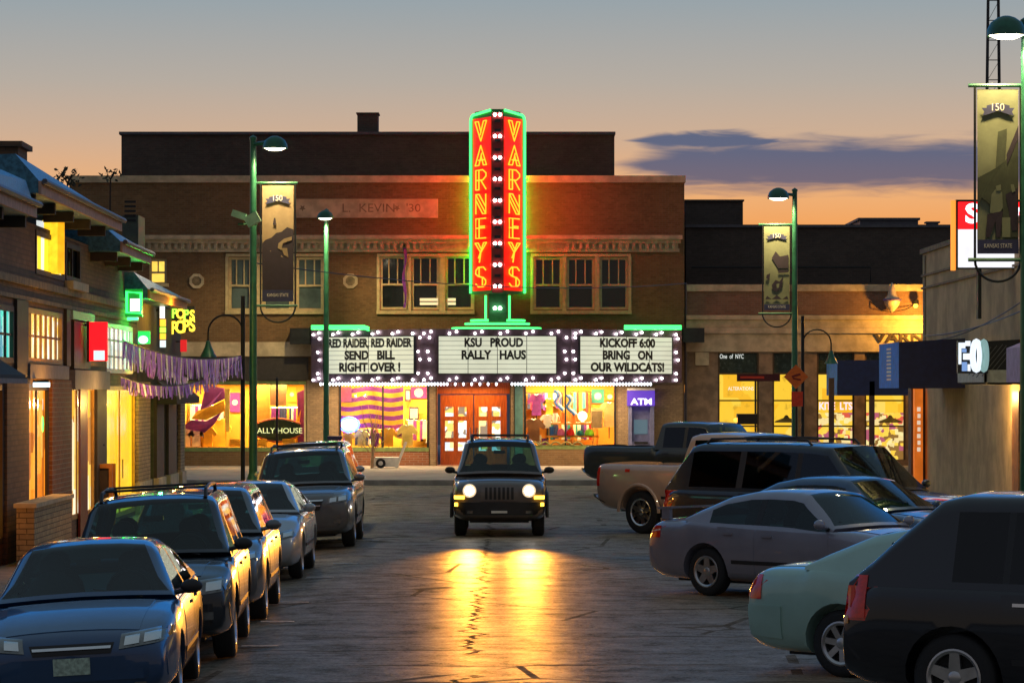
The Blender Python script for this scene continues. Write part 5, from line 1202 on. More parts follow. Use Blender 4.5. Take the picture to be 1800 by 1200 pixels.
b = MB(); b.bar((NX(1607), DN-.4, NZ(532)), (NX(1607), DN, NZ(530)), .02); b.build('arm', STEEL, wl_)
lamp('floodlight', 'POINT', (NX(1610), DN-1.3, NZ(560)), 260, (1.0, .44, .05), wl_, .1)

# ---- awnings
NAVYC = M('shaded_navy_canvas', (.020, .030, .095), .8); BLUC = M('lit_blue_canvas', (.05, .26, .90), .7)  # shaded and lit tones of the awning blue put into two colours
def awning(name, lab, x0, x1, y0, y1, z0, z1, mfront, mside, drop=.25, marks=None):
    """box awning: street side at x0, wall at x1, near end y0, far end y1"""
    aw = thing(name, lab, 'awning', ((x0+x1)/2, (y0+y1)/2, z0))
    b = MB(); b.face(((x0, y0, z0), (x0, y1, z0), (x0, y1, z1), (x0, y0, z1))); v = b.build('front_panel', mfront, aw)
    b = MB(); b.face(((x0+.004, y0, z0), (x1, y0, z0), (x1, y0, z1+drop), (x0+.004, y0, z1))); b.face(((x0+.004, y1, z0), (x1, y1, z0), (x1, y1, z1+drop), (x0+.004, y1, z1))); b.face(((x0+.004, y0, z1), (x1, y0, z1+drop), (x1, y1, z1+drop), (x0+.004, y1, z1))); b.face(((x0+.004, y0, z0+.05), (x1, y0, z0+.05), (x1, y1, z0+.05), (x0+.004, y1, z0+.05)))
    b.build('canvas', mside, aw, normals=False)
    return aw, v
x0n = PX(1580, 68.7)
a1, v1 = awning('blue_awning', 'navy box awning with bright blue end on the stucco building', x0n, 9.95, 68.7, 72.4, PZ(682, 68.7), PZ(601, 68.7), BLUC, NAVYC, .08)
for i in range(9):
    b = MB(); zz = PZ(668, 68.7)-(-.0)+i*.085; b.box(x0n-.006, x0n-.002, 70.1, 70.9, zz, zz+.045); b.build('painted_mark', WHITE, v1)
a2, v2 = awning('blue_awning', 'farther navy awning with blue end against the lit shop windows', PX(1472, 104), PX(1640, 104), 104.0, 107.6, PZ(695, 104), PZ(633, 104), BLUC, NAVYC, .02)
a3, v3 = awning('striped_awning', 'dark awning with thin slanted stripes behind the glowing white letters', PX(1690, 62.5), 9.95, 59.2, 62.5, PZ(676, 62.5), PZ(604, 62.5), M('dark_canvas', (.016, .020, .024), .8), M('striped_canvas', (.016, .020, .024), .8), .05)
for i in range(7):
    b = MB(); b.obox((PX(1742, 59.2)+.09*i-.30, 59.195, PZ(634, 59.2)), (1, 0, 1.25), (0, 1, 0), (-1.25, 0, 1), .8-.06*abs(i-3), .004, .014); b.build('stripe', M('grey_stripe', (.12, .13, .13), .7), a3)
b = MB(); b.box(PX(1690, 62.5)-.05, 9.95, 59.12, 59.19, PZ(672, 59.2), PZ(650, 59.2)); b.box(PX(1690, 62.5)-.06, PX(1690, 62.5)-.005, 59.12, 62.6, PZ(672, 61), PZ(652, 61)); b.build('valance', M('pale_valance', (.42, .48, .45), .6), a3)
a4, v4 = awning('lilac_awning', 'pale lilac awning cut off by the right edge', PX(1769, 57.4), 9.95, 54.2, 57.4, PZ(672, 57.4), PZ(612, 57.4), M('lilac_canvas', (.40, .32, .50), .7), M('lilac_canvas', (.40, .32, .50), .7), .36)
ls = thing('lit_letter_sign', 'glowing white rounded letters on the dark awning at right', 'sign', (PX(1708, 63.5), 63.5, PZ(670, 63.5)))
Y = 58.9; xx = lambda p: PX(p, Y); zz = lambda p: PZ(p, Y)
WL = E('white_sign_glow', (.80, .90, 1.0), .62); TL = E('teal_sign_glow', (.20, .34, .34), .6); BL_ = E('blue_sign_glow', (.16, .28, .55), .7)
b = MB(); b.box(xx(1684), xx(1737), Y+.02, Y+.18, zz(656), zz(598)); bk = b.build('backing', M('dark_sign_back', (.02, .025, .03), .4), ls)
for m, q in ((WL, [(1685, 1690, 640, 602), (1690, 1697, 612, 602), (1693, 1706, 632, 621), (1701, 1706, 652, 640), (1697, 1706, 608, 599)]), (BL_, [(1691, 1700, 652, 636), (1691, 1699, 619, 613)])):
    for p in q: b = MB(); b.box(xx(p[0]), xx(p[1]), Y, Y+.019, zz(p[2]), zz(p[3])); b.build('letter', m, bk)
for m, px, w_, r in ((WL, 1716, 6.5, .055), (TL, 1729, 5, .05)):
    b = MB(); b.tube([(xx(px)+PX(900+w_, Y)*math.cos(k*math.pi/10), Y-.02, zz(625)+.27*math.sin(k*math.pi/10)) for k in range(20)], r, 6, True); b.build('letter', m, bk, True)

# ---- stucco building on the right
STUC = M('beige_stucco', (.46, .36, .20), .9, var=.25, scale=1.2, bump=.4)
rb_ = thing('stucco_building', 'beige stucco building with awnings along the right pavement', 'building', (12, 62, .15))
xf_r = lambda u, w, v: (9.95+w, u, v)
TOPN = 6.05
b = MB(xf_r); b.wall(44, 75.8, 0, TOPN, [(57.0, 58.9, .16, 2.75), (48.0, 55.5, .6, 2.7)], .25)
b.face(((75.8, .25, 0), (75.8, 8, 0), (75.8, 8, TOPN), (75.8, .25, TOPN))); b.face(((44, .25, TOPN), (75.8, .25, TOPN), (75.8, 8, TOPN), (44, 8, TOPN))); b.build('stucco_wall', STUC, rb_)
b = MB(xf_r); b.box(44, 75.9, -.06, .3, TOPN+.003, TOPN+.12); b.build('parapet_coping', STONE_D, rb_)
for zz_ in (5.55, 5.25): b = MB(xf_r); b.box(44, 75.8, -.05, -.002, zz_-.05, zz_); b.build('string_course', STONE_D, rb_)
OR = E('orange_post_glow', (1.0, .22, .02), .38, .4, 2)  # orange light on the corner post put in as emission
b = MB(xf_r); b.box(75.3, 75.9, -.34, -.05, .15, 2.9); b.build('corner_post', M('brown_post', (.10, .05, .025), .6), rb_)
b = MB(xf_r); b.box(75.0, 75.28, -.30, -.10, .3, 2.8); ps = b.build('lit_strip', OR, rb_)
for i in range(7): b = MB(xf_r); b.box(74.985, 74.997, -.24+.01*(i % 2), -.16, 1.3+.16*i, 1.40+.16*i); b.build('painted_mark', E('pale_strip_marks', (1, .8, .6), .4), ps)
b = MB(xf_r); b.box(60.6, 61.4, -.14, -.002, .15, 2.75); b.build('timber_pilaster', M('varnished_timber', (.34, .14, .03), .5, var=.3), rb_)
b = MB(xf_r); b.box(57.0, 57.1, -.02, .1, .16, 2.75); b.box(58.8, 58.9, -.02, .1, .16, 2.75); b.box(57.1, 58.8, -.02, .1, 2.6, 2.75); b.box(57.1, 58.8, -.02, .1, .16, .4); dd_ = b.build('door', M('varnished_timber', (.34, .14, .03), .5, var=.3), rb_)
b = MB(xf_r); b.box(57.1, 58.8, .03, .05, .4, 2.6); b.build('door_glass', lit_window('door_glow', [(.16, .10, .03), (.30, .20, .06), (.10, .07, .03), (.5, .34, .12)], .5, 4, 3, 9), dd_)
b = MB(xf_r); b.box(48, 55.5, .05, .07, .6, 2.7); b.build('shop_window', lit_window('right_window_glow', [(.8, .5, .1), (.5, .3, .08), (.9, .6, .2)], .5, 3, 1, 4), rb_)
b = MB(xf_r); b.box(75.2, 75.5, -.02, .05, 3.4, 6.0); b.build('downpipe', STONE_D, rb_)
lamp('awning_lamp', 'POINT', (9.4, 62.0, 2.65), 80, (1.0, .55, .16), rb_, .05)
ss_ = thing('red_white_sign', 'red and white light box sign behind the near banner', 'sign', (PX(1750, 62), 62, PZ(470, 62)))
Y = 62; xx = lambda p: PX(p, Y); zz = lambda p: PZ(p, Y)
b = MB(); b.box(xx(1681), xx(1830), Y, Y+.35, zz(472), zz(351)); b.build('case', STEEL, ss_)
RB_ = E('red_light_panel', (1.0, .008, .012), 1.0); WB_ = E('white_light_panel', (.72, .72, .78), .85, .15, 2)
b = MB(); b.box(xx(1684), xx(1827), Y-.02, Y-.002, zz(403), zz(355)); p_ = b.build('red_panel', RB_, ss_)
b = MB(); b.box(xx(1684), xx(1827), Y-.02, Y-.002, zz(470), zz(403)-.003); b.build('white_panel', WB_, ss_)
text('lettering', 'S', E('white_sign_letters', (.9, .9, 1), 1.1), (xx(1709), Y-.03, zz(377)), ux, uz, .52, p_, 1.15, .006, bold=.02)
text('lettering', 'D', E('white_sign_letters', (.9, .9, 1), 1.1), (xx(1800), Y-.03, zz(384)), ux, uz, .52, p_, 1.15, .006, bold=.02)
b = MB(); b.bar((xx(1681)-.05, Y+.1, zz(352)), (xx(1681)-.05, Y+.1, zz(475)), .05); b.build('edge_neon', E('orange_edge', (1.0, .30, .04), .8), ss_)
b = MB(); b.box(xx(1720), xx(1726), Y+.05, Y+.3, zz(560), zz(472)-.002); b.build('bracket', STEEL, ss_)

# ---------------------------------------------------------------- shops along the left pavement
def LF(u, n, z): return (-7.35-.0145*u+n, u, z)
def U(px): return 7.35/((900-px)/F-.0145)
def LZ(px, py): return PZ(py, U(px))
lb = thing('brick_tavern', 'two storey brown brick tavern with tiled eaves at left foreground', 'building', (-12, 56, 0))
uA, uB = 38.0, U(240); WT = 5.58
lo_holes = [(U(-60), U(4), .35, 2.85), (U(45), U(84), .35, 2.85), (U(121), U(164), .35, 2.85), (U(184), U(236), .10, 2.85)]
up_holes = [(U(-70), U(23), 3.2, 4.12), (U(45), U(108), 3.22, 4.15), (U(186), U(232), 3.12, 4.14), (U(62), U(112), 4.75, 5.50), (U(115), U(140), 4.78, 5.48)]
b = MB(LF); b.wall(uA, uB, 0, WT, lo_holes+up_holes, -.25); b.face(((uB, -.25, 0), (uB, -9, 0), (uB, -9, WT), (uB, -.25, WT))); b.face(((uA, -.25, WT), (uB, -.25, WT), (uB, -9, WT), (uA, -9, WT))); b.build('brick_wall', BR_L, lb)
b = MB(LF); b.box(uA, uB, .002, .07, 4.50, 4.62); b.build('string_course', STONE_D, lb)
b = MB(LF); b.box(uA, uB, .002, .05, 4.25, 4.32); b.build('string_course', STONE_D, lb)
TILE = M('blue_grey_roof_tile', (.06, .20, .30), .35, .3, .35, 14, bump=.5); FASC = M('pink_grey_fascia', (.42, .26, .20), .7)
def eave(par, u0, u1, z, r0, r1, n0=.62, b0=.25, b1=.5, fm=FASC, br=True):
    b = MB(LF)
    vs_ = [[(u, n, q) for n, q in ((n0, z-.04), (n0, z+.16), (bk, z+.16+rs), (-.9, z+.16+rs*.9), (-.9, z-.04))] for u, bk, rs in ((u0, b0, r0), (u1, b1, r1))]
    P_ = vs_[0]
    for i in range(len(P_)):
        j = (i+1) % len(P_); b.face([vs_[0][i], vs_[0][j], vs_[1][j], vs_[1][i]])
    b.face(vs_[0]); b.face(vs_[1]); rf = b.build('tiled_eave', TILE, par)
    b = MB(LF); b.box(u0-.05, u1+.05, n0+.003, n0+.05, z-.06, z+.15); b.build('fascia', fm, rf)
    b = MB(LF); b.tube([(u0-.05, n0+.10, z+.14), (u1+.05, n0+.10, z+.14)], .05, 6); b.build('gutter', COPE, rf)
    k = u0+.3
    i = 0
    while br and k < u1:
        b = MB(LF); b.box(k, k+.14, .0, n0-.10, z-.22, z-.045); b.build('eave_bracket', M('dark_bracket', (.05, .04, .03), .7), rf); k += 2.4
    return rf
eave(lb, 38.5, 48.6, 5.5, .42, .36); eave(lb, 49.2, 60.6, 5.9, .42, .10); eave(lb, 60.8, 66.2, 5.5, .34, .10)
b = MB(LF); b.box(52.8, 53.9, -1.3, -.22, 5.5, 6.87); b.box(52.7, 54.0, -1.4, -.14, 6.872, 6.96); b.build('chimney', BR_L, lb)
CUR = lit_window('lit_curtains', [(1.0, .62, .04), (.95, .55, .02), (.80, .82, .75), (1, .66, .08)], .68, 3.4, .3, 1)
def lwin(par, q, pane, frame, bars=0, n=-.04, hb=0, name='window'):
    u0, u1, z0, z1 = q
    b = MB(LF); w = .09; b.box(u0, u0+w, n, .02, z0, z1); b.box(u1-w, u1, n, .02, z0, z1); b.box(u0+w, u1-w, n, .02, z0, z0+w); b.box(u0+w, u1-w, n, .02, z1-w, z1)
    for i in range(bars): k = u0+(u1-u0)*(i+1)/(bars+1); b.box(k-.035, k+.035, n, .0, z0+w, z1-w)
    for i in range(hb): k = z0+(z1-z0)*(i+1)/(hb+1); b.box(u0+w, u1-w, n+.01, -.01, k-.02, k+.02)
    f = b.build(name, frame, par); b = MB(LF); b.box(u0+.01, u1-.01, n-.04, n-.02, z0+.01, z1-.01); b.build('pane', pane, f); return f
DKF = M('dark_timber_frame', (.04, .03, .022), .6); AMF = M('amber_timber_frame', (.38, .19, .04), .5)
GLT = lit_window('lit_stained_glass', [(1, .62, .16), (1, .8, .5), (.9, .5, .08), (1, .72, .3), (.8, .75, .6)], .8, 5, 2.5, 6)
GLW = lit_window('lit_white_glass', [(.85, .85, .75), (.9, .7, .4), (.5, .6, .5), (.95, .9, .8), (.3, .4, .35)], .75, 5, 3, 7)
GLB = lit_window('lit_teal_glass', [(.10, .75, .60), (.05, .5, .5), (.4, .8, .7), (.1, .35, .45)], .6, 4, 2, 8)
ORG = lit_window('orange_tavern_glow', [(1, .30, .015), (1, .40, .03), (.85, .22, .01), (1, .5, .08), (.5, .12, .01)], .62, 1.6, 1.4, 10)
YLB = lit_window('yellow_bay_glow', [(1, .62, .12), (.9, .75, .45), (1, .5, .05), (.5, .22, .05), (.95, .85, .6)], .66, 2.2, 1.2, 11)
YLD = lit_window('yellow_door_glow', [(1, .55, .01), (1, .60, .02), (1, .5, .01), (.9, .62, .03)], .66, .8, .4, 12)
lwin(lb, up_holes[0], GLB, DKF, 6, hb=1); lwin(lb, up_holes[1], GLT, AMF, 6, hb=1); lwin(lb, up_holes[2], GLW, WHITE, 5, hb=2)
f_ = lwin(lb, up_holes[3], CUR, DKF, 0, -.02); lwin(lb, up_holes[4], PANE, DKF, 1)
b = MB(LF); b.box(U(115)-.1, U(140)+.1, .003, .16, 4.62, 4.77); b.build('sill', STONE, lb)
lwin(lb, lo_holes[0], ORG, DKF, 2, -.03, name='shop_window'); lwin(lb, lo_holes[1], ORG, DKF, 1, -.03, name='shop_window'); lwin(lb, lo_holes[2], YLB, AMF, 2, -.03, name='shop_window')
dr = lwin(lb, lo_holes[3], YLD, M('yellow_door_frame', (.55, .32, .03), .4), 1, -.03, name='door'); b = MB(LF); b.bar((U(212), .04, .9), (U(212), .04, 1.3), .02); b.build('handle', CHROME, dr)
for (a, c, m) in ((5, 44, BR_L), (85, 120, BR_R), (165, 182, DKF), (238, 259, BR_C)):
    b = MB(LF); b.box(U(a), U(c), .003, .07, 0 if m is not BR_C else .72, 2.95); p_ = b.build('pillar', m, lb)
    if m is BR_C: b = MB(LF); b.box(U(a)-.06, U(c)+.06, .003, .11, 0, .715); b.build('pillar_base', STONE, p_)
b = MB(LF); b.box(U(135), U(148), .025, .07, 0, 2.9); b.build('red_post', M('dark_red_paint', (.16, .012, .010), .4), lb)
b = MB(LF); b.box(U(43), U(112), .003, .10, 2.96, 3.20); b.build('ledge', M('grey_ledge', (.20, .18, .19), .7), lb)
b = MB(LF); b.box(U(121), U(183), .003, .12, 2.78, 3.14); b.build('ledge', M('grey_ledge', (.20, .18, .19), .7), lb)
b = MB(LF); b.box(U(123), U(152), .003, .08, 3.16, 4.05); b.build('vent_panel', BLK, lb)
b = MB(LF); b.box(U(121), U(160), .003, .08, 4.08, 4.24); b.build('pale_sign_strip', M('pale_teal_paint', (.25, .38, .34), .5), lb)
b = MB(LF); b.box(U(24), U(44), .003, .06, 2.98, 4.24); b.build('dark_pilaster', DKF, lb)
b = MB(LF); b.box(U(112), U(119), .003, .06, 3.21, 4.24); b.build('dark_pilaster', DKF, lb)
lamp('tavern_lamp', 'POINT', LF(53.4, .9, 2.6), 50, (1.0, .42, .06), lb, .05); lamp('tavern_lamp', 'POINT', LF(61, .9, 2.5), 50, (1.0, .55, .14), lb, .05); lamp('tavern_lamp', 'POINT', LF(68.4, .9, 2.5), 50, (1.0, .62, .10), lb, .05)
# things hanging on the tavern
cw_ = thing('curtain_banner', 'yellow and white lit cloth hanging outside the upper tavern window', 'banner', LF(U(86), .16, 4.72))
for i, (a, c, m) in enumerate(((64, 74, E('white_lit_cloth', (.75, .80, .78), .75, .3)), (75, 86, E('yellow_lit_cloth', (1, .58, .02), .85, .35, 6)), (87, 98, E('yellow_lit_cloth', (1, .58, .02), .85, .35, 6)), (99, 110, E('amber_lit_cloth', (1, .42, .01), .8, .35, 6)))):  # lit look of the cloth put in as emission
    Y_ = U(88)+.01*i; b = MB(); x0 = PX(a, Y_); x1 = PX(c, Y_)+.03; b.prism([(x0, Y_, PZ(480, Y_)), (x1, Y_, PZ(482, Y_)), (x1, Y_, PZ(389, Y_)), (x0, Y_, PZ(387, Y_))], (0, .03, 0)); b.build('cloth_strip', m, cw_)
def box_sign(name, lab, px0, px1, py0, py1, Y, mat, cat='sign', t_=.14):
    s_ = thing(name, lab, cat, (PX((px0+px1)/2, Y), Y, PZ(py1, Y)))
    b = MB(); b.box(PX(px0, Y), PX(px1, Y), Y, Y+t_, PZ(py1, Y), PZ(py0, Y)); o = b.build('sign_box', mat, s_)
    b = MB(); b.bar((PX((px0+px1)/2, Y), Y+t_/2, PZ(py0, Y)-.05), (LF(Y, .05, 0)[0], Y+t_/2, PZ(py0, Y)-.05), .02); b.build('bracket', STEEL, s_)
    return s_, o
REDS = E('red_box_glow', (1.0, .006, .012), 1.15, .12)
s1, o1 = box_sign('red_box_sign', 'plain bright red light box sign over the white one on the tavern', 157, 188, 566, 634, 59.5, REDS)
b = MB(); Y = 59.5; b.box(PX(155, Y)-.03, PX(157, Y)-.003, Y, Y+.3, PZ(636, Y), PZ(564, Y)); b.build('side_panel', M('dark_red_paint', (.16, .012, .010), .4), s1)
b = MB(); b.box(PX(165, Y), PX(184, Y), Y-.03, Y-.003, PZ(633, Y), PZ(616, Y)); b.build('white_patch', E('pale_patch_glow', (.6, .75, .8), .75), o1)
s2, o2 = box_sign('green_square_sign', 'green glowing square sign with white centre high on the tavern', 220, 250, 508, 556, 66.5, E('dark_green_glow', (.008, .22, .03), .55))
Y = 66.5; b = MB(); b.box(PX(229, Y), PX(246, Y), Y-.03, Y-.003, PZ(547, Y), PZ(525, Y)); b.build('white_centre', E('pink_white_glow', (.95, .75, .85), 1.2), o2)
b = MB(); b.tube([(PX(a_, Y), Y-.03, PZ(c_, Y)) for a_, c_ in ((223, 513), (248, 515), (248, 551), (223, 549))], .035, 6, True); b.build('neon_border', E('sign_green_neon', (.02, 1.0, .08), 3.2), o2, True)
b = MB(); b.box(PX(224, Y), PX(243, Y), Y-.05, Y-.003, PZ(563, Y), PZ(557.5, Y)); b.build('green_strip', E('strip_green', (.08, .9, .30), 1.4), s2)
s3, o3 = box_sign('green_lantern_sign', 'smaller bright green sign below the square green one', 240, 263, 582, 604, 70.0, E('bright_green_glow', (.02, .75, .08), 1.0))
Y = 70.0; b = MB(); b.ball((PX(252, Y), Y-.03, PZ(597, Y)), .11, .04, .09); b.build('pale_globe', E('pale_cyan_glow', (.6, .95, .9), 1.4), o3, True)
lamp('green_glow', 'POINT', LF(67.6, .55, 4.3), 45, (.03, 1.0, .10), s2, .05)
ns_ = thing('round_neon_sign', 'green and yellow oval neon in the tavern window beside the red brick pillar', 'sign', LF(U(70), .1, 1.6))
Y = U(84)-.3; b = MB(); b.tube([(PX(69, Y)+.055*math.cos(k*.524), Y, PZ(745, Y)+.20*math.sin(k*.524)) for k in range(12)], .024, 6, True); b.build('green_ring', E('sign_green_neon', (.02, 1.0, .08), 3.2), ns_, True)
b = MB(); b.tube([(PX(69, Y)+.025*math.cos(k*.785), Y-.01, PZ(745, Y)+.11*math.sin(k*.785)) for k in range(8)], .016, 6, True); b.build('yellow_ring', E('ring_yellow', (1, .7, .05), 2.2), ns_, True)
b = MB(); b.box(PX(64, Y), PX(75, Y), Y, Y+.04, PZ(720, Y), PZ(701, Y)); b.build('white_card', E('pale_patch_glow', (.6, .75, .8), .75), ns_)
ls_ = thing('lit_bar_lamp', 'short cold white strip lamp under the ledge of the tavern', 'lamp', LF(53.2, .3, 2.9)); Y = 52.6
b = MB(); b.box(PX(58, Y), PX(86, Y), Y, Y+.12, PZ(680, Y), PZ(672, Y)); b.build('tube_light', E('cold_strip_glow', (.55, .85, 1.0), 1.6), ls_)
b = MB(); b.box(PX(58, Y), PX(86, Y), Y, Y+.12, PZ(671.6, Y), PZ(668, Y)); b.build('housing', STEEL, ls_)
aw5 = thing('dark_awning', 'dark sloping awning over the near tavern window at the left edge', 'awning', LF(42, .5, 3.1))
b = MB(LF); P_ = [(.95, 2.88), (.95, 2.98), (.02, 3.55), (.02, 2.88)]; A = [(37.0, n, z) for n, z in P_]; C_ = [(45.4, n, z) for n, z in P_]
for i in range(4): j = (i+1) % 4; b.face([A[i], A[j], C_[j], C_[i]])
b.face(A); b.face(C_); b.build('canvas', M('charcoal_canvas', (.025, .030, .034), .8), aw5)
b = MB(LF); b.box(37, 45.4, .953, .98, 2.86, 2.93); b.build('edge_trim', M('grey_ledge', (.20, .18, .19), .7), aw5)
# garden wall, board and bin on the pavement
gw = thing('low_brick_wall', 'low brick terrace wall with pale cap before the red brick pillar', 'wall', LF(53.5, .9, 0))
b = MB(LF); b.box(49.0, 53.6, .30, .58, 0, .92); b.build('brickwork', BR_C, gw); b = MB(LF); b.box(48.95, 53.65, .26, .62, .922, .99); b.build('cap', STONE, gw)
ab = thing('sandwich_board', 'orange framed dark menu board standing on the left pavement', 'menu board', LF(62.4, .75, 0)); Y = 62.2
b = MB(); 
for s in (0, 1):
    x0, x1 = PX(151, Y), PX(197, Y); 
    b.obox(((x0+x1)/2, Y+.15+.22*(s*2-1), .68), (1, 0, 0), (0, 1, 0), (0, 0, 1), x1-x0-.08, .03, 1.1)
b.build('panel', M('chalk_board', (.05, .03, .025), .8), ab)
b = MB()
for s in (0, 1):
    yy_ = Y+.15+.24*(s*2-1)
    for q in ((x0-.02, x0+.05, .05, 1.30), (x1-.05, x1+.02, .05, 1.30), (x0+.051, x1-.051, 1.22, 1.30), (x0+.051, x1-.051, .10, .18)): b.box(q[0], q[1], yy_-.035, yy_+.035, q[2], q[3])
b.build('frame', M('orange_timber', (.45, .15, .02), .5), ab)
# next shop: lower, orange lit eave, recessed dark pillars
l2 = thing('low_corner_shop', 'low dark corner shop with orange lit eave beyond the tavern', 'building', (-13, 77, 0))
u0, u1 = uB+.02, U(318)
b = MB(LF); b.wall(u0, u1, 0, 4.75, [(U(262), U(270), .7, 2.6), (U(283), U(290), .7, 2.6), (U(305), U(311), .7, 2.6)], -.3); b.face(((u1, -.3, 0), (u1, -9, 0), (u1, -9, 4.75), (u1, -.3, 4.75))); b.face(((u0, -.3, 4.75), (u1, -.3, 4.75), (u1, -9, 4.75), (u0, -9, 4.75))); b.build('wall', M('dark_green_render', (.05, .06, .035), .85, var=.3), l2)
eave(l2, 67.2, 76.1, 4.78, .36, .10, .50, .2, .4, M('orange_fascia', (.55, .22, .05), .6), False)
lamp('eave_lamp', 'POINT', LF(72, .80, 4.55), 60, (1.0, .45, .05), l2, .05)
for a, c in ((270, 283), (291, 305), (312, 319)):
    b = MB(LF); b.box(U(a), U(c), .003, .08, .70, 2.7); p_ = b.build('pillar', BR_C if a == 312 else DKF, l2); b = MB(LF); b.box(U(a)-.05, U(c)+.05, .003, .13, 0, .698); b.build('pillar_base', STONE, p_)
for a, c in ((262, 270), (283, 290), (305, 311)):
    b = MB(LF); b.box(U(a), U(c), -.2, -.16, .7, 2.6); b.build('window', lit_window('dim_side_glow', [(.25, .13, .03), (.10, .06, .04), (.4, .22, .05)], .6, 2, 2, 13), l2)
for i, px in enumerate((287, 308)):
    t_ = thing('small_neon_light', ('blue and magenta neon between the dark pillars, nearer one' if i == 0 else 'blue and magenta neon beside the cream corner pillar'), 'light', LF(U(px), .36, 1.6), group='neon lights at the corner shop'); Y = U(px)-.4
    b = MB(); b.tube([(PX(px-18, Y), Y, PZ(738, Y)), (PX(px-18, Y), Y, PZ(752, Y))], .03, 6); b.build('magenta_tube', E('magenta_neon', (1.0, .02, .45), 4), t_, True)
    for z_ in (756, 724): b = MB(); b.tube([(PX(px-18, Y), Y, PZ(z_, Y)), (PX(px-18, Y), Y, PZ(z_+10, Y))], .026, 6); b.build('blue_tube', E('blue_neon', (.05, .10, 1.0), 7), t_, True)
Y = 62.7; pk = thing('pink_light', 'magenta globe light on the dark tavern post', 'light', (PX(167, Y), Y, PZ(790, Y))); b = MB(); b.ball((PX(167, Y), Y, PZ(782, Y)), .07, .05, .13); b.build('globe', E('magenta_neon', (1.0, .02, .45), 4), pk, True); b = MB(); b.bar((PX(167, Y), Y, PZ(782, Y)), LF(62.7, .1, PZ(782, Y)), .015); b.build('arm', STEEL, pk)
aw6 = thing('black_awning', 'black sloping awning on the low corner shop', 'awning', LF(77, .6, 2.5))
b = MB(LF); P_ = [(.55, 2.44), (.55, 2.60), (.10, 2.98), (.10, 2.44)]; A = [(73.4, n, z) for n, z in P_]; C_ = [(79.6, n, z) for n, z in P_]
for i in range(4): j = (i+1) % 4; b.face([A[i], A[j], C_[j], C_[i]])
b.face(A); b.face(C_); b.build('canvas', M('charcoal_canvas', (.025, .030, .034), .8), aw6)
# tall sign of coloured letters
cs = thing('stacked_letter_sign', 'projecting sign of yellow green neon letters on the corner shop', 'sign', (PX(320, 78), 78, PZ(585, 78)))
Y = 78.0; LETC = [E('letter_yellow', (1, .68, .04), 1.5), E('letter_green', (.35, 1, .05), 1.3), E('letter_white', (.9, .9, .8), 1.2)]
b = MB(); b.box(PX(301, Y), PX(342, Y), Y+.03, Y+.15, PZ(583, Y), PZ(538, Y)); bk = b.build('backing', M('dark_sign_back', (.02, .025, .03), .4), cs)
for i, ch in enumerate('POPS'):
    px = 304+i*10.2; 
    text('letter', ch, LETC[0], (PX(px+3, Y), Y+.02, PZ(570-1.5*i+7, Y)), ux, uz, .44, bk, .8, .01, bold=.012)
    text('letter', ch, LETC[1] if i % 2 == 0 else LETC[0], (PX(px+3, Y), Y+.02, PZ(551+1.2*i, Y)), ux, uz, .34, bk, .8, .01, bold=.012)
b = MB(); b.bar((PX(301, Y), Y+.09, PZ(545, Y)), (LF(Y, 0, 0)[0], Y+.09, PZ(545, Y)), .03); b.build('bracket', STEEL, cs)
cs2 = thing('narrow_lit_panel', 'narrow upright panel of white and amber lights beside the green signs', 'sign', (PX(286, 74), 74, PZ(612, 74))); Y = 74.0
for i, (p0, p1, m) in enumerate(((532, 560, LETC[2]), (561, 574, E('letter_amber', (1, .4, .03), 1.2)), (575, 585, LETC[1]), (586, 597, E('letter_amber', (1, .4, .03), 1.2)), (598, 611, E('pale_patch_glow', (.6, .75, .8), .75)))):
    b = MB(); b.box(PX(281, Y), PX(291-(i == 0)*2, Y), Y, Y+.08, PZ(p1, Y)+.01, PZ(p0, Y)); b.build('light_segment', m, cs2)
b = MB(); b.bar((PX(281, Y), Y+.04, PZ(545, Y)), (LF(Y, 0, 0)[0], Y+.04, PZ(545, Y)), .03); b.build('bracket', STEEL, cs2)
rs = thing('small_red_sign', 'small red sign hanging below the stacked letters', 'sign', (PX(322, 79), 79, PZ(618, 79))); Y = 79.0
b = MB(); b.box(PX(317, Y), PX(328, Y), Y, Y+.08, PZ(618, Y), PZ(597, Y)); b.build('red_panel', E('dim_red_glow', (.7, .01, .02), .55), rs); b = MB(); b.bar((PX(317, Y), Y+.04, PZ(600, Y)), (LF(Y, 0, 0)[0], Y+.04, PZ(600, Y)), .02); b.build('bracket', STEEL, rs)
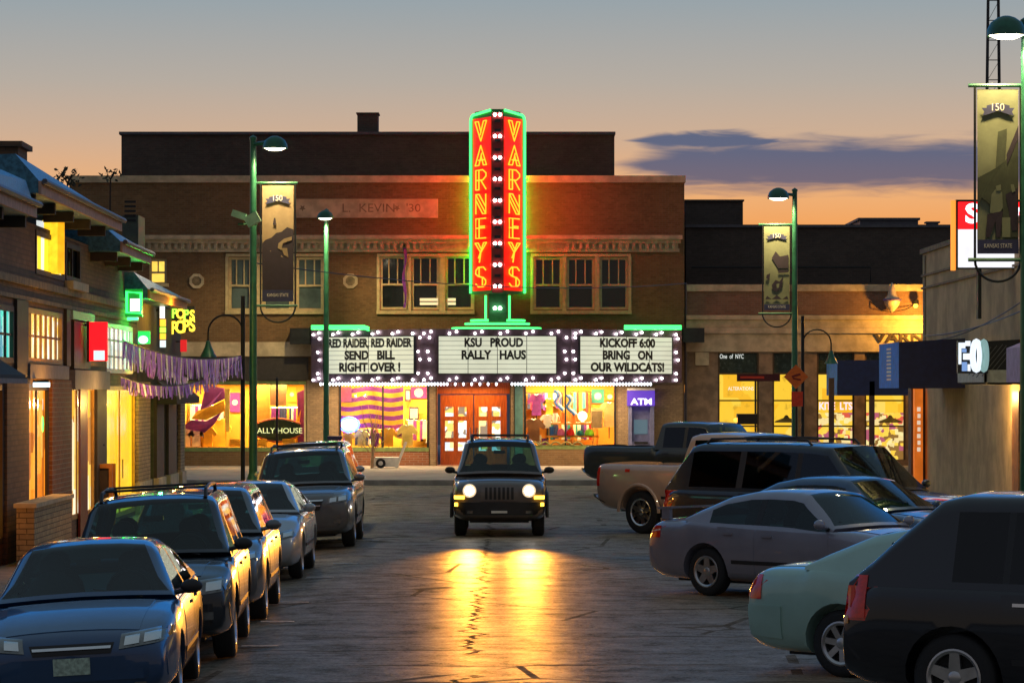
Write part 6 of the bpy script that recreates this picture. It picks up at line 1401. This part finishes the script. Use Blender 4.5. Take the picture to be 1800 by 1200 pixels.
# rooftop things at left
hv = thing('rooftop_unit', 'grey green air handling unit on the tavern roof edge', 'air conditioner', LF(70, -1.3, 5.58)); Y = 67.5
b = MB(); b.box(PX(215, Y), PX(243, Y), Y, Y+1.2, 5.583, PZ(378, Y)); b.build('casing', M('grey_green_metal', (.06, .08, .07), .5, .3), hv)
b = MB()
for i in range(5): zz = 6.4+i*.1; b.box(PX(219, Y), PX(239, Y), Y-.02, Y-.002, zz, zz+.05)
b.build('louvre', STEEL, hv)
random.seed(9)
for (px, Y, hgt, lab) in ((112, 84, .38, 'small dark bush top showing above the tavern roof'), (188, 90, .3, 'sprig of leaves standing on the skyline beside the rear storey')):
    x = PX(px, Y); zt = PZ(298, Y); t_ = thing('rooftop_tree', lab, 'tree', (x, Y, -.05))
    b = MB(); b.tube([(x, Y, -.05), (x+.1, Y, zt-hgt*.8)], [.05, .02], 6)
    for k in range(7): a = random.uniform(0, 6.28); b.tube([(x+.1, Y, zt-hgt), (x+.1+math.cos(a)*hgt*.4, Y+math.sin(a)*hgt*.4, zt-hgt*.4), (x+.1+math.cos(a)*hgt*.7, Y+math.sin(a)*hgt*.7, zt+random.uniform(-.2, .05))], [.014, .009, .004], 5)
    b.build('trunk', M('dark_bark', (.03, .022, .015), .9), t_)
    b = MB()
    for k in range(70 if px == 112 else 26):
        a = random.uniform(0, 6.28); rr = hgt*random.uniform(.1, 1.05); p = Vector((x+.1+math.cos(a)*rr, Y+math.sin(a)*rr, zt-hgt*.75+random.uniform(-.3, .8)*hgt)); d = Vector((random.uniform(-1, 1), random.uniform(-1, 1), random.uniform(-1, 1))).normalized(); e = d.orthogonal().normalized()
        b.face([p, p+d*.07+e*.04, p+d*.15, p+d*.07-e*.04])
    b.build('crown', M('dark_leaf', (.030, .035, .018), .8), t_, merge=False, normals=False)

# ---------------------------------------------------------------- street lamps, banners, signs, wires
LAMPG = E('street_lamp_glass', (1.0, .86, .55), 9.0)
def dome(par, c, r, k=1.0):
    b = MB(); b.lathe([(r, 0), (r*.98, r*.32), (r*.80, r*.68), (r*.45, r*.93), (.06, r*1.02), (0, r*1.03)], c, seg=22); b.lathe([(r, 0), (r*.9, .01), (r*.88, .04)], c, seg=22); d = b.build('lamp_hood', GREEN_P, par, True)
    b = MB(); b.lathe([(0, -.05), (r*.5, -.04), (r*.86, .012)], c, seg=20); b.build('lamp_glass', LAMPG, d, True)
def street_lamp(lab, px, Y, arm, zl, r, en, base=.15, group='green dome street lamps', col=(1.0, .72, .32)):
    x = PX(px, Y); t_ = thing('street_lamp', lab, 'street lamp', (x, Y, base), group=group)
    b = MB(); b.tube([(x, Y, base), (x, Y, zl+.25)], [.105, .075], 12); b.lathe([(.20, 0), (.20, .12), (.16, .45), (.11, .60)], (x, Y, base), seg=14); b.lathe([(0, .12), (.09, .06), (.09, 0)], (x, Y, zl+.25), seg=10); b.build('pole', GREEN_P, t_, True)
    d = Vector(arm); e = Vector((x, Y, zl+.12))+d
    b = MB(); b.tube([(x, Y, zl+.14), tuple(Vector((x, Y, zl+.16))+d*.6), tuple(e+Vector((0, 0, .10)))], .05, 8); b.build('arm', GREEN_P, t_, True)
    c = Vector((x, Y, zl))+d; dome(t_, c, r)
    lamp('street_lamp_light', 'SPOT', c+Vector((0, 0, -.07)), en, col, t_, .12, (0, 0, 0), spot_size=R(165), spot_blend=.35)
    return t_
CR_B, DK_B = M('banner_cream', (.27, .20, .12), .8, var=.12, scale=3), M('banner_dark', (.028, .020, .035), .8)
GRN_B, GRD_B = M('banner_olive', (.17, .19, .115), .8, var=.12, scale=3), M('banner_olive_dark', (.05, .062, .036), .8)
NV_B = M('banner_navy', (.03, .035, .10), .8)
def banner(lab, Y, q, field, ink, shapes, foot, pole_px, hoop=True, txt=None, bar=None, hoopc=None):
    """printed cloth banner on two bars; q = (x0, x1, y0, y1) columns and rows at depth Y; shapes are printed patches in 0..1 cells"""
    x0, x1, z0, z1 = PX(q[0], Y), PX(q[1], Y), PZ(q[3], Y), PZ(q[2], Y); w, h = x1-x0, z1-z0
    t_ = thing('pole_banner', lab, 'banner', ((x0+x1)/2, Y, z0), group='printed banners on the lamp posts')
    b = MB(); n_ = 10
    cur = lambda v: Y+.018*math.sin(v*9)
    for i in range(n_): b.face([(x0, cur(i/n_), z0+h*i/n_), (x1, cur(i/n_), z0+h*i/n_), (x1, cur((i+1)/n_), z0+h*(i+1)/n_), (x0, cur((i+1)/n_), z0+h*(i+1)/n_)])
    cl = b.build('cloth', field, t_, True)
    for i, (m, P_) in enumerate(shapes):
        b = MB(); b.face([(x0+w*u, cur(v)-.024-.002*i, z0+h*v) for u, v in P_]); b.build('print_patch', m, cl)
    if foot: b = MB(); b.face([(x0, Y-.030, z0), (x1, Y-.030, z0), (x1, Y-.030, z0+h*foot), (x0, Y-.030, z0+h*foot)]); b.build('foot_band', NV_B, cl)
    text('lettering', 'KANSAS STATE', M('banner_letters', (.62, .60, .55), .7), ((x0+x1)/2, Y-.034, z0+h*(foot or .07)*.55), ux, uz, w*.15, cl, width=w*.68, depth=.001)
    b = MB(); b.face([(x0+w*u, Y-.032, z0+h*v) for u, v in ((.10, .885), (.22, .885), (.22, .90), (.5, .915), (.78, .90), (.78, .885), (.90, .885), (.84, .862), (.88, .84), (.76, .845), (.5, .868), (.24, .845), (.12, .84), (.16, .862))]); rb2 = b.build('ribbon', NV_B, cl)
    text('lettering', '150', M('banner_letters', (.62, .60, .55), .7), ((x0+x1)/2, Y-.036, z0+h*.888), ux, uz, w*.26, rb2, width=w*.30, depth=.001)
    px = PX(pole_px, Y); a, c = (px, x1+.12) if px < x0 else (x0-.12, px)
    if bar: a, c = PX(bar[0], Y), PX(bar[1], Y)
    for z_ in (z1+.06, z0-.10):
        b = MB(); b.bar((a, Y, z_), (c, Y, z_), .035); b.build('bar', GREEN_P, t_, True)
    for x_ in (x0-.04, x1+.04): b = MB(); b.bar((x_, Y, z0-.10), (x_, Y, z1+.06), .022); b.build('side_rod', STEEL, t_, True)
    if hoop:
        xc, r = (x0+x1)/2, w*.56
        b = MB(); b.tube([(xc-r*math.cos(k*math.pi/14), Y, z0-.10-r*.95*math.sin(k*math.pi/14)) for k in range(15)], .022, 6); b.build('hoop', STEEL, t_, True)
    return t_
LE = street_lamp('green dome street lamp by the left kerb carrying two floodlights', 445, 76.0, (PX(486, 76)-PX(445, 76), -.45, 0), PZ(264, 76), .30, 430)
SH1 = [(DK_B, [(0, .02), (1, .02), (1, .62), (.80, .64), (.62, .60), (.45, .59), (.30, .55), (.10, .53), (0, .50)]), (CR_B, [(.10, .40), (.28, .44), (.34, .36), (.22, .30), (.06, .32)]), (CR_B, [(.36, .36), (.48, .34), (.62, .40), (.72, .36), (.62, .28), (.46, .27)]), (CR_B, [(.52, .50), (.70, .54), (.95, .56), (.95, .53), (.66, .50), (.62, .44), (.50, .46)]), (CR_B, [(.62, .46), (.80, .46), (.84, .38), (.70, .40)]), (CR_B, [(.06, .36), (.20, .34), (.18, .26), (.05, .28)]), (DK_B, [(.34, .66), (.46, .66), (.42, .72), (.38, .72)])]
banner('cream and black banner hanging from the left lamp post', 76.15, (461, 516, 326, 530), CR_B, DK_B, SH1, .10, 447, bar=(446, 523))
SH2 = [(DK_B, [(.30, .62), (.55, .50), (.95, .50), (.95, .66), (.62, .64), (.45, .70)]), (DK_B, [(.30, .30), (.45, .36), (.60, .34), (.75, .40), (.70, .28), (.50, .22), (.34, .24)]), (GRN_B, [(.48, .31), (.60, .32), (.58, .27), (.50, .26)]), (DK_B, [(.55, .48), (.95, .48), (.95, .45), (.55, .44)]), (DK_B, [(.10, .42), (.24, .44), (.20, .36), (.08, .38)]), (DK_B, [(.05, .13), (.95, .13), (.90, .17), (.70, .13), (.50, .18), (.30, .13), (.12, .17)])]
banner('olive banner with black figures on the far right lamp post', 96.15, (1343, 1388, 398, 545), GRN_B, DK_B, SH2, .07, 1397, bar=(1333, 1402))
SH3 = [(GRD_B, [(0, .46), (.30, .50), (.44, .52), (.50, .74), (.72, .76), (.66, .56), (.98, .68), (1, .70), (1, .10), (.62, .10), (.62, .30), (.30, .30), (.10, .34), (0, .30)]), (DK_B, [(.70, .60), (1, .78), (1, .70), (.72, .54)]), (GRN_B, [(.34, .36), (.46, .40), (.60, .37), (.62, .28), (.52, .24), (.30, .25)]), (DK_B, [(.24, .24), (.62, .26), (.56, .10), (.46, .10), (.44, .20), (.30, .10), (.20, .10)]), (DK_B, [(.68, .36), (.98, .40), (.98, .14), (.84, .14), (.76, .26)]), (GRN_B, [(.44, .41), (.56, .42), (.57, .385), (.46, .38)]), (GRN_B, [(.80, .42), (.88, .42), (.92, .38), (.84, .37)]), (GRN_B, [(.60, .22), (.80, .22), (.80, .10), (.60, .10)])]
banner('large olive banner on the near right lamp post', 52.12, (1718, 1790, 157, 446), GRN_B, GRD_B, SH3, .085, 1800, bar=(1702, 1802))
street_lamp('green dome street lamp by the orange diamond sign', 1397, 96.0, (PX(1366, 96)-PX(1397, 96), -.45, 0), PZ(351, 96), .33, 430)
street_lamp('green dome street lamp cut off by the right edge', 1803, 52.0, (PX(1763, 52)-PX(1803, 52), -.35, 0), PZ(68, 52), .325, 330)
street_lamp('green dome street lamp seen end-on before the theatre', 573.5, 104.6, (0, -.55, 0), PZ(384, 104), .27, 900)
fl_ = thing('pole_floodlights', 'pair of pale green floodlights clamped to the left lamp post', 'floodlight', (PX(445, 75.7), 75.7, PZ(400, 75.7)))
for s, (a, c, tl) in enumerate(((420, 378, -.35), (444, 386, .55))):
    Y = 75.6; b = MB(); o_ = (PX(a, Y), Y-.05*s, PZ(c, Y)); b.obox(o_, (1, 0, tl), (0, 1, 0), (-tl, 0, 1), .34, .26, .26 if s else .16); b.build('lamp_head', M('pale_green_metal', (.22, .42, .32), .45), fl_)
b = MB(); b.bar((PX(418, 75.7), 75.75, PZ(394, 75.7)), (PX(452, 75.7), 75.75, PZ(394, 75.7)), .03); b.build('crossbar', GREEN_P, fl_)
def hoop_lamp(lab, px, Y, zt, xl, zl, r, en=0):
    x = PX(px, Y); t_ = thing('gooseneck_lamp', lab, 'street lamp', (x, Y, .15), group='gooseneck lamps with bell shades')
    b = MB(); b.tube([(x, Y, .15), (x, Y, zt)], .055, 10); b.build('pole', STEEL, t_, True)
    xe = PX(xl, Y); c = (x+xe)/2; rr = abs(x-xe)/2
    b = MB(); s = 1 if xe < x else -1; zc = PZ(zl, Y)
    b.tube([(x, Y, zc), *[(c+s*rr*math.cos(k*math.pi/12), Y, zc+rr*math.sin(k*math.pi/12)) for k in range(13)], (xe, Y, zc-.25)], .025, 6); b.build('hoop_arm', STEEL, t_, True)
    b = MB(); b.lathe([(0, .42), (.05, .40), (.09, .25), (.19, .05), (.22, 0), (.20, .0), (0, .05)], (xe, Y, zc-.62), seg=16); b.build('bell_shade', GREEN_P, t_, True)
    return t_
hoop_lamp('dark gooseneck lamp with bell shade left of the tall lamp post', 427, 78.5, PZ(520, 78.5), 366, 584, .4)
hoop_lamp('dark gooseneck lamp right of the orange diamond sign', 1411, 97.0, PZ(555, 97), 1461, 604, .3)
pp = thing('sign_post', 'thin dark post before the left display window', 'post', (PX(487, 90), 90, 0)); b = MB(); b.tube([(PX(487, 95), 95, .1), (PX(487, 95), 95, PZ(668, 95))], .035, 8); b.build('post', STEEL, pp); b = MB(); b.lathe([(0, .1), (.05, .05), (.05, 0)], (PX(487, 95), 95, PZ(668, 95)), seg=10); b.build('cap', STEEL, pp)
og = thing('orange_warning_sign', 'orange diamond roadwork sign above a small red square plate', 'road sign', (PX(1400, 92), 92, .15)); Y = 92.0
ORS = M('orange_reflective', (.95, .17, .02), .4)
b = MB(); b.tube([(PX(1400, Y), Y, .15), (PX(1400, Y), Y, PZ(645, Y))], .035, 8); b.build('post', STEEL, og)
c_ = (PX(1399, Y), PZ(662, Y)); r_ = .36
b = MB(); b.prism([(c_[0]+r_, Y-.06, c_[1]), (c_[0], Y-.06, c_[1]+r_), (c_[0]-r_, Y-.06, c_[1]), (c_[0], Y-.06, c_[1]-r_)], (0, .02, 0)); dp = b.build('diamond_plate', ORS, og)
b = MB(); b.obox((c_[0], Y-.07, c_[1]+.04), (1, 0, .3), (0, 1, 0), (-.3, 0, 1), .26, .012, .06); b.obox((c_[0]+.02, Y-.07, c_[1]-.07), (1, 0, -.2), (0, 1, 0), (.2, 0, 1), .24, .012, .05); b.build('symbol', M('dark_red_print', (.25, .02, .01), .5), dp)
b = MB(); b.box(PX(1391, Y), PX(1411, Y), Y-.06, Y-.04, PZ(714, Y), PZ(688, Y)); b.build('square_plate', M('red_reflective', (.90, .06, .02), .4), og)
sn = thing('street_name_sign', 'long dark red street sign on a thin post before the yellow windows', 'road sign', (PX(1328, 94), 94, .15)); Y = 94.0
b = MB(); b.tube([(PX(1328, Y), Y, .15), (PX(1328, Y), Y, PZ(656, Y))], .03, 8); b.build('post', STEEL, sn)
b = MB(); b.box(PX(1295, Y), PX(1371, Y), Y-.05, Y-.03, PZ(670, Y), PZ(657, Y)); pl = b.build('blade', M('dark_red_blade', (.10, .012, .012), .5), sn)
b = MB(); b.box(PX(1301, Y), PX(1343, Y), Y-.055, Y-.0505, PZ(665, Y), PZ(661, Y)); b.build('red_band', M('red_reflective', (.90, .06, .02), .4), pl)
sb2 = thing('roof_beacon', 'dark boxy beacon with amber lamp on the green pickup roof', 'beacon', (PX(1310, 76), 76, 1.96)); Y = 73.8
b = MB(); b.box(PX(1296, Y), PX(1331, Y), Y-.1, Y+.3, 1.965, PZ(727, Y)); b.build('housing', BLK, sb2); b = MB(); b.ball((PX(1294, Y), Y-.02, PZ(738, Y)), .07, .07, .06); b.build('amber_lamp', E('amber_beacon', (1.0, .45, .06), 1.2), sb2, True)
for (px, lab) in ((1462, 'dark thin pillar at the left end of the far blue awning'), (1533, 'brown thin pillar under the far blue awning')):
    Y = 104.0; t_ = thing('awning_post', lab, 'post', (PX(px, Y), Y, .15)); b = MB(); b.box(PX(px-4.5, Y), PX(px+4.5, Y), Y, Y+.18, .30, PZ(670 if px > 1500 else 664, Y)); b.build('post', M('brown_post', (.10, .05, .025), .6), t_); b = MB(); b.box(PX(px-7, Y), PX(px+7, Y), Y-.04, Y+.22, .15, .298); b.build('foot', STONE_D, t_)
# radio mast far behind
mt = thing('radio_mast', 'thin lattice radio mast against the sky at upper right', 'mast', (PX(1747, 300), 300, 0)); Y = 300.0
b = MB(); zT = 46; z_ = 4.0; i = 0
wd = lambda z: .95-.55*(z-4)/44
for s in (-1, 1):
    for q in (0, 1): b.bar((PX(1747, Y)+s*wd(4), Y+q*1.2, 0), (PX(1747, Y)+s*wd(zT), Y+q*.7, zT), .085)
while z_ < zT: 
    b.bar((PX(1747, Y)-wd(z_), Y, z_), (PX(1747, Y)+wd(z_), Y, z_), .05); b.bar((PX(1747, Y)-wd(z_), Y, z_), (PX(1747, Y)+wd(z_+1.9), Y, z_+1.9), .025); z_ += 1.9
b.build('lattice', M('mast_steel', (.05, .045, .04), .6, .4), mt)
# garlands across the left pavement
random.seed(3)
TIN = M('purple_tinsel', (.28, .06, .75), .35, .4, .5, 30); TINW = M('white_tinsel', (.80, .72, .78), .3, .4, .2, 30)
def garland(lab, p0, p1, sag, w, n):
    p0, p1 = Vector(p0), Vector(p1); t_ = thing('tinsel_garland', lab, 'garland', tuple((p0+p1)/2-Vector((0, 0, sag))), group='tinsel garlands over the left pavement')
    cat_ = lambda k: p0.lerp(p1, k)-Vector((0, 0, sag*4*k*(1-k)))
    b = MB(); b.tube([cat_(i/24) for i in range(25)], .012, 5); b.build('string', STEEL, t_)
    for j, m in enumerate((TIN, TINW)):
        b = MB()
        for i in range(n):
            if (i % 4 == 3) != bool(j): continue
            c = cat_((i+.5)/n); d = (p1-p0).normalized()*(.055+random.uniform(0, .05)); L_ = w*random.uniform(.7, 1.1); o_ = Vector((random.uniform(-.06, .06), random.uniform(-.06, .06), 0))
            b.face([c-d, c+d, c+d*.7+o_-Vector((0, 0, L_)), c-d*.7+o_-Vector((0, 0, L_))])
        tag(b.build('fringe', m, t_, merge=False, normals=False), kind='stuff')
pole = (PX(425, 78.4), 78.4, PZ(628, 78.4))
garland('upper purple garland from the tavern window to the gooseneck pole', (PX(216, 66), 66.0, PZ(598, 66)), (pole[0], pole[1], pole[2]+.05), .22, .55, 96)
garland('lower purple and white garland ending at the same gooseneck pole', (PX(206, 66), 66.4, PZ(661, 66)), pole, .42, .30, 90)
garland('middle purple garland hanging steeply from the tavern window', (PX(214, 66), 66.2, PZ(596, 66)), (PX(330, 80), 80.0, PZ(664, 80)), .08, .40, 60)
def wire(lab, pts, r=.014):
    t_ = MB(); t_.tube(pts, r, 5); return tag(t_.build('overhead_cable', STEEL), lab, 'cable', 'overhead cables')
def sagged(a, c, s, n=14): a, c = Vector(a), Vector(c); return [a.lerp(c, i/n)-Vector((0, 0, s*4*(i/n)*(1-i/n))) for i in range(n+1)]
wire('thin cable sagging across the theatre upper windows', sagged((PX(447, 76), 76, PZ(462, 76)), (PX(1206, 104), 104, PZ(498, 104)), .35))
wire('thin cable fixed across the stucco wall to the near lamp post', sagged((9.9, 75, PZ(590, 75)), (PX(1799, 52), 52, PZ(545, 52)), .10), .012)
wire('second thin cable on the stucco wall, steeper than the other', sagged((9.88, 73, PZ(598, 73)), (PX(1796, 52), 52, PZ(530, 52)), .12), .012)
